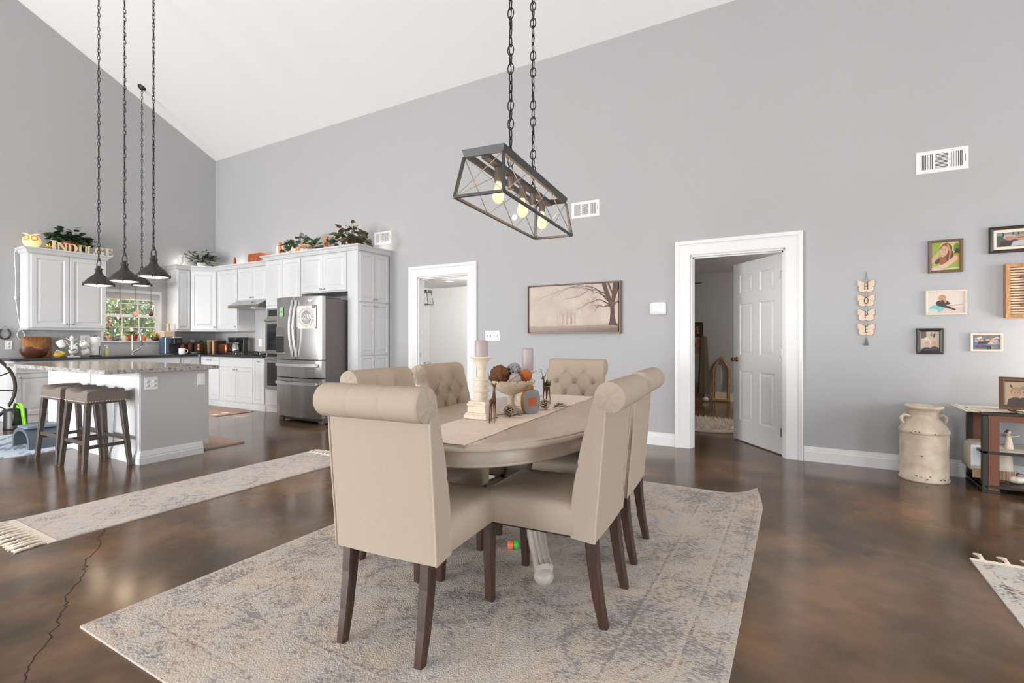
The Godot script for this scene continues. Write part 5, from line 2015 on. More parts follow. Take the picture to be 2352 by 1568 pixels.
func make_stool() -> Node3D:
	var t := thing("bar_stool", "", "stool", Vector3.ZERO, 0, "saddle bar stools at the island")
	var hx := 0.225
	var hz := 0.155
	var st := S()
	# saddle cushion: the dip runs along z
	var rows := []
	for i in 25:
		var x: float = lerp(-hx, hx, i / 24.0)
		var u: float = x / hx
		var topy: float = 0.690 + 0.048 * pow(abs(u), 1.6) - 0.020 * pow(abs(u), 12.0) * 1.6
		var ring := []
		var e := 0.012 * pow(abs(u), 10.0)
		for q in [[-hz + e, 0.605], [-hz - 0.004 + e, 0.64], [-hz + e, topy - 0.020], [-hz + 0.012 + e, topy - 0.004], [-hz * 0.4, topy], [0.0, topy + 0.002], [hz * 0.4, topy], [hz - 0.012 - e, topy - 0.004], [hz - e, topy - 0.020], [hz + 0.004 - e, 0.64], [hz - e, 0.605]]:
			ring.append(V(x, q[1], q[0]))
		rows.append(ring)
	grid(st, rows, false, true, true)
	for e in [0, 24]:
		for j in range(1, 10):
			tri(st, rows[e][0], rows[e][j], rows[e][j + 1])
	put("seat", st, M.stool_cloth, t)
	put("seat_board", bx(-hx + 0.01, hx - 0.01, 0.590, 0.606, -hz + 0.01, hz - 0.01), M.stool_wood, t)
	st = S()
	var n := 22
	for s in [-1, 1]:
		for i in n:
			ball(st, V(lerp(-hx + 0.01, hx - 0.01, i / (n - 1.0)), 0.613, s * (hz + 0.001)), V(0.0055, 0.0055, 0.003), 6, 4)
		for i in 15:
			ball(st, V(s * (hx + 0.001), 0.613, lerp(-hz + 0.01, hz - 0.01, i / 14.0)), V(0.003, 0.0055, 0.0055), 6, 4)
	var nh := put("nailheads", st, M.nickel, t)
	nh.set_meta("kind", "stuff")
	var feet := []
	for sx in [-1, 1]:
		for sz in [-1, 1]:
			st = S()
			var a := V(sx * 0.242, 0.0, sz * 0.172)
			var b := V(sx * 0.196, 0.595, sz * 0.128)
			sq_leg(st, [a, b], [0.036, 0.046], 0.1)
			put("leg", st, M.stool_wood, t)
	for s in [-1, 1]:
		put("stretcher", bx(-0.21, 0.21, 0.235, 0.265, s * 0.152 - 0.01, s * 0.152 + 0.01, 0.002), M.stool_wood, t)
		put("stretcher", bx(s * 0.225 - 0.011, s * 0.225 + 0.011, 0.20, 0.23, -0.145, 0.145, 0.002), M.stool_wood, t)
	return t

func build_props() -> void:
	var s := make_stool()
	s.position = V(4.24, 0, 3.485)
	s.set_meta("label", "taupe saddle bar stool nearer the island corner")
	dup(s, V(3.65, 0, 3.475), 0.0, "taupe saddle bar stool behind the nearer one, beside the step stool")
	# wagon wheel
	var w := thing("wagon_wheel", "old spoked wagon wheel leaning by the end of the kitchen cabinets", "wheel", V(0.72, 0.0, 3.57))
	var pts := []
	for k in 48:
		pts.append(V(0, 0.52 + 0.50 * sin(TAU * k / 48), 0.50 * cos(TAU * k / 48)))
	put("rim", T(pts, 0.020, 8, true), M.wheel_iron, w)
	put("hub", L([[0.0, -0.07], [0.045, -0.06], [0.055, -0.02], [0.055, 0.02], [0.045, 0.06], [0.0, 0.07]], 16, Transform3D(Basis(V(0, 0, 1), PI / 2), V(0, 0.52, 0))), M.wheel_iron, w)
	for k in 12:
		var a := TAU * k / 12 + 0.1
		put("spoke", T([V(0, 0.52 + 0.05 * sin(a), 0.05 * cos(a)), V(0, 0.52 + 0.49 * sin(a), 0.49 * cos(a))], 0.009, 7), M.wheel_iron, w)
	# dark watering canister and lime tray
	var c := thing("canister", "dark grey canister with a looped handle beside the wagon wheel", "canister", V(1.02, 0, 3.15))
	put("body", L([[0.0, 0.0], [0.115, 0.0], [0.12, 0.01], [0.115, 0.03], [0.112, 0.23], [0.104, 0.255], [0.06, 0.265], [0.0, 0.268]], 24), M.black_plastic, c)
	put("handle", T([V(0.10, 0.06, 0.05), V(0.16, 0.10, 0.06), V(0.155, 0.22, 0.06), V(0.08, 0.31, 0.03), V(-0.02, 0.32, 0.0), V(-0.05, 0.26, -0.01)], 0.013, 8), M.black_plastic, c)
	put("spout", T([V(-0.08, 0.2, 0.02), V(-0.13, 0.28, 0.05), V(-0.15, 0.31, 0.06)], [0.02, 0.018, 0.03], 10), M.white_plastic, c)
	c = thing("plastic_tray", "lime green tray standing upright behind the dark canister", "tray", V(0.90, 0.0, 3.105))
	var st := S()
	loft(st, rrect(0.30, 0.33, 0.05, 5), [[0.0, 0.006], [0.004, 0.0], [0.018, 0.0], [0.022, 0.006]], Transform3D(Basis(V(1, 0, 0), V(0, -0.1, 0.995), V(0, 0.995, 0.1)), V(0.16, 0.17, 0.0)))
	put("panel", st, M.lime, c)
	# arched step stool
	c = thing("step_stool", "grey arched plastic step stool on the pale blue mat", "step stool", V(2.66, 0.006, 3.53))
	st = S()
	var outer := []
	var inner := []
	for k in 17:
		var a := PI * k / 16.0
		outer.append(Vector2(cos(a) * 0.245, pow(sin(a), 0.7) * 0.215))
		inner.append(Vector2(cos(a) * 0.205, pow(sin(a), 0.7) * 0.178))
	var prf := outer.duplicate()
	inner.reverse()
	prf.append_array(inner)
	prism(st, prf, -0.30, 0.03, Transform3D(Basis(V(1, 0, 0), V(0, 0, 1), V(0, 1, 0)), Vector3.ZERO))
	put("arch", st, M.rubber_grey, c)
	st = S()
	loft(st, rrect(0.26, 0.33, 0.03, 4), [[0.205, 0.004], [0.214, 0.0], [0.224, 0.0], [0.229, 0.006]], mv(0.02, 0, -0.135))
	put("tread", st, mat("tread_blue", c8(118, 132, 148), 0.4), c)
	put("side_knob", L([[0.0, 0.0], [0.03, 0.0], [0.026, 0.012], [0.0, 0.014]], 16, Transform3D(Basis(Vector3.RIGHT, PI / 2), V(0.0, 0.11, -0.27))), M.nickel, c)
	put("back_wall", bx(-0.19, 0.19, 0.0, 0.15, -0.295, -0.28, 0.003), M.rubber_grey, c)
	# little toy under the table
	c = thing("toy_maraca", "small orange and green plastic toy on the rug under the table", "toy", V(8.50, 0.009, 3.17), 30)
	st = S()
	lathe(st, [Vector2(0.0, 0.0), Vector2(0.020, 0.0), Vector2(0.024, 0.008), Vector2(0.024, 0.022), Vector2(0.018, 0.03), Vector2(0.0, 0.031)], 18, Transform3D(Basis(V(0, 0, 1), PI / 2), V(0.0, 0.024, 0)))
	put("disc", st, M.toy_orange, c)
	st = S()
	lathe(st, [Vector2(0.0, 0.0), Vector2(0.018, 0.002), Vector2(0.026, 0.012), Vector2(0.022, 0.026), Vector2(0.0, 0.032)], 18, Transform3D(Basis(V(0, 0, 1), -PI / 2), V(0.0, 0.026, 0)))
	put("cap", st, M.toy_green, c)
	# horseshoe and outlets on the window wall
	c = thing("horseshoe", "iron horseshoe hung by a wire on the gable wall", "horseshoe", V(0.012, 1.24, 2.99))
	pts = []
	for k in 15:
		var a := deg_to_rad(-235.0 + 290.0 * k / 14.0)
		pts.append(V(0, sin(a) * 0.075, cos(a) * 0.058))
	put("shoe", T(pts, 0.011, 8), M.wheel_iron, c)
	put("hanger", T([V(0, 0.045, -0.045), V(0.004, 0.12, 0.0), V(0, 0.045, 0.045)], 0.002, 5), M.wheel_iron, c)
	c = thing("power_outlet", "white outlet plate low on the gable wall under the horseshoe", "outlet", V(0.001, 1.078, 2.946), 90, "power outlets and switches")
	outlet_plate(c, 0.078, 0.125)
	outlet_slots(c)
	c = thing("power_outlet", "white double plate on the gable wall behind the paper towel", "outlet", V(0.001, 1.158, 2.06), 90, "power outlets and switches")
	outlet_plate(c, 0.13, 0.125)
	outlet_slots(c)
	c = thing("power_outlet", "small white plate on the gable wall above the copper canisters", "outlet", V(0.001, 1.115, 0.436), 90, "power outlets and switches")
	outlet_plate(c, 0.085, 0.07)
	c = thing("power_outlet", "white outlet plate behind the black coffee maker", "outlet", V(1.024, 1.088, 0.001), 0, "power outlets and switches")
	outlet_plate(c, 0.078, 0.135)
	outlet_slots(c)
	c = thing("power_outlet", "white outlet plate on the wall under the range hood", "outlet", V(1.416, 1.094, 0.001), 0, "power outlets and switches")
	outlet_plate(c, 0.078, 0.13)
	outlet_slots(c)

# ---------- on and around the worktop ----------
func mug(label: String, at: Vector3, b: Basis, r: float, h: float, group := "white mugs") -> void:
	var t := thing("mug", label, "mug", at, 0, group)
	t.basis = b
	put("cup", L([[0.0, 0.0], [r * 0.88, 0.0], [r * 0.96, 0.006], [r, h * 0.3], [r, h], [r - 0.004, h], [r - 0.005, 0.01], [0.0, 0.008]], 22), M.white_ceramic, t)
	put("handle", T([V(r * 0.95, h * 0.80, 0), V(r * 1.45, h * 0.78, 0), V(r * 1.62, h * 0.5, 0), V(r * 1.45, h * 0.24, 0), V(r * 0.95, h * 0.2, 0)], 0.007, 8), M.white_ceramic, t)

func build_counter() -> void:
	var y := 0.8955
	var st := S()
	# dough bowl with squash and frog
	var b := thing("dough_bowl", "rough dark wooden bowl at the left end of the worktop", "bowl", V(0.36, y, 2.77), 90)
	var outer := []
	var inner := []
	for lv in [[0.5, 0.0], [0.8, 0.03], [0.98, 0.09], [1.0, 0.14]]:
		var ro := []
		var ri := []
		for k in 40:
			var a := TAU * k / 40
			var wob: float = 0.018 * sin(a * 3.0 + 0.8) * lv[1] / 0.14
			ro.append(V(cos(a) * 0.16 * lv[0], lv[1] + wob, sin(a) * 0.10 * lv[0]))
			ri.append(V(cos(a) * 0.145 * lv[0], lv[1] + wob + (0.012 if lv[1] < 0.13 else 0.0), sin(a) * 0.088 * lv[0]))
		outer.append(ro)
		inner.append(ri)
	grid(st, outer, true, true, true)
	grid(st, inner, true, true, false)
	grid(st, [outer[3], inner[3]], true, false, true)
	for r in [[outer[0], true], [inner[0], false]]:
		for k in range(1, 39):
			tri(st, r[0][0], r[0][k], r[0][k + 1])
	put("shell", st, M.bowl_wood, b)
	st = S()
	ball(st, Vector3.ZERO, V(0.05, 0.045, 0.075), 18, 12)
	tag(put("squash", st, M.squash_orange, self, V(0.37, y + 0.115, 2.74)), "orange squash lying in the dark wooden bowl", "squash")
	st = S()
	ball(st, Vector3.ZERO, V(0.045, 0.035, 0.045), 14, 10)
	ball(st, V(0.02, 0.03, 0.02), V(0.014, 0.014, 0.014), 10, 8)
	tag(put("gourd", st, M.frog_green, self, V(0.385, y + 0.115, 2.845)), "small green gourd in the dark wooden bowl", "gourd")
	# cutting board leaning on the wall
	b = thing("cutting_board", "brown wooden cutting board leaning on the wall behind the bowl", "cutting board", V(0.075, y, 2.66), 90)
	st = S()
	loft(st, rrect(0.33, 0.30, 0.02, 4), [[0.0, 0.003], [0.003, 0.0], [0.019, 0.0], [0.022, 0.003]], Transform3D(Basis(V(1, 0, 0), V(0, 0.13, 0.99), V(0, 0.99, -0.13)), V(0, 0.15, 0)))
	put("plank_board", st, M.board_wood, b)
	# yellow ceramic creature
	b = thing("ceramic_figure", "small yellow ceramic chicken figure by the mug tree", "figurine", V(0.46, y, 2.53), 60)
	st = S()
	ball(st, V(0, 0.035, 0), V(0.065, 0.035, 0.035), 16, 10)
	ball(st, V(0.05, 0.055, 0.0), V(0.03, 0.026, 0.024), 12, 8)
	ball(st, V(-0.03, 0.06, 0.0), V(0.022, 0.02, 0.02), 12, 8)
	put("body", st, M.bee_yellow, b)
	put("comb", T([V(0.0, 0.06, 0), V(0.02, 0.085, 0), V(-0.02, 0.09, 0.01)], 0.006, 6), M.stone_grey, b)
	# mug tree
	b = thing("mug_tree", "white wooden mug tree on the worktop", "mug tree", V(0.40, y, 2.36))
	put("base", bx(-0.075, 0.075, 0.0, 0.016, -0.075, 0.075, 0.003), M.white_ceramic, b)
	put("post", L([[0.022, 0.016], [0.020, 0.25], [0.026, 0.27], [0.024, 0.30], [0.0, 0.325]], 12), M.white_ceramic, b)
	var arms := [[0.16, 80.0], [0.16, 200.0], [0.16, 320.0], [0.235, 20.0], [0.235, 140.0], [0.235, 260.0]]
	for q in arms:
		var a := deg_to_rad(q[1])
		put("peg", T([V(0, q[0], 0), V(cos(a) * 0.075, q[0] + 0.045, sin(a) * 0.075)], 0.006, 6), M.white_ceramic, b)
	var names := ["white mug low on the mug tree, facing the room", "white mug low on the mug tree near the yellow figure", "white mug low on the mug tree, on the paper towel side", "white mug high on the mug tree, on the paper towel side", "white mug high in front on the mug tree", "white mug high on the mug tree, beside the cutting board"]
	var k := 0
	for q in [[V(0.075, 0.075, 0.02), V(0.75, 0.45, 0.2)], [V(-0.02, 0.06, 0.10), V(0.1, -0.5, 0.8)], [V(0.03, 0.06, -0.105), V(0.35, 0.25, -0.9)], [V(0.02, 0.165, -0.095), V(0.45, 0.3, -0.85)], [V(0.09, 0.155, 0.01), V(0.7, -0.6, 0.15)], [V(-0.02, 0.155, 0.10), V(0.15, 0.75, 0.45)]]:
		var up: Vector3 = q[1].normalized()
		var x := up.cross(V(0.2, 0.9, 0.4)).normalized()
		var bs := Basis(x.cross(up).normalized(), up, x.cross(up).normalized().cross(up))
		mug(names[k], V(0.40, y, 2.36) + q[0], bs.orthonormalized(), 0.045, 0.096, "mugs on the mug tree")
		k += 1
	# paper towel
	b = thing("paper_towel_holder", "black iron paper towel stand left of the window", "towel holder", V(0.33, y, 2.045))
	put("base", L([[0.0, 0.0], [0.075, 0.0], [0.078, 0.008], [0.06, 0.016], [0.0, 0.018]], 20), M.black_iron, b)
	put("rod", T([V(0, 0.0, 0), V(0, 0.30, 0)], 0.006, 8), M.black_iron, b)
	put("finial", T([V(0, 0.295, -0.02), V(0, 0.325, -0.008), V(0, 0.32, 0.012), V(0, 0.30, 0.02)], 0.004, 6), M.black_iron, b)
	put("side_arm", T([V(0.072, 0.01, -0.02), V(0.075, 0.12, -0.03), V(0.07, 0.16, -0.035)], 0.005, 6), M.black_iron, b)
	tag(put("paper_towel_roll", L([[0.02, 0.0], [0.062, 0.0], [0.063, 0.006], [0.063, 0.272], [0.062, 0.278], [0.02, 0.278]], 28), M.white_plastic, self, V(0.33, y + 0.019, 2.045)), "white paper towel roll on its iron stand", "paper towel")
	# soap
	b = thing("soap_dispenser", "amber soap bottle with white pump by the faucet", "soap bottle", V(0.33, y, 1.895))
	put("bottle", L([[0.0, 0.0], [0.032, 0.0], [0.035, 0.008], [0.035, 0.07], [0.028, 0.10], [0.015, 0.112], [0.015, 0.12]], 18), M.soap_amber, b)
	put("pump", L([[0.017, 0.118], [0.017, 0.135], [0.008, 0.14], [0.007, 0.158], [0.018, 0.162], [0.02, 0.172], [0.0, 0.175]], 14), M.white_plastic, b)
	put("nozzle", T([V(0, 0.168, 0), V(0.02, 0.17, 0.03), V(0.022, 0.164, 0.04)], 0.006, 6), M.white_plastic, b)
	# coffee machine, block on top
	b = thing("espresso_machine", "blue-steel and black pod coffee machine right of the window", "coffee machine", V(0.30, y, 0.955), 90)
	put("housing", bx(-0.115, 0.115, 0.0, 0.295, -0.15, 0.06, 0.012), M.blue_steel, b)
	put("brew_head", bx(-0.02, 0.115, 0.17, 0.28, 0.06, 0.16, 0.010), M.black_plastic, b)
	put("drip_tray", bx(-0.10, 0.11, 0.0, 0.03, 0.06, 0.17, 0.005), M.black_plastic, b)
	put("inner_panel", bx(-0.06, 0.11, 0.03, 0.19, 0.058, 0.066, 0.002), M.black_plastic, b)
	put("lid", bx(-0.02, 0.11, 0.28, 0.30, 0.0, 0.14, 0.006), M.nickel, b)
	put("badge", bx(0.03, 0.085, 0.215, 0.222, 0.160, 0.1615), M.nickel, b)
	mug("white mug standing in front of the pod coffee machine", V(0.50, y, 0.865), Basis(Vector3.UP, deg_to_rad(60)), 0.052, 0.105, "white mugs")
	b = thing("storage_box", "small tan box on the coffee machine", "box", V(0.28, y + 0.302, 0.985), 90)
	put("carton", bx(-0.095, 0.085, 0.0, 0.10, -0.06, 0.06, 0.006), M.basket_tan, b)
	put("rim", bx(-0.098, 0.088, 0.085, 0.104, -0.063, 0.063, 0.004), M.pot_cream, b)
	b = thing("pepper_mill", "pale wooden pepper mill on the tan box", "pepper mill", V(0.30, y + 0.407, 0.99))
	put("mill_body", L([[0.0, 0.0], [0.030, 0.0], [0.032, 0.01], [0.026, 0.05], [0.020, 0.075], [0.028, 0.10], [0.030, 0.115], [0.018, 0.13], [0.0, 0.135]], 18), M.mill_wood, b)
	# copper canisters
	var can := func(label: String, at: Vector3) -> void:
		var q := thing("canister", label, "canister", at, 0, "dark copper canisters")
		put("body", L([[0.0, 0.0], [0.056, 0.0], [0.060, 0.01], [0.068, 0.07], [0.070, 0.14], [0.064, 0.175]], 22), M.copper_dark, q)
		put("lid", L([[0.066, 0.172], [0.062, 0.186], [0.035, 0.2], [0.008, 0.206], [0.006, 0.22], [0.011, 0.228], [0.0, 0.238]], 22), M.copper_dark, q)
	can.call("dark copper lidded canister beside the white mug", V(0.30, y, 0.765))
	can.call("dark copper lidded canister behind the toaster box", V(0.28, y, 0.625))
	b = thing("coffee_grinder", "small black grinder with copper drum on the corner worktop", "grinder", V(0.34, y, 0.505), 70)
	put("housing", bx(-0.07, 0.07, 0.0, 0.21, -0.06, 0.06, 0.010), M.black_plastic, b)
	put("drum", L([[0.0, 0.03], [0.034, 0.03], [0.038, 0.06], [0.034, 0.17], [0.0, 0.18]], 18, mv(0.0, 0.0, 0.055)), M.copper, b)
	b = thing("phone_dock", "low dark dish in front of the copper canisters", "dish", V(0.50, y, 0.65))
	put("dish", L([[0.0, 0.0], [0.07, 0.0], [0.085, 0.03], [0.08, 0.034], [0.062, 0.01], [0.0, 0.008]], 22), M.jar_dark, b)
	# books along the corner
	var bk := [[0.075, 0.14, 0.225, c8(120, 104, 88), -10.0, "grey-brown cookbook leaning at the start of the row"], [0.245, 0.045, 0.24, c8(150, 152, 50), 0.0, "olive-green cookbook in the worktop row"], [0.325, 0.03, 0.225, c8(120, 96, 66), 0.0, "thin brown book beside the green cookbook"], [0.375, 0.028, 0.245, c8(206, 190, 178), 4.0, "thin cream cookbook in the worktop row"], [0.445, 0.045, 0.22, c8(86, 56, 40), 0.0, "dark brown book beside the thin cream cookbook"], [0.52, 0.065, 0.235, c8(204, 160, 104), 0.0, "thick tan cookbook in the worktop row"], [0.60, 0.05, 0.235, c8(50, 46, 44), 0.0, "black book at the end of the worktop row"]]
	for e in bk:
		var q := thing("cookbook", e[5], "book", V(e[0] + e[1] / 2, y, 0.27), 0, "cookbooks on the corner worktop")
		q.rotation.z = deg_to_rad(e[4])
		if e[4] != 0.0:
			q.position.y += 0.004 + (0.012 if e[4] < 0 else 0.0)
		var cm := mat("cover_%d" % int(e[0] * 1000), e[3], 0.6)
		var ss := S()
		bx(-e[1] / 2, -e[1] / 2 + 0.003, 0.0, e[2], -0.09, 0.09, 0.001, ss)
		bx(e[1] / 2 - 0.003, e[1] / 2, 0.0, e[2], -0.09, 0.09, 0.001, ss)
		bx(-e[1] / 2, e[1] / 2, 0.0, e[2], 0.087, 0.092, 0.001, ss)
		put("cover", ss, cm, q)
		put("pages", bx(-e[1] / 2 + 0.003, e[1] / 2 - 0.003, 0.004, e[2] - 0.004, -0.086, 0.087), M.mat_cream, q)
	# toaster and coffee maker
	b = thing("toaster", "copper-toned toaster between the books and the coffee maker", "toaster", V(0.80, y, 0.26))
	st = S()
	loft(st, rrect(0.26, 0.17, 0.04, 5), [[0.012, 0.004], [0.02, 0.0], [0.15, 0.0], [0.17, 0.008], [0.178, 0.03]])
	put("shell", st, M.copper, b)
	put("base", bx(-0.12, 0.12, 0.0, 0.014, -0.075, 0.075, 0.003), M.black_plastic, b)
	for z in [-0.03, 0.03]:
		put("slot", bx(-0.095, 0.095, 0.174, 0.180, z - 0.012, z + 0.012), M.dark_gap, b)
	b = thing("coffee_maker", "black drip coffee maker with steel carafe on the worktop", "coffee maker", V(1.14, y, 0.25))
	put("tower", bx(-0.02, 0.13, 0.0, 0.29, -0.12, -0.02, 0.010), M.black_plastic, b)
	st = S()
	loft(st, rrect(0.25, 0.24, 0.03, 4), [[0.205, 0.03], [0.215, 0.012], [0.27, 0.0], [0.292, 0.0], [0.297, 0.006]], mv(0.0, 0, 0.0))
	put("brew_head", st, M.black_plastic, b)
	put("hot_plate", bx(-0.13, 0.13, 0.0, 0.024, -0.12, 0.12, 0.006), M.stainless, b)
	put("carafe", L([[0.0, 0.025], [0.062, 0.026], [0.07, 0.06], [0.066, 0.12], [0.05, 0.165], [0.05, 0.18], [0.0, 0.185]], 22, mv(0.0, 0, 0.045)), M.chrome, b)
	put("carafe_handle", T([V(-0.05, 0.16, 0.07), V(-0.095, 0.15, 0.09), V(-0.10, 0.09, 0.09), V(-0.06, 0.05, 0.07)], 0.010, 8), M.black_plastic, b)
	b = thing("tissue_pack", "pale blue paper pack standing by the oven cabinet", "package", V(2.05, y, 0.09))
	put("pack", bx(-0.045, 0.065, 0.0, 0.255, -0.04, 0.04, 0.012), M.tissue_blue, b)

func build_sill() -> void:
	var y := 1.1305
	var x := -0.035
	var pot := func(label: String, z: float, prof: Array, m: Material) -> Node3D:
		var t := thing("sill_pot", label, "pot", V(x, y, z), 0, "pots on the window sill")
		put("pot", L(prof, 20), m, t)
		return t
	var blades := func(t: Node3D, n: int, y0: float, h: float, sp: float, mats: Array) -> void:
		for i in n:
			var a := rng.randf() * TAU
			var st := S()
			var e := V(cos(a) * sp * rng.randf(), h * rng.randf_range(0.6, 1.0), sin(a) * sp)
			var s := V(-sin(a), 0.2, cos(a)) * 0.012
			quad(st, V(0, y0, 0), V(e.x * 0.5, y0 + e.y * 0.6, e.z * 0.5) + s, V(e.x, y0 + e.y, e.z), V(e.x * 0.5, y0 + e.y * 0.6, e.z * 0.5) - s)
			put("leaf", st, mats[i % mats.size()], t)
	rng.seed = 61
	var p: Node3D = pot.call("pink stemmed vase with succulents at the left end of the sill", 1.735, [[0.0, 0.0], [0.028, 0.0], [0.022, 0.02], [0.024, 0.045], [0.055, 0.07], [0.062, 0.085], [0.055, 0.085], [0.0, 0.075]], M.pot_pink)
	blades.call(p, 16, 0.078, 0.055, 0.05, [M.leaf_mid, M.petal_yellow, M.leaf_silver])
	pot.call("low dark glass bowl on the window sill", 1.63, [[0.0, 0.0], [0.03, 0.0], [0.048, 0.018], [0.046, 0.045], [0.036, 0.055], [0.0, 0.05]], M.jar_dark)
	p = pot.call("cream square-sided pot on the window sill", 1.52, [[0.0, 0.0], [0.034, 0.0], [0.036, 0.004], [0.042, 0.085], [0.038, 0.085], [0.0, 0.07]], M.pot_cream)
	p = pot.call("terracotta pot on the window sill behind the faucet", 1.385, [[0.0, 0.0], [0.052, 0.0], [0.072, 0.095], [0.072, 0.095], [0.080, 0.097], [0.082, 0.118], [0.074, 0.118], [0.0, 0.10]], M.terracotta)
	blades.call(p, 18, 0.10, 0.09, 0.07, [M.leaf_mid, M.leaf_dark])
	pot.call("orange glass jar on the window sill right of the faucet", 1.225, [[0.0, 0.0], [0.036, 0.0], [0.038, 0.06], [0.034, 0.078], [0.022, 0.085], [0.022, 0.11], [0.0, 0.115]], M.jar_orange)
	p = pot.call("brown pot of yellow flowers at the right end of the sill", 1.045, [[0.0, 0.0], [0.045, 0.0], [0.062, 0.05], [0.058, 0.06], [0.0, 0.055]], M.copper_dark)
	blades.call(p, 20, 0.05, 0.07, 0.08, [M.leaf_mid, M.leaf_cream])
	for i in 9:
		var st := S()
		var c := V(rng.randf_range(-0.02, 0.04), rng.randf_range(0.07, 0.13), rng.randf_range(-0.07, 0.07))
		for k in 6:
			var a := TAU * k / 6
			tri(st, c, c + V(0.006, sin(a) * 0.02, cos(a) * 0.02), c + V(0.006, sin(a + 0.8) * 0.02, cos(a + 0.8) * 0.02))
		put("flower", st, [M.petal_yellow, M.orange_wax][i % 2], p)
	# ornaments hung in the window
	var orn := func(label: String, z: float, ytop: float, yb: float, m: Material, r: float) -> void:
		var t := thing("hanging_ornament", label, "ornament", V(0.012, yb, z), 0, "ornaments hung in the kitchen window")
		put("cord", T([V(0, ytop - yb, 0), V(0, r * 1.6, 0)], 0.0035, 6), M.wood_tan, t)
		put("hook", T([V(-0.008, ytop - yb + 0.012, 0), V(0.006, ytop - yb + 0.014, 0), V(0.004, ytop - yb - 0.004, 0)], 0.003, 6), M.nickel, t)
		var st := S()
		ball(st, V(0, 0, 0), V(r * 0.75, r, r), 16, 12)
		lathe(st, [Vector2(0.008, r * 0.9), Vector2(0.008, r * 1.5), Vector2(0.0, r * 1.6)], 10)
		put("bauble", st, m, t)
	orn.call("pinkish gourd ornament hung by a tan cord in the kitchen window", 1.365, 2.055, 1.585, M.pot_pink, 0.042)
	orn.call("dark round ornament hung near the right side of the kitchen window", 1.13, 2.05, 1.60, M.copper_dark, 0.038)
	orn.call("small glass ornament cord at the left of the kitchen window", 1.588, 2.06, 1.50, M.jar_dark, 0.02)
	var t := thing("window_flower_decal", "pink and red flower ornament against the left window panes", "ornament", V(-0.06, 1.43, 1.72))
	for i in 12:
		var st := S()
		var c := V(0.0, rng.randf_range(-0.09, 0.10), rng.randf_range(-0.05, 0.05))
		for k in 5:
			var a := TAU * k / 5
			tri(st, c, c + V(0.004, sin(a) * 0.022, cos(a) * 0.022), c + V(0.004, sin(a + 0.9) * 0.022, cos(a + 0.9) * 0.022))
		put("petal", st, [M.petal_pink, M.leaf_wine, M.leaf_silver][i % 3], t)
	put("stem", T([V(0, -0.11, 0), V(0, 0.11, 0.01)], 0.003, 5), M.leaf_dark, t)

# ---------- on top of the wall cabinets ----------
func leaf_mesh(kind: String) -> Mesh:
	if cache.has("leaf " + kind):
		return cache["leaf " + kind]
	var st := S()
	var o := []
	match kind:
		"heart":
			o = [V(0, 0, 0), V(0.30, 0.05, -0.06), V(0.46, 0.06, 0.18), V(0.36, 0.04, 0.52), V(0.16, -0.02, 0.80), V(0, -0.08, 1.0)]
		"lance":
			o = [V(0, 0, 0), V(0.10, 0.03, 0.12), V(0.20, 0.04, 0.38), V(0.17, 0.02, 0.66), V(0.08, -0.06, 0.88), V(0, -0.14, 1.05)]
		"round":
			o = [V(0, 0, 0), V(0.30, 0.02, 0.10), V(0.46, 0.02, 0.42), V(0.38, 0.0, 0.74), V(0.18, -0.02, 0.94), V(0, -0.03, 1.0)]
		_:
			o = [V(0, 0, 0), V(0.34, 0.04, -0.10), V(0.28, 0.03, 0.22), V(0.52, 0.03, 0.34), V(0.24, 0.0, 0.58), V(0, -0.05, 1.0)]
	for s in [-1, 1]:
		for k in range(0, 5):
			var a := V(o[k].x * s, o[k].y, o[k].z)
			var b := V(o[k + 1].x * s, o[k + 1].y, o[k + 1].z)
			var ma := V(0, -0.02 * sin(o[k].z * PI), max(o[k].z, 0.0))
			var mb := V(0, -0.02 * sin(o[k + 1].z * PI), max(o[k + 1].z, 0.0))
			if s > 0:
				quad(st, ma, a, b, mb)
			else:
				quad(st, mb, b, a, ma)
	st.generate_normals()
	cache["leaf " + kind] = st.commit()
	return cache["leaf " + kind]

func leafy(t: Node3D, n: int, origin: Vector3, spread: Vector3, size: Vector2, kinds: Array, mats: Array, droop: float) -> void:
	for i in n:
		var a := rng.randf() * TAU
		var d := V(cos(a), 0, sin(a))
		var r := sqrt(rng.randf())
		var h := rng.randf()
		var p := origin + V(d.x * spread.x * r, spread.y * (h * (1.0 - 0.5 * r)) - droop * r * r, d.z * spread.z * r)
		var dir := (V(d.x, rng.randf_range(-0.5, 0.5) - droop * r * 2.0, d.z) + V(rng.randf_range(-0.4, 0.4), 0, rng.randf_range(-0.4, 0.4))).normalized()
		var x := dir.cross(Vector3.UP)
		x = x.normalized() if x.length() > 0.05 else Vector3.RIGHT
		var sc := rng.randf_range(size.x, size.y)
		var leaf := put("leaf", leaf_mesh(kinds[i % kinds.size()]), mats[rng.randi() % mats.size()], t)
		leaf.transform = Transform3D(Basis(x, x.cross(dir) * -1.0, dir).rotated(dir, rng.randf_range(-0.8, 0.8)).scaled(Vector3.ONE * sc), p)
		if i % 4 == 0:
			var st := S()
			tube(st, [origin + V(0, -0.03, 0), (origin + p) * 0.5 + V(0, 0.03, 0), p], 0.0025, 4)
			put("stem", st, M.leaf_dark, t)

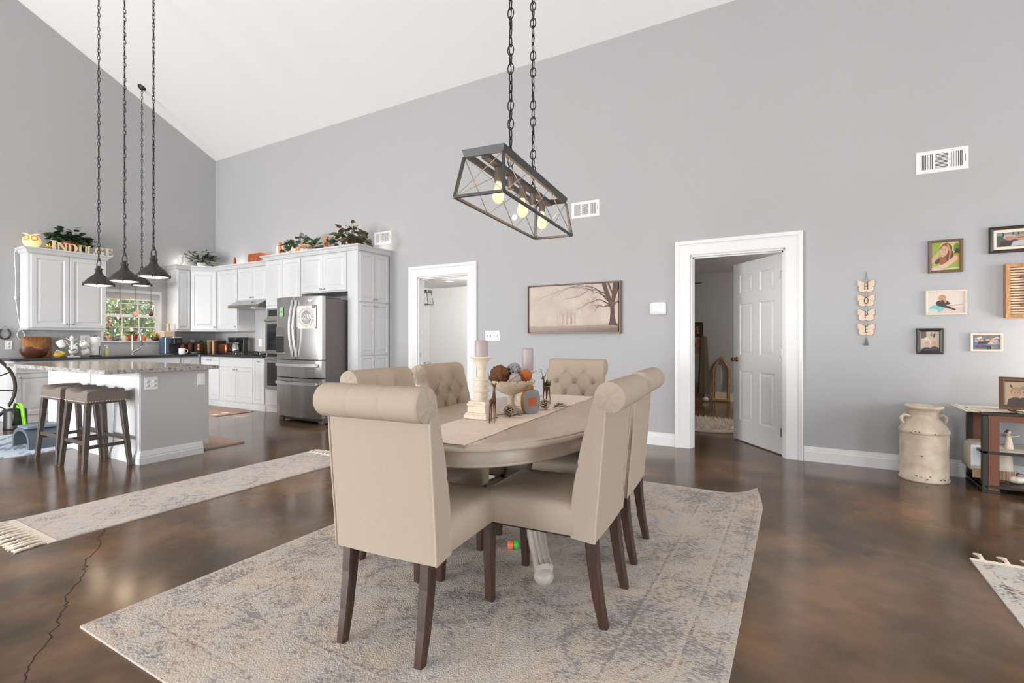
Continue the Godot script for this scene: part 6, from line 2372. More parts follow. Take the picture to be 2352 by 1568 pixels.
func build_cabinet_top() -> void:
	var y := 2.4755
	var st := S()
	# glowing owl lamp
	var o := thing("owl_lamp", "glowing cream owl lamp at the end of the wall cabinet", "lamp", V(0.21, y + 0.012, 2.755), 62)
	st = S()
	var rows := []
	for i in 13:
		var th := PI * i / 12.0 - PI / 2
		var ring := []
		for k in 40:
			var ph := TAU * k / 40
			var rib := 1.0 + 0.02 * sin(ph * 14.0)
			ring.append(V(cos(th) * cos(ph) * 0.105 * rib, 0.098 + sin(th) * (0.098 if th > 0 else 0.097), cos(th) * sin(ph) * 0.088 * rib))
		rows.append(ring)
	grid(st, rows, true, true, true)
	put("body", st, M.owl_glow, o)
	for s in [-1, 1]:
		st = S()
		lathe(st, [Vector2(0.0, 0.006), Vector2(0.026, 0.004), Vector2(0.040, 0.0)], 20, Transform3D(Basis(V(1, 0, 0), PI / 2 - 0.25).rotated(Vector3.UP, s * 0.45), V(s * 0.043, 0.135, 0.070)))
		put("eye", st, M.eye_glow, o)
		st = S()
		lathe(st, [Vector2(0.0, 0.003), Vector2(0.022, 0.002), Vector2(0.026, 0.0)], 16, Transform3D(Basis(V(1, 0, 0), PI / 2 - 0.25).rotated(Vector3.UP, s * 0.45), V(s * 0.044, 0.136, 0.078)))
		put("pupil", st, M.owl_glow, o)
		put("brow", T([V(0.0, 0.165, 0.074), V(s * 0.05, 0.19, 0.06), V(s * 0.095, 0.205, 0.03)], [0.008, 0.012, 0.004], 8), M.owl_glow, o)
	light(OmniLight3D.new(), V(0, 0.10, 0), c8(255, 220, 160), 0.05, 0.05, o, "owl_light")
	# its cord hanging down the wall
	o = put("lamp_cable", T([V(0.06, 2.47, 2.88), V(0.012, 2.42, 2.888), V(0.012, 2.04, 2.874), V(0.012, 1.77, 2.878), V(0.012, 1.62, 2.862), V(0.012, 1.47, 2.846), V(0.012, 1.34, 2.826), V(0.016, 1.23, 2.775), V(0.018, 1.165, 2.795), V(0.016, 1.16, 2.835), V(0.014, 1.22, 2.862), V(0.014, 1.28, 2.845), V(0.02, 1.325, 2.79)], 0.0045, 6), M.white_plastic)
	tag(o, "white lamp cord hanging down beside the wall cabinet", "cord")
	put("inline_switch", bx(0.008, 0.024, 1.74, 1.79, 2.866, 2.89, 0.004), M.white_plastic, o)
	# letters
	var zs := [2.545, 2.455, 2.330, 2.205, 2.115, 1.995, 1.870]
	var i := 0
	for ch in "INDULGE":
		var tm := text(ch, 0.205 if i == 0 else 0.175, 0.022, true, true)
		var lt := put("letter_block", tm, M.wood_letter, self, V(0.335, y, zs[i]))
		lt.rotation.y = PI / 2
		var bb := tm.get_aabb()
		lt.position.y = y - bb.position.y + 0.001
		tag(lt, "pale wooden letter %s of the word on the wall cabinet" % ch, "letter", "wooden letters on the wall cabinet")
		i += 1
	# ivy in a terracotta pot behind the letters
	rng.seed = 101
	o = thing("potted_ivy", "bushy dark ivy in a terracotta pot behind the wooden letters", "plant", V(0.20, y, 2.31))
	put("pot", L([[0.0, 0.0], [0.075, 0.0], [0.10, 0.13], [0.10, 0.13], [0.112, 0.132], [0.112, 0.165], [0.0, 0.15]], 22), M.terracotta, o)
	leafy(o, 150, V(0.0, 0.17, 0.0), V(0.085, 0.27, 0.24), Vector2(0.075, 0.11), ["heart", "round"], [M.leaf_dark, M.leaf_mid, M.leaf_dark, M.leaf_black], 0.06)
	o = thing("artificial_flower", "yellow artificial flower beside the owl lamp", "flower", V(0.25, y, 2.585))
	for k in 7:
		var pl := put("petal", leaf_mesh("lance"), M.petal_yellow, o)
		var a := TAU * k / 7
		pl.transform = Transform3D(Basis(V(0, 0, 1), a) * Basis(V(1, 0, 0), 0.5), V(0.02, 0.05, 0.0)).scaled_local(Vector3.ONE * 0.055)
		pl.rotation = V(a, 0.0, 0.6)
	put("stem", T([V(0, 0.0, 0), V(0.01, 0.03, 0), V(0.02, 0.05, 0)], 0.006, 6), M.leaf_mid, o)
	leafy(o, 6, V(0.0, 0.02, 0.0), V(0.04, 0.05, 0.06), Vector2(0.04, 0.06), ["lance"], [M.leaf_dark, M.petal_yellow], 0.0)
	# corner cabinets: white owl, plant, candle, planter
	o = thing("owl_figurine", "small white ceramic owl on the corner cabinets", "figurine", V(0.20, y, 0.735), 60)
	put("stand", L([[0.0, 0.0], [0.048, 0.0], [0.05, 0.014], [0.034, 0.03], [0.0, 0.034]], 18), M.white_ceramic, o)
	st = S()
	ball(st, V(0, 0.10, 0), V(0.042, 0.068, 0.036), 18, 14)
	ball(st, V(0, 0.178, 0.004), V(0.037, 0.034, 0.034), 16, 10)
	for s in [-1, 1]:
		ball(st, V(s * 0.025, 0.21, 0.0), V(0.009, 0.012, 0.008), 8, 6)
	put("body", st, M.white_ceramic, o)
	for s in [-1, 1]:
		put("eye", L([[0.0, 0.004], [0.010, 0.003], [0.013, 0.0]], 12, Transform3D(Basis(V(1, 0, 0), PI / 2), V(s * 0.014, 0.182, 0.034))), M.plate_white, o)
	o = thing("potted_plant", "dark long-leaved plant in a white pot on the corner cabinet", "plant", V(0.30, y, 0.43))
	put("pot", L([[0.0, 0.0], [0.055, 0.0], [0.072, 0.09], [0.066, 0.09], [0.0, 0.08]], 20), M.white_ceramic, o)
	leafy(o, 60, V(0.0, 0.13, 0.0), V(0.12, 0.26, 0.16), Vector2(0.09, 0.15), ["lance"], [M.leaf_black, M.leaf_dark, M.leaf_black, M.leaf_cream], 0.07)
	for e in [[V(0.02, 0.15, 0.02), V(-0.65, 0.30, 0.75), 0.27], [V(0.0, 0.18, 0.0), V(-0.5, 0.45, 0.75), 0.22], [V(0.0, 0.16, 0.0), V(0.85, 0.4, -0.1), 0.22]]:
		var d: Vector3 = e[1].normalized()
		var x := d.cross(Vector3.UP).normalized()
		var lf := put("leaf", leaf_mesh("lance"), M.leaf_black, o)
		lf.transform = Transform3D(Basis(x, x.cross(d) * -1.0, d).scaled(Vector3.ONE * e[2]), e[0])
	o = thing("candle_bottle", "small orange glazed bottle on the corner cabinets", "bottle", V(1.03, y, 0.24))
	put("bottle", L([[0.0, 0.0], [0.026, 0.0], [0.030, 0.012], [0.026, 0.05], [0.020, 0.07], [0.024, 0.10], [0.016, 0.13], [0.013, 0.165], [0.0, 0.17]], 16), M.terracotta, o)
	o = thing("ceramic_planter", "rust-orange ceramic planter with swirls on the cabinets over the range", "planter", V(1.66, y, 0.20))
	st = S()
	loft(st, rrect(0.36, 0.16, 0.02, 4), [[0.0, 0.0], [0.12, 0.0], [0.17, -0.004], [0.176, -0.004]], ID, true, true, false)
	loft(st, rrect(0.34, 0.14, 0.018, 4), [[0.10, 0.0], [0.176, 0.0]], ID, true, true, false)
	put("trough", st, M.terracotta, o)
	for x in [-0.06, 0.07]:
		var pts := []
		for k in 18:
			var a := k * 0.55
			pts.append(V(x + cos(a) * (0.006 + 0.002 * k), 0.06 + sin(a) * (0.006 + 0.002 * k), 0.083))
		put("swirl", T(pts, 0.004, 5), M.orange_wax, o)
	# tall run: candles, plate, plants
	var tap := func(label: String, at: Vector3, r: float, h: float) -> void:
		var t := thing("pillar_ornament", label, "ornament", at, 0, "orange pillar ornaments")
		put("column", L([[0.0, 0.0], [r * 1.15, 0.0], [r * 1.15, 0.012], [r, 0.02], [r * 0.95, h - 0.02], [r * 1.15, h - 0.012], [r * 1.15, h], [0.0, h]], 18), M.orange_wax, t)
	tap.call("short orange pillar ornament at the left end of the tall cabinets", V(2.535, y, 0.30), 0.016, 0.20)
	tap.call("taller orange pillar ornament beside the short one on the tall cabinets", V(2.575, y, 0.42), 0.026, 0.255)
	tap.call("orange tapering pillar ornament between the two plants on the tall cabinets", V(3.70, y, 0.44), 0.032, 0.235)
	o = thing("flower_plate", "cream plate painted with orange flowers under the ivy on the tall cabinets", "plate", V(3.16, y + 0.075, 0.46), 10)
	var pm := mat("plate_print", Color.WHITE, 0.3)
	var im := Image.create(256, 128, false, Image.FORMAT_RGB8)
	im.fill(c8(226, 212, 190))
	rng.seed = 44
	for k in 18:
		var q := Vector2(rng.randf_range(20, 236), rng.randf_range(20, 108))
		if k < 6:
			for a in 6:
				disc(im, q.x + cos(a) * 14, q.y + sin(a) * 12, 9, 8, c8(226, 138, 92))
			disc(im, q.x, q.y, 7, 6, c8(240, 200, 90))
		else:
			fill_poly(im, [q, q + Vector2(10, 5), q + Vector2(26, 2), q + Vector2(12, -5)], c8(112, 130, 92))
	pm.albedo_texture = tex(im)
	pm.uv1_triplanar = true
	pm.uv1_scale = V(2.1, 4.2, 2.1)
	pm.uv1_offset = V(0.5, 0.5, 0.5)
	st = S()
	loft(st, ellipse(0.21, 0.095, 36, 2.6), [[0.0, 0.02], [0.006, 0.005], [0.016, 0.0], [0.018, 0.006], [0.010, 0.03]], Transform3D(Basis(V(1, 0, 0), V(0, 0.26, 0.965), V(0, -0.965, 0.26)), Vector3.ZERO))
	put("dish", st, pm, o)
	rng.seed = 108
	o = thing("potted_ivy", "light green ivy with grey seed discs on the tall cabinets", "plant", V(3.10, y, 0.36))
	put("pot", L([[0.0, 0.0], [0.06, 0.0], [0.075, 0.08], [0.0, 0.07]], 18), M.pot_cream, o)
	leafy(o, 84, V(-0.03, 0.13, 0.04), V(0.42, 0.24, 0.14), Vector2(0.07, 0.11), ["ivy", "heart"], [M.leaf_mid, M.leaf_dark, M.leaf_mid], 0.06)
	leafy(o, 12, V(0.25, 0.11, 0.06), V(0.18, 0.10, 0.10), Vector2(0.05, 0.07), ["round"], [M.leaf_silver], 0.06)
	for e in [V(-0.01, 0.33, 0.06), V(0.05, 0.31, 0.08), V(0.0, 0.27, 0.09), V(0.10, 0.28, 0.06)]:
		put("seed_disc", L([[0.0, -0.002], [0.034, 0.0], [0.0, 0.002]], 16, Transform3D(Basis(V(1, 0, 0), PI / 2 - 0.2), e)), M.leaf_silver, o)
		put("stem", T([V(0.02, 0.1, 0.04), e * 0.6 + V(0.02, 0.05, 0.0), e], 0.002, 4), M.leaf_silver, o)
	rng.seed = 120
	o = thing("trailing_plant", "trailing olive and wine-red plant spilling over the pantry crown", "plant", V(4.16, y, 0.34))
	put("pot", L([[0.0, 0.0], [0.065, 0.0], [0.085, 0.10], [0.0, 0.09]], 18), M.terracotta, o)
	leafy(o, 120, V(0.02, 0.14, 0.10), V(0.26, 0.32, 0.22), Vector2(0.055, 0.09), ["heart", "round"], [M.leaf_olive, M.leaf_dark, M.leaf_olive, M.leaf_wine], 0.10)
	leafy(o, 56, V(0.30, 0.10, 0.20), V(0.17, 0.18, 0.18), Vector2(0.06, 0.09), ["heart"], [M.leaf_olive, M.leaf_wine, M.leaf_olive], 0.10)
	leafy(o, 26, V(-0.26, 0.13, 0.10), V(0.15, 0.12, 0.14), Vector2(0.035, 0.055), ["round"], [M.leaf_silver, M.leaf_wine, M.leaf_dark], 0.08)
	for e in [V(0.03, 0.42, 0.05), V(0.06, 0.34, 0.06)]:
		put("twig", T([V(0.03, 0.12, 0.06), e], 0.003, 4), M.leaf_dark, o)
	# small uplights set on the cabinet tops, behind the ornaments
	var n := 0
	for p in [V(0.12, y, 0.66), V(0.85, y, 0.16), V(2.80, y, 0.16), V(3.62, y, 0.16), V(4.46, y, 0.16), V(1.95, y, 0.14)]:
		var u := thing("puck_light", ["small round uplight beside the white owl", "small round uplight behind the orange bottle", "small round uplight behind the orange pillars", "small round uplight behind the ivy plate", "small round uplight behind the trailing plant", "small round uplight behind the rust planter"][n], "light", p, 0, "uplights on the cabinet tops")
		put("housing", L([[0.0, 0.0], [0.032, 0.0], [0.034, 0.018], [0.028, 0.022]], 16), M.white_plastic, u)
		put("glow_lens", L([[0.028, 0.021], [0.02, 0.024], [0.0, 0.025]], 16), M.puck_glow, u)
		light(OmniLight3D.new(), p + V(0, 0.05, 0), c8(255, 250, 242), 0.05, 0.03)
		n += 1

# ---------- on the long wall ----------
func tree_painting() -> Image:
	var w := 1024
	var h := 512
	var im := Image.create(w, h, false, Image.FORMAT_RGB8)
	var nz := noise(0.004, 3, 5)
	for y in h:
		for x in range(0, w, 2):
			var k: float = 0.5 + 0.5 * nz.get_noise_2d(x, y)
			var col := c8(204, 191, 181).lerp(c8(182, 167, 157), k)
			im.set_pixel(x, y, col)
			im.set_pixel(x + 1, y, col)
	# ground and the grove far off in the mist
	var gn := noise(0.01, 2, 8)
	for x in w:
		var y0: float = 448 - 22.0 * pow(x / float(w), 2.0) + 5.0 * gn.get_noise_2d(x, 0)
		for y in range(int(y0), h):
			var t := clampf((y - y0) / 60.0, 0.0, 1.0)
			im.set_pixel(x, y, c8(168, 151, 141).lerp(c8(116, 98, 90), t * (0.25 + 0.75 * x / w)))
	rng.seed = 15
	for i in 9:
		var x := 350.0 + i * 24.0 + rng.randf_range(-8, 8)
		var c := c8(172, 156, 146).lerp(c8(146, 128, 119), i / 9.0)
		stroke(im, Vector2(x, 432 - i), Vector2(x + rng.randf_range(-5, 5), 270 + rng.randf_range(0, 60)), 8 + i * 0.6, 2, c)
		for k in 9:
			stroke(im, Vector2(x, 370 - k * 8), Vector2(x + rng.randf_range(-34, 34), 330 - k * 11), 1.6, 0.5, c)
	# the great tree
	var dk := c8(92, 72, 66)
	fill_poly(im, [Vector2(915, 440), Vector2(930, 400), Vector2(938, 300), Vector2(930, 230), Vector2(905, 180), Vector2(872, 90), Vector2(845, 0), Vector2(890, 0), Vector2(916, 80), Vector2(948, 170), Vector2(958, 60), Vector2(962, 0), Vector2(1024, 0), Vector2(1024, 60), Vector2(985, 180), Vector2(978, 260), Vector2(985, 360), Vector2(995, 410), Vector2(1020, 450), Vector2(960, 440)], dk)
	stroke(im, Vector2(915, 5), Vector2(965, 130), 20, 14, dk)
	var limbs := [[Vector2(925, 200), Vector2(800, 70), Vector2(640, 40), Vector2(470, 26), Vector2(250, 100), Vector2(60, 170)], [Vector2(930, 190), Vector2(850, 120), Vector2(700, 60), Vector2(590, 130), Vector2(430, 150)], [Vector2(930, 230), Vector2(830, 170), Vector2(740, 190), Vector2(640, 240), Vector2(560, 280)], [Vector2(940, 240), Vector2(860, 250), Vector2(810, 235), Vector2(760, 300)], [Vector2(880, 110), Vector2(760, 40), Vector2(600, 10), Vector2(430, 50), Vector2(330, 120)], [Vector2(985, 220), Vector2(1010, 200), Vector2(1024, 205)]]
	for l in limbs:
		var wd := 15.0
		for k in l.size() - 1:
			var a: Vector2 = l[k]
			var b: Vector2 = l[k + 1]
			var m := (a + b) / 2 + Vector2(rng.randf_range(-12, 12), rng.randf_range(-14, 4))
			stroke(im, a, m, wd, wd * 0.78, dk)
			stroke(im, m, b, wd * 0.78, wd * 0.58, dk)
			if k > 0:
				for j in 9:
					twig(im, a.lerp(b, rng.randf()), rng.randf_range(2.1, 4.4), rng.randf_range(40, 90), wd * 0.3, 3, dk.lerp(c8(150, 130, 120), 0.3))
			wd *= 0.58
	return im

func twig(im: Image, p: Vector2, a: float, l: float, w: float, depth: int, col: Color) -> void:
	var q := p + Vector2(cos(a), sin(a) * 0.8) * l * 0.5
	stroke(im, p, q, w, w * 0.6, col)
	if depth > 0:
		for k in 2:
			twig(im, q, a + rng.randf_range(-0.7, 0.7), l * 0.72, w * 0.6, depth - 1, col.lerp(c8(190, 172, 162), 0.18))

func portrait(kind: int) -> Image:
	# simplified snapshots: shapes in the colours of the photographs
	var w := 256
	var im := Image.create(w, w, false, Image.FORMAT_RGB8)
	var skin := c8(232, 186, 158)
	var face := func(x: float, y: float, r: float, hair: Color, top: Color, sk: Color) -> void:
		fill_poly(im, [Vector2(x - r * 1.9, y + r * 3.6), Vector2(x - r * 1.5, y + r * 1.7), Vector2(x - r * 0.5, y + r * 1.2), Vector2(x + r * 0.5, y + r * 1.2), Vector2(x + r * 1.5, y + r * 1.7), Vector2(x + r * 1.9, y + r * 3.6)], top)
		disc(im, x, y - r * 0.25, r * 1.15, r * 1.25, hair)
		disc(im, x, y + r * 0.1, r * 0.85, r * 1.12, sk)
		disc(im, x - r * 0.33, y - r * 0.05, r * 0.11, r * 0.08, c8(70, 50, 44))
		disc(im, x + r * 0.33, y - r * 0.05, r * 0.11, r * 0.08, c8(70, 50, 44))
		disc(im, x, y + r * 0.25, r * 0.09, r * 0.16, sk.darkened(0.15))
		disc(im, x, y + r * 0.58, r * 0.34, r * 0.12, c8(190, 92, 84))
		disc(im, x, y + r * 0.55, r * 0.28, r * 0.06, c8(250, 244, 238))
		disc(im, x, y - r * 0.95, r * 0.8, r * 0.35, hair)
	match kind:
		0:
			im.fill(c8(164, 188, 70))
			disc(im, 190, 40, 110, 60, c8(226, 210, 140))
			disc(im, 60, 210, 90, 40, c8(176, 196, 84))
			disc(im, 232, 60, 28, 46, c8(112, 158, 62))
			disc(im, 236, 120, 26, 60, c8(66, 58, 44))
			im.fill_rect(Rect2i(0, 0, 9, 256), c8(150, 160, 200))
			stroke(im, Vector2(8, 170), Vector2(72, 96), 40, 26, c8(232, 184, 150))
			stroke(im, Vector2(100, 150), Vector2(50, 180), 44, 34, c8(96, 60, 40))
			disc(im, 138, 70, 52, 62, c8(120, 74, 42))
			disc(im, 164, 130, 40, 70, c8(110, 66, 40))
			disc(im, 108, 168, 34, 46, c8(168, 104, 62))
			disc(im, 116, 78, 38, 50, skin)
			disc(im, 108, 118, 22, 16, skin)
			stroke(im, Vector2(150, 24), Vector2(174, 90), 18, 20, c8(210, 160, 96))
			stroke(im, Vector2(174, 90), Vector2(160, 176), 20, 10, c8(196, 140, 82))
			stroke(im, Vector2(112, 20), Vector2(80, 60), 14, 10, c8(150, 98, 56))
			disc(im, 236, 150, 40, 46, c8(216, 168, 48))
			stroke(im, Vector2(222, 150), Vector2(130, 214), 46, 40, c8(240, 200, 168))
			stroke(im, Vector2(130, 214), Vector2(10, 240), 38, 26, c8(242, 204, 174))
			for e in [[102, 72], [130, 74]]:
				disc(im, e[0], e[1], 7, 4, c8(250, 246, 240))
				disc(im, e[0], e[1], 4, 4, c8(70, 56, 44))
				stroke(im, Vector2(e[0] - 9, e[1] - 10), Vector2(e[0] + 9, e[1] - 11), 3, 2, c8(140, 92, 60))
			stroke(im, Vector2(116, 78), Vector2(112, 96), 3, 6, c8(206, 150, 122))
			disc(im, 112, 110, 15, 6, c8(186, 90, 84))
			disc(im, 112, 108, 13, 4, c8(252, 248, 242))
			stroke(im, Vector2(0, 252), Vector2(256, 236), 10, 12, c8(230, 226, 200))
		1:
			im.fill(c8(246, 230, 218))
			disc(im, 150, 240, 180, 60, c8(236, 212, 198))
			disc(im, 62, 200, 50, 44, c8(120, 204, 200))
			disc(im, 34, 226, 40, 26, c8(216, 234, 222))
			for k in 9:
				stroke(im, Vector2(30 + k * 9, 168), Vector2(16 + k * 9, 226), 3, 2, c8(170, 226, 220))
			stroke(im, Vector2(112, 176), Vector2(214, 158), 14, 9, c8(206, 156, 126))
			stroke(im, Vector2(214, 158), Vector2(244, 156), 8, 6, c8(196, 140, 110))
			stroke(im, Vector2(100, 160), Vector2(190, 216), 34, 14, c8(58, 52, 50))
			disc(im, 96, 136, 38, 40, c8(54, 48, 48))
			stroke(im, Vector2(130, 120), Vector2(146, 140), 30, 24, c8(54, 48, 48))
			stroke(im, Vector2(146, 140), Vector2(112, 156), 20, 16, c8(54, 48, 48))
			disc(im, 102, 66, 28, 32, c8(206, 158, 104))
			stroke(im, Vector2(112, 60), Vector2(126, 124), 24, 14, c8(212, 164, 108))
			stroke(im, Vector2(84, 80), Vector2(92, 112), 14, 8, c8(196, 146, 96))
			disc(im, 88, 74, 17, 22, c8(228, 168, 132))
			disc(im, 80, 72, 3, 2, c8(80, 56, 46))
			disc(im, 94, 72, 3, 2, c8(80, 56, 46))
			disc(im, 86, 86, 6, 2, c8(200, 96, 90))
		2:
			im.fill(c8(206, 190, 164))
			im.fill_rect(Rect2i(10, 0, 70, 90), c8(98, 76, 60))
			fill_poly(im, [Vector2(172, 40), Vector2(206, 16), Vector2(200, 70), Vector2(176, 84)], c8(48, 38, 34))
			im.fill_rect(Rect2i(140, 16, 8, 46), c8(60, 50, 44))
			for y in [16, 36, 54]:
				im.fill_rect(Rect2i(140, y, 24, 8), c8(60, 50, 44))
			face.call(190.0, 150.0, 40.0, c8(210, 190, 160), c8(44, 38, 38), c8(226, 160, 128))
			face.call(86.0, 150.0, 50.0, c8(226, 218, 206), c8(40, 36, 38), c8(232, 178, 146))
		3:
			im.fill(c8(128, 126, 122))
			for s in [[20, 60], [180, 70]]:
				fill_poly(im, [Vector2(s[0], s[1]), Vector2(s[0] + 60, 20), Vector2(s[0] + 76, 60), Vector2(s[0] + 20, 120)], c8(220, 218, 214))
			face.call(36.0, 96.0, 19.0, c8(150, 110, 80), c8(86, 118, 168), skin)
			face.call(86.0, 88.0, 19.0, c8(90, 60, 44), c8(52, 46, 50), skin)
			face.call(140.0, 80.0, 20.0, c8(120, 76, 48), c8(60, 56, 62), skin)
			face.call(174.0, 104.0, 17.0, c8(200, 160, 110), c8(214, 206, 206), skin)
			face.call(222.0, 92.0, 20.0, c8(140, 96, 66), c8(168, 168, 176), skin)
			im.fill_rect(Rect2i(20, 176, 110, 60), c8(70, 84, 120))
			im.fill_rect(Rect2i(130, 186, 46, 70), c8(64, 50, 44))
			disc(im, 66, 190, 18, 22, c8(176, 60, 64))
			im.fill_rect(Rect2i(176, 190, 24, 66), c8(110, 150, 156))
		4:
			im.fill(c8(92, 102, 92))
			im.fill_rect(Rect2i(0, 0, 256, 60), c8(140, 154, 156))
			for x in [40, 110, 150, 200]:
				im.fill_rect(Rect2i(x, 0, 10, 70), c8(60, 66, 64))
			face.call(92.0, 96.0, 40.0, c8(204, 198, 180), c8(68, 62, 60), c8(214, 156, 132))
			face.call(176.0, 104.0, 40.0, c8(196, 160, 118), c8(206, 210, 212), c8(220, 164, 132))
			im.fill_rect(Rect2i(150, 92, 54, 16), c8(40, 40, 44))
		_:
			im.fill(c8(216, 190, 158))
			fill_poly(im, [Vector2(40, 30), Vector2(60, 40), Vector2(66, 70), Vector2(48, 60)], c8(90, 70, 54))
			face.call(94.0, 120.0, 42.0, c8(206, 160, 110), c8(92, 76, 66), c8(224, 170, 140))
			face.call(170.0, 112.0, 46.0, c8(172, 156, 140), c8(84, 72, 66), c8(226, 172, 146))
	for y in w:
		for x in w:
			im.set_pixel(x, y, im.get_pixel(x, y) * (0.84 + 0.04 * sin(x * 1.9) * sin(y * 2.3)))
	im.resize(128, 128, Image.INTERPOLATE_LANCZOS)
	im.resize(256, 256, Image.INTERPOLATE_CUBIC)
	return im

func photo_frame(label: String, x0: float, x1: float, y0: float, y1: float, m: Material, border: float, depth: float, kind: int, matt := 0.0) -> Node3D:
	var w := x1 - x0
	var h := y1 - y0
	var t := thing("picture_frame", label, "picture frame", V((x0 + x1) / 2, (y0 + y1) / 2, 0.001), 0, "framed photographs on the grey wall")
	frame_parts(t, w, h, m, border, depth, kind, matt)
	return t

func frame_parts(t: Node3D, w: float, h: float, m: Material, border: float, depth: float, kind: int, matt: float) -> void:
	var st := S()
	molding(st, [Vector2(-w / 2 + border, -h / 2 + border), Vector2(-w / 2 + border, h / 2 - border), Vector2(w / 2 - border, h / 2 - border), Vector2(w / 2 - border, -h / 2 + border)], [Vector2(0.0, 0.002), Vector2(0.0, depth * 0.7), Vector2(border * 0.2, depth * 0.85), Vector2(border * 0.6, depth), Vector2(border * 0.9, depth * 0.96), Vector2(border, depth * 0.85), Vector2(border, 0.0)], Transform3D(Basis(V(1, 0, 0), V(0, 0, 1), V(0, 1, 0)), Vector3.ZERO), true)
	put("frame", st, m, t)
	if matt > 0.0:
		put("mount", bx(-w / 2 + border, w / 2 - border, -h / 2 + border, h / 2 - border, 0.001, depth * 0.35), M.mat_cream, t)
	var pm := mat("snapshot_%d" % kind, Color.WHITE, 0.35)
	pm.albedo_texture = tex(portrait(kind))
	put("photograph", slab(w - 2 * border - 2 * matt, h - 2 * border - 2 * matt, 0.002), pm, t, V(0, 0, depth * 0.35 + 0.0005))

func make_vent(label: String, at: Vector3) -> Node3D:
	var t := thing("wall_vent", label, "vent", at, 0, "white air vents on the grey wall")
	var st := S()
	panel(st, 0.35, 0.192, [[0.0, 0.0], [0.0, 0.003], [0.006, 0.007], [0.034, 0.007]])
	put("plate", st, M.plate_white, t)
	for g in 3:
		var cx: float = [-0.098, 0.0, 0.098][g]
		put("recess_shade", bx(cx - 0.042, cx + 0.042, -0.065, 0.065, 0.0065, 0.0076), M.slot_dark, t)  # dark sheet on the plate face, painted shade for the openings behind the slats
		var n := 11 if g == 1 else 8
		for k in n:
			if g == 1:
				var y: float = lerp(-0.06, 0.06, k / (n - 1.0))
				put("slat", bx(cx - 0.042, cx + 0.042, y - 0.0030, y + 0.0030, 0.007, 0.0105, 0.001), M.plate_white, t)
			else:
				var x: float = cx + lerp(-0.039, 0.039, k / (n - 1.0))
				put("slat", bx(x - 0.0028, x + 0.0028, -0.065, 0.065, 0.007, 0.0105, 0.001), M.plate_white, t)
	put("lever", bx(0.152, 0.155, -0.03, 0.03, 0.006, 0.009), M.slot_dark, t)
	return t

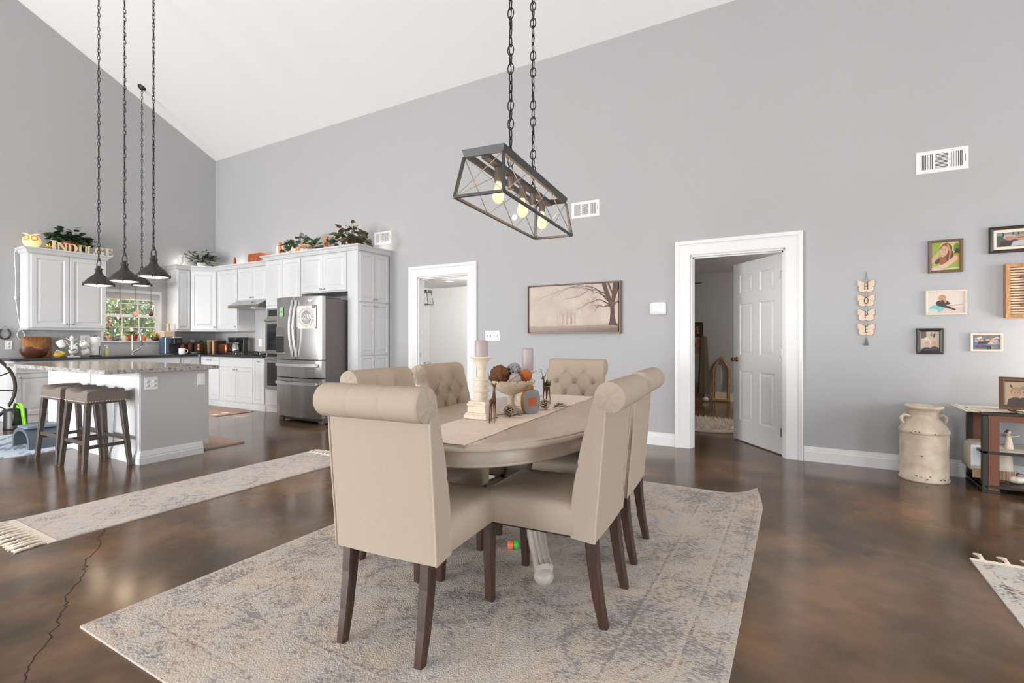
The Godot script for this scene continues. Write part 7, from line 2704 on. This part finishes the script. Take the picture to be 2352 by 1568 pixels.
func build_wall_decor() -> void:
	# misty tree picture
	var t := thing("canvas_picture", "wide framed picture of a bare tree in mist on the grey wall", "picture", V(7.5245, 1.532, 0.001))
	var w := 1.195
	var h := 0.605
	var st := S()
	molding(st, [Vector2(-w / 2 + 0.012, -h / 2 + 0.012), Vector2(-w / 2 + 0.012, h / 2 - 0.012), Vector2(w / 2 - 0.012, h / 2 - 0.012), Vector2(w / 2 - 0.012, -h / 2 + 0.012)], [Vector2(0.0, 0.0), Vector2(0.0, 0.044), Vector2(0.012, 0.044), Vector2(0.012, 0.0)], Transform3D(Basis(V(1, 0, 0), V(0, 0, 1), V(0, 1, 0)), Vector3.ZERO), true)
	put("frame", st, mat("frame_taupe", c8(128, 104, 90), 0.5), t)
	put("backing", bx(-w / 2 + 0.012, w / 2 - 0.012, -h / 2 + 0.012, h / 2 - 0.012, 0.0, 0.012), M.frame_black, t)
	var pm := mat("misty_tree_print", Color.WHITE, 0.75)
	pm.albedo_texture = tex(tree_painting())
	put("canvas", slab(w - 0.046, h - 0.046, 0.026), pm, t, V(0, 0, 0.012))
	# switches, thermostat, sensor
	t = thing("light_switch", "white four-gang switch plate between the doorway and the tree picture", "switch", V(6.383, 1.211, 0.001), 0, "power outlets and switches")
	outlet_plate(t, 0.222, 0.130)
	for k in 4:
		put("toggle", bx(-0.075 + k * 0.05 - 0.005, -0.075 + k * 0.05 + 0.005, -0.004, 0.016, 0.004, 0.016, 0.002), M.plate_white, t)
		put("slot", bx(-0.075 + k * 0.05 - 0.006, -0.075 + k * 0.05 + 0.006, -0.013, 0.013, 0.0048, 0.0056), M.slot_dark, t)
	t = thing("thermostat", "white thermostat with grey screen beside the bedroom doorway", "thermostat", V(8.541, 1.503, 0.001))
	st = S()
	loft(st, rrect(0.17, 0.134, 0.02, 4), [[0.0, 0.0], [0.02, 0.0], [0.026, 0.006]], Transform3D(Basis(V(1, 0, 0), V(0, 0, 1), V(0, -1, 0)), Vector3.ZERO))
	put("case", st, M.plate_white, t)
	put("screen", bx(-0.055, 0.045, -0.035, 0.045, 0.025, 0.0275, 0.001), mat("lcd_grey", c8(176, 180, 180), 0.2), t)
	t = thing("wall_sensor", "round white sensor high on the grey wall behind the chandelier", "sensor", V(6.723, 2.722, 0.001))
	put("dome", L([[0.045, 0.0], [0.044, 0.012], [0.036, 0.02], [0.0, 0.024]], 24, Transform3D(Basis(V(1, 0, 0), PI / 2), Vector3.ZERO)), M.plate_white, t)
	var v := make_vent("white air vent near the top of the grey wall, above the framed photographs", V(10.946, 2.707, 0.0005))
	dup(v, V(7.681, 2.707, 0.0005), 0, "white air vent to the right of the chandelier")
	dup(v, V(4.425, 2.695, 0.0005), 0, "white air vent behind the trailing plant on the pantry")
	dup(v, V(2.06, 2.71, 0.0005), 0, "white air vent behind the orange pillar ornaments")
	# hanging butterflies
	t = thing("butterfly_hanging", "string of four wooden butterflies spelling HOPE on the grey wall", "wall hanging", V(10.413, 1.11, 0.004))
	put("loop", T([V(-0.006, 0.60, 0.004), V(0.0, 0.68, 0.002), V(0.006, 0.60, 0.004)], 0.002, 5), M.cord_grey, t)
	var half := [Vector2(0.0, 0.026), Vector2(0.012, 0.036), Vector2(0.034, 0.052), Vector2(0.058, 0.059), Vector2(0.066, 0.055), Vector2(0.063, 0.036), Vector2(0.067, 0.020), Vector2(0.060, 0.004), Vector2(0.049, -0.001), Vector2(0.057, -0.012), Vector2(0.056, -0.032), Vector2(0.046, -0.046), Vector2(0.030, -0.050), Vector2(0.012, -0.050), Vector2(0.0, -0.042)]
	var outline := half.duplicate()
	for k in range(half.size() - 2, 0, -1):
		outline.append(Vector2(-half[k].x, half[k].y))
	var wall_up := Transform3D(Basis(V(1, 0, 0), V(0, 0, 1), V(0, 1, 0)), Vector3.ZERO)
	for k in 4:
		var y: float = 0.538 - k * 0.1315
		st = S()
		prism(st, outline, 0.0, 0.006, wall_up, 0.0)
		var bf := put("butterfly", st, M.butterfly_wood, t, V(0, y, 0.002))
		put("rim", T(outline.map(func(q): return V(q.x, q.y, 0.0045)), 0.0016, 4, true), M.frame_brown, bf)
		var tm := text("HOPE"[k], 0.085, 0.002, false)
		var bb := tm.get_aabb()
		var lt := put("letter", tm, M.ink, bf, V(0, 0.002 - bb.get_center().y, 0.0075))
		lt.scale = V(0.62, 1.0, 1.0)
		for j in 3:
			st = S()
			ball(st, V(0, y + 0.040 + j * 0.015, 0.008), V(0.0075, 0.007, 0.0075), 10, 8)
			put("bead", st, M.bead_wood if k == 1 else M.bead_grey, t)
	st = S()
	for k in 12:
		tube(st, [V(0, 0.085, 0.006), V((k - 5.5) * 0.0014, 0.05, 0.006), V((k - 5.5) * 0.0032, 0.0, 0.006 + 0.002 * sin(k * 2.0))], 0.0013, 4)
	put("tassel", st, M.cord_grey, t).set_meta("kind", "stuff")
	# framed photographs
	photo_frame("square brown frame with a bright green and yellow portrait", 10.854, 11.081, 1.739, 2.02, M.frame_brown, 0.021, 0.028, 0)
	photo_frame("whitewashed frame of a person sitting in a turquoise skirt", 10.836, 11.109, 1.376, 1.588, M.frame_whitewash, 0.016, 0.022, 1)
	photo_frame("small dark frame with two smiling faces side by side", 10.773, 10.956, 1.039, 1.262, M.frame_black, 0.028, 0.026, 2)
	photo_frame("small whitewashed frame with a group of five people", 11.129, 11.332, 1.066, 1.218, M.frame_whitewash, 0.017, 0.022, 3)
	photo_frame("wide black-bronze frame with cream mount at the picture edge", 11.246, 11.56, 1.876, 2.091, M.frame_black, 0.026, 0.03, 4, 0.024)
	# slatted wooden sign with a letter
	t = thing("shutter_sign", "square wooden slatted sign with a brown letter at the picture edge", "sign", V(11.557, 1.56, 0.001))
	st = S()
	molding(st, [Vector2(-0.192, -0.192), Vector2(-0.192, 0.192), Vector2(0.192, 0.192), Vector2(0.192, -0.192)], [Vector2(0.0, 0.0), Vector2(0.0, 0.055), Vector2(0.028, 0.06), Vector2(0.028, 0.0)], wall_up, true)
	put("frame", st, M.oak, t)
	put("backing", bx(-0.192, 0.192, -0.192, 0.192, 0.0, 0.012), M.frame_brown, t)
	for k in 18:
		st = S()
		box(st, Vector3.ZERO, V(0.384, 0.014, 0.008), 0.002, rot(V(1, 0, 0), 25, V(0, -0.181 + k * 0.0213, 0.028)))
		put("slat", st, mat("slat_wash", c8(222, 192, 164), 0.6) if not M.has("slat_wash") else M.slat_wash, t)
	var tl := text("H", 0.34, 0.012, true, true)
	var b2 := tl.get_aabb()
	put("letter", tl, M.frame_brown, t, V(0, -b2.get_center().y, 0.042))

# ---------- right-hand side ----------
func build_right() -> void:
	var t := thing("milk_can", "old cream-painted metal milk can against the grey wall", "milk can", V(10.785, 0.0, 0.235), 20)
	var prof := [[0.0, 0.0], [0.168, 0.0], [0.171, 0.012], [0.165, 0.022], [0.163, 0.385], [0.163, 0.385], [0.170, 0.395], [0.171, 0.408], [0.166, 0.420], [0.160, 0.430], [0.148, 0.455], [0.122, 0.487], [0.100, 0.512], [0.095, 0.535], [0.096, 0.56], [0.110, 0.582], [0.128, 0.592], [0.132, 0.602], [0.130, 0.612], [0.122, 0.614], [0.098, 0.598], [0.0, 0.590]]
	put("body", L(prof, 40), M.can_cream, t)
	for s in [-1, 1]:
		put("handle", T([V(s * 0.10, 0.525, 0.0), V(s * 0.145, 0.535, 0.0), V(s * 0.168, 0.515, 0.0), V(s * 0.165, 0.48, 0.0), V(s * 0.145, 0.462, 0.0)], [0.012, 0.013, 0.014, 0.012, 0.01], 8), M.can_cream, t)
	rng.seed = 71
	var st := S()
	for k in 46:
		var a := rng.randf_range(-0.4, PI + 0.4)
		var y: float = 0.015 + 0.055 * pow(rng.randf(), 1.4) if k < 38 else [0.40, 0.405, 0.41, 0.40, 0.22, 0.215, 0.18, 0.41][k - 38]
		var r: float = 0.1652 if y < 0.38 else 0.1716
		var sz := rng.randf_range(0.003, 0.010)
		var n := 6
		for i in n:
			var q0 := TAU * i / n
			var q1 := TAU * (i + 1) / n
			var f := func(q: float) -> Vector3:
				var aa := a + cos(q) * sz / 0.165 * (1.0 + 0.4 * sin(q * 3.0 + k))
				return V(cos(aa) * r, y + sin(q) * sz * 0.5, sin(aa) * r)
			tri(st, V(cos(a) * r, y, sin(a) * r), f.call(q1), f.call(q0))
	put("rust_chips", st, mat("rust_dark", c8(86, 52, 40), 0.9), t).set_meta("kind", "stuff")
	# console table
	t = thing("console_table", "dark wood console table at the picture edge", "table", V(11.09, 0.0, 0.06))
	for z in [[0.0, 0.04], [0.385, 0.425]]:
		put("post", bx(0.0, 0.036, 0.0, 0.59, z[0], z[1], 0.003), M.frame_black, t)
		put("post_panel", bx(0.036, 0.100, 0.02, 0.565, z[0] + 0.004, z[1] - 0.004, 0.002), mat("cherry", c8(112, 66, 44), 0.4) if not M.has("cherry") else M.cherry, t)
		put("post_foot", bx(0.0, 0.104, 0.0, 0.02, z[0], z[1], 0.002), M.frame_black, t)
		put("post", bx(1.25, 1.286, 0.0, 0.59, z[0], z[1], 0.003), M.frame_black, t)
	put("side_rail", bx(0.0, 0.036, 0.02, 0.06, 0.04, 0.385, 0.002), M.frame_black, t)
	put("apron", bx(0.036, 1.25, 0.545, 0.592, 0.40, 0.42, 0.002), M.cherry, t)
	put("tabletop", bx(-0.01, 1.296, 0.592, 0.612, -0.01, 0.435, 0.003), M.frame_black, t)
	put("shelf", bx(0.0, 1.286, 0.296, 0.318, 0.0, 0.425, 0.002), M.frame_black, t)
	put("shelf_mat", bx(0.04, 1.25, 0.318, 0.3195, 0.01, 0.415), M.mat_cream, t)
	put("lower_shelf", bx(0.0, 1.286, 0.038, 0.060, 0.0, 0.425, 0.002), M.frame_black, t)
	# cloth on the console
	st = S()
	var rows := []
	for i in 21:
		var x: float = lerp(-0.045, 1.2, i / 20.0)
		var row := []
		for k in 9:
			var z: float = lerp(0.0, 0.42, k / 8.0)
			row.append(V(x, 0.0135 + 0.002 * sin(x * 11.0 + z * 14.0) - (0.010 * smoothstep(0.0, -0.045, x) * sin(z * 20.0) if x < 0.0 else 0.0), z))
		rows.append(row)
	grid(st, rows, false, true, false)
	var cl := put("table_cloth", st, M.throw_cream, self, V(11.09, 0.602, 0.06))
	tag(cl, "cream fringed cloth on the dark console table", "tablecloth")
	st = S()
	for k in 26:
		var z: float = lerp(0.0, 0.42, k / 25.0)
		tube(st, [V(-0.043, 0.013, z), V(-0.07, 0.016 + 0.006 * sin(k * 1.7), z + 0.004 * sin(k)), V(-0.095, 0.01, z)], 0.003, 4)
	put("fringe", st, M.mat_cream, cl).set_meta("kind", "stuff")
	# photograph standing on it
	t = thing("standing_photo_frame", "brown wooden photo frame standing on the console table", "picture frame", V(11.345, 0.622, 0.33), -14)
	frame_parts(t, 0.235, 0.25, M.frame_bronze, 0.034, 0.026, 5, 0.0)
	for o in t.get_children():
		o.transform = rot(V(1, 0, 0), -14, V(0, 0.127, 0)) * o.transform
	st = S()
	prism(st, [Vector2(0.0, 0.0), Vector2(-0.11, 0.0), Vector2(-0.115, 0.06), Vector2(-0.03, 0.13), Vector2(0.0, 0.12)], -0.008, 0.008, Transform3D(Basis(V(0, 0, 1), V(1, 0, 0), V(0, 1, 0)), V(-0.06, -0.004, -0.02)))
	put("easel_back", st, M.frame_black, t)
	t = thing("dry_leaf", "brown dried leaf lying on the console cloth", "leaf", V(11.25, 0.622, 0.43), 60)
	for k in 3:
		var lf := put("leaf_lobe", leaf_mesh("lance"), M.frame_bronze, t)
		lf.transform = Transform3D(Basis(Vector3.UP, (k - 1) * 0.7).scaled(Vector3.ONE * 0.085), V(0, 0.006, 0))
	# angel figurine on the shelf
	t = thing("angel_figurine", "cream angel figurine with outstretched arms on the console shelf", "figurine", V(11.285, 0.3205, 0.31), 55)
	put("gown", L([[0.0, 0.0], [0.034, 0.0], [0.033, 0.02], [0.026, 0.06], [0.018, 0.09], [0.016, 0.105], [0.006, 0.112], [0.006, 0.118]], 18, ID, 1.0, 0.8), M.angel_cream, t)
	st = S()
	ball(st, V(0, 0.128, 0.002), V(0.012, 0.015, 0.013), 14, 10)
	put("head", st, M.angel_cream, t)
	st = S()
	ball(st, V(0, 0.133, -0.004), V(0.014, 0.014, 0.013), 12, 8)
	ball(st, V(0, 0.128, -0.016), V(0.008, 0.008, 0.008), 8, 6)
	put("hair", st, M.angel_hair, t)
	for s in [-1, 1]:
		put("arm", T([V(s * 0.013, 0.103, 0), V(s * 0.016, 0.098, 0.026), V(s * 0.010, 0.106, 0.052), V(s * 0.004, 0.114, 0.062)], [0.006, 0.005, 0.004, 0.003], 8), M.angel_cream, t)
		st = S()
		for k in 3:
			tube(st, [V(s * 0.006, 0.092, -0.014), V(s * (0.022 + 0.004 * k), 0.10 + 0.008 * k, -0.034), V(s * (0.014 + 0.006 * k), 0.085 + 0.012 * k, -0.044)], 0.0014, 5)
		put("wing", st, M.frame_bronze, t)
	# white pumpkin on the lower shelf
	t = thing("white_pumpkin", "small white ribbed pumpkin on the console's lower shelf", "pumpkin", V(11.325, 0.0605, 0.32))
	st = S()
	rows = []
	for i in 13:
		var th := PI * i / 12.0 - PI / 2
		var ring := []
		for k in 48:
			var ph := TAU * k / 48
			var rr: float = 0.058 * (0.90 + 0.10 * abs(cos(ph * 4.0))) * cos(th)
			ring.append(V(cos(ph) * rr, 0.034 + 0.034 * sin(th) - 0.012 * pow(max(0.0, sin(th)), 6.0), sin(ph) * rr))
		rows.append(ring)
	grid(st, rows, true, true, true)
	put("flesh", st, M.pumpkin_white, t)
	put("stem", T([V(0, 0.055, 0), V(0.004, 0.07, 0.0), V(0.014, 0.082, 0.004)], [0.008, 0.006, 0.005], 8), M.frame_bronze, t)
	var lf2 := put("leaf", leaf_mesh("lance"), M.frame_brown, t)
	lf2.transform = Transform3D(Basis(V(0, 1, 0), 1.2).scaled(Vector3.ONE * 0.07), V(0.01, 0.072, 0.0))
	# draped cradle behind the console
	t = thing("draped_cradle", "small dark cradle draped with a cream throw beside the console", "cradle", V(11.19, 0.0, 0.165))
	st = S()
	prism(st, [Vector2(-0.055, 0.03), Vector2(0.055, 0.03), Vector2(0.115, 0.16), Vector2(-0.115, 0.16)], -0.12, 0.16, Transform3D(Basis(V(1, 0, 0), V(0, 0, 1), V(0, 1, 0)), Vector3.ZERO))
	put("trough", st, M.cherry, t)
	for z in [-0.10, 0.14]:
		put("rocker", bx(-0.09, 0.09, 0.0, 0.035, z - 0.01, z + 0.01, 0.004), M.frame_black, t)
	st = S()
	loft(st, rrect(0.25, 0.31, 0.05, 5), [[0.135, -0.004], [0.20, 0.0], [0.29, 0.004], [0.325, 0.018], [0.345, 0.05], [0.35, 0.10]], mv(0, 0, 0.02))
	put("throw", st, M.throw_cream, t)
	put("throw_stripe", bx(-0.132, -0.06, 0.17, 0.335, 0.172, 0.182, 0.004), M.throw_white, t)
	st = S()
	for k in 30:
		var x: float = lerp(-0.12, 0.12, k / 29.0)
		tube(st, [V(x, 0.15, 0.178), V(x + 0.002, 0.11, 0.180), V(x, 0.08, 0.178)], 0.0045, 5)
	put("fringe", st, M.throw_tan, t).set_meta("kind", "stuff")
	# table lamp just beyond the picture edge, whose light grazes the wall
	t = thing("table_lamp", "table lamp with pale drum shade on the console beyond the frames", "lamp", V(11.93, 0.6125, 0.27))
	put("base", L([[0.0, 0.0], [0.075, 0.0], [0.07, 0.02], [0.03, 0.05], [0.045, 0.12], [0.04, 0.2], [0.014, 0.27], [0.012, 0.36]], 24), M.cream_chipped, t)
	put("shade", L([[0.15, 0.33], [0.12, 0.56], [0.118, 0.56], [0.148, 0.33], [0.15, 0.33]], 32), M.shade_glow, t)
	light(OmniLight3D.new(), V(0, 0.44, 0), c8(255, 248, 240), 0.5, 0.04, t, "table_lamp_light")

# ---------- beyond the doorways ----------
func build_rooms() -> void:
	# utility room
	var t := thing("utility_downlight", "recessed ceiling light in the white room beyond the doorway", "light", V(3.95, 2.288, -2.3))
	put("ring", L([[0.0, -0.002], [0.06, -0.004], [0.075, 0.0]], 24), M.downlight_glow, t)
	light(OmniLight3D.new(), V(4.9, 2.15, -1.5), c8(255, 252, 248), 4.6, 0.12)
	t = thing("utility_downlight", "recessed ceiling light near the utility room door", "light", V(4.9, 2.288, -1.5))
	put("ring", L([[0.0, -0.002], [0.06, -0.004], [0.075, 0.0]], 24), M.downlight_glow, t)
	t = thing("lantern_pendant", "dark open-frame lantern pendant in the white room beyond the doorway", "pendant lamp", V(3.66, 1.815, -1.8), 12)
	var bar := func(a: Vector3, b: Vector3, w: float, called: String, m: Material) -> void:
		put(called, T([a, b], w, 6), m, t)
	var B4 := [V(-0.20, 0, -0.12), V(0.20, 0, -0.12), V(0.20, 0, 0.12), V(-0.20, 0, 0.12)]
	var T4 := [V(-0.16, 0.23, -0.09), V(0.16, 0.23, -0.09), V(0.16, 0.23, 0.09), V(-0.16, 0.23, 0.09)]
	for k in 4:
		bar.call(B4[k], B4[(k + 1) % 4], 0.009, "frame_rail", M.iron)
		bar.call(B4[k], T4[k], 0.008, "frame_post", M.iron)
		bar.call(B4[k], T4[(k + 1) % 4], 0.0025, "wire", M.iron)
		bar.call(T4[k], B4[(k + 1) % 4], 0.0025, "wire", M.iron)
	put("cap", bx(-0.175, 0.175, 0.23, 0.275, -0.10, 0.10, 0.004), M.iron, t)
	put("candle_sleeve", L([[0.0, 0.02], [0.022, 0.02], [0.022, 0.075], [0.0, 0.08]], 12, mv(-0.02, 0, 0)), M.iron, t)
	put("drop_rod", T([V(0, 0.275, 0), V(0, 0.473, 0)], 0.008, 8), M.iron, t)
	t = thing("waste_bin", "chrome lidded bin in the white room behind the tufted chair", "bin", V(4.23, 0.0, -1.2))
	put("drum", L([[0.0, 0.0], [0.12, 0.0], [0.12, 0.70], [0.0, 0.70]], 24), M.chrome, t)
	put("lid", L([[0.125, 0.70], [0.125, 0.74], [0.10, 0.76], [0.0, 0.765]], 24), M.fridge_side, t)
	# bedroom
	t = thing("ceiling_fan", "dark ceiling fan in the bedroom, two blades in view", "fan", V(8.02, 2.02, -2.4))
	put("motor", L([[0.0, -0.06], [0.08, -0.05], [0.10, 0.0], [0.08, 0.08], [0.02, 0.10], [0.015, 0.388]], 24), M.black_iron, t)
	for k in 5:
		var st := S()
		prism(st, [Vector2(0.10, -0.03), Vector2(0.56, -0.07), Vector2(0.60, 0.0), Vector2(0.56, 0.07), Vector2(0.10, 0.03)], -0.004, 0.004, Transform3D(Basis(Vector3.UP, TAU * k / 5 + 0.1) * Basis(V(1, 0, 0), 0.2), Vector3.ZERO))
		put("blade", st, M.black_iron, t)
	rng.seed = 91
	t = thing("fur_rug", "shaggy pale sheepskin rug on the bedroom floor", "rug", V(8.80, 0.0, -1.55))
	var st := S()
	loft(st, ellipse(0.62, 0.52, 40, 2.2), [[0.0, 0.0], [0.02, -0.01], [0.035, 0.02], [0.04, 0.10]])
	put("hide", st, M.fur, t)
	st = S()
	for k in 2600:
		var a := rng.randf() * TAU
		var r := sqrt(rng.randf())
		var p := V(cos(a) * 0.62 * r, 0.035, sin(a) * 0.52 * r)
		var d := V(rng.randf_range(-1, 1), rng.randf_range(0.1, 0.7), rng.randf_range(-1, 1)).normalized() * 0.05
		var s := d.cross(Vector3.UP).normalized() * 0.006
		tri(st, p - s, p + s, p + d)
	put("pile", st, M.fur, t).set_meta("kind", "stuff")
	t = thing("arched_window_frame", "pointed wooden window frame leaning on the bedroom wall", "frame", V(8.64, 0.0, -4.42))
	t.rotation.x = deg_to_rad(-4)
	var arch := func(k: float) -> Array:
		return [V(-0.135 * k, 0.02, 0.03), V(-0.135 * k, 0.60, 0.03), V(-0.07 * k, 0.72, 0.03), V(0.0, 0.82, 0.03), V(0.07 * k, 0.72, 0.03), V(0.135 * k, 0.60, 0.03), V(0.135 * k, 0.02, 0.03)]
	put("moulding", T(arch.call(1.0), 0.026, 8, true), M.oak, t)
	put("inner_moulding", T(arch.call(0.82), 0.012, 6), M.frame_brown, t)
	put("sill", bx(-0.16, 0.16, 0.0, 0.04, 0.0, 0.06, 0.004), M.oak, t)
	put("bottom_panel", bx(-0.11, 0.11, 0.04, 0.17, 0.02, 0.035, 0.002), M.butterfly_wood, t)
	put("dangling_ornament", T([V(0.0, 0.68, 0.04), V(0.0, 0.32, 0.04)], 0.003, 5), M.plate_white, t)
	t = thing("hall_mirror", "tall wooden framed mirror with scrollwork on the bedroom wall", "mirror", V(8.02, 0.0, -4.45))
	put("frame", bx(-0.27, 0.27, 0.0, 1.20, 0.0, 0.05, 0.004), M.oak, t)
	put("mirror_glass", bx(-0.24, 0.24, 0.29, 0.885, 0.05, 0.054), mat("mirror", c8(226, 228, 230), 0.02, 1.0), t)
	st = S()
	for s in [-1, 1]:
		var pts := []
		for k in 16:
			var a := k * 0.5
			pts.append(V(s * (0.10 + cos(a) * 0.006 * k), 1.04 + sin(a) * 0.006 * k, 0.058))
		tube(st, pts, 0.008, 6)
	put("scrollwork", st, M.black_iron, t)
	t = thing("hanging_curtain", "olive-brown drape hanging beside the bedroom mirror", "curtain", V(8.345, 0.0, -4.36))
	st = S()
	var rows := []
	for i in 9:
		var u := i / 8.0
		var row := []
		for k in 28:
			var a := TAU * k / 28
			var r: float = lerp(0.105, 0.05, u)
			var f := 1.0 + 0.16 * sin(a * 6.0)
			row.append(V(cos(a) * r * f, lerp(0.13, 1.21, u), sin(a) * r * 0.5 * f))
		rows.append(row)
	grid(st, rows, true, true, true)
	for k in range(1, 27):
		tri(st, rows[8][0], rows[8][k], rows[8][k + 1])
	put("drape", st, M.curtain_olive, t)
	put("hook", T([V(0, 1.19, -0.06), V(0, 1.22, 0.0)], 0.006, 6), M.black_iron, t)
	put("tie_rod", T([V(0.0, 0.13, -0.02), V(0.0, 0.0, -0.02)], 0.01, 6), M.black_iron, t)
	t = thing("flower_picture", "small dark framed flower picture on the bedroom mirror top", "picture", V(8.235, 1.201, -4.42))
	var pm := mat("flower_print", Color.WHITE, 0.5)
	var im := Image.create(96, 128, false, Image.FORMAT_RGB8)
	im.fill(c8(58, 36, 26))
	for k in 14:
		disc(im, rng.randf_range(24, 72), rng.randf_range(24, 76), 8, 7, [c8(196, 150, 70), c8(150, 90, 50), c8(110, 120, 60)][k % 3])
	disc(im, 48, 98, 22, 12, c8(190, 110, 70))
	pm.albedo_texture = tex(im)
	put("print", slab(0.13, 0.22, 0.004), pm, t, V(0, 0.14, 0.02))
	put("frame", bx(-0.085, 0.085, 0.0, 0.28, 0.0, 0.02, 0.004), M.frame_black, t)
	t = thing("copper_pot", "small copper pot with a dried leaf below the bedroom mirror", "pot", V(8.16, 0.0, -4.25))
	put("pot", L([[0.0, 0.0], [0.045, 0.0], [0.06, 0.04], [0.05, 0.08], [0.0, 0.07]], 18), M.copper, t)
	var lf := put("leaf", leaf_mesh("ivy"), M.wood_tan, t)
	lf.transform = Transform3D(Basis(V(1, 0, 0), -1.2).scaled(Vector3.ONE * 0.12), V(0, 0.07, 0))
	t = thing("small_pumpkin", "small cream pumpkin under the bedroom drape", "pumpkin", V(8.40, 0.0, -4.22))
	st = S()
	ball(st, V(0, 0.045, 0), V(0.055, 0.045, 0.055), 16, 10)
	put("flesh", st, M.pumpkin_white, t)
	put("stem", T([V(0, 0.085, 0), V(0.01, 0.12, 0)], 0.006, 6), M.frame_brown, t)
	light(OmniLight3D.new(), V(10.6, 2.2, -2.6), c8(255, 246, 236), 2.6, 0.15)  # added light to brighten the bedroom, with an unseen lamp bowl around it
	t = thing("added_bedroom_lamp", "unseen frosted ceiling lamp added to light the bedroom", "lamp", V(10.6, 2.40, -2.6))
	put("bowl", L([[0.0, -0.11], [0.10, -0.09], [0.16, -0.04], [0.17, 0.0]], 24), M.shade_glow, t)
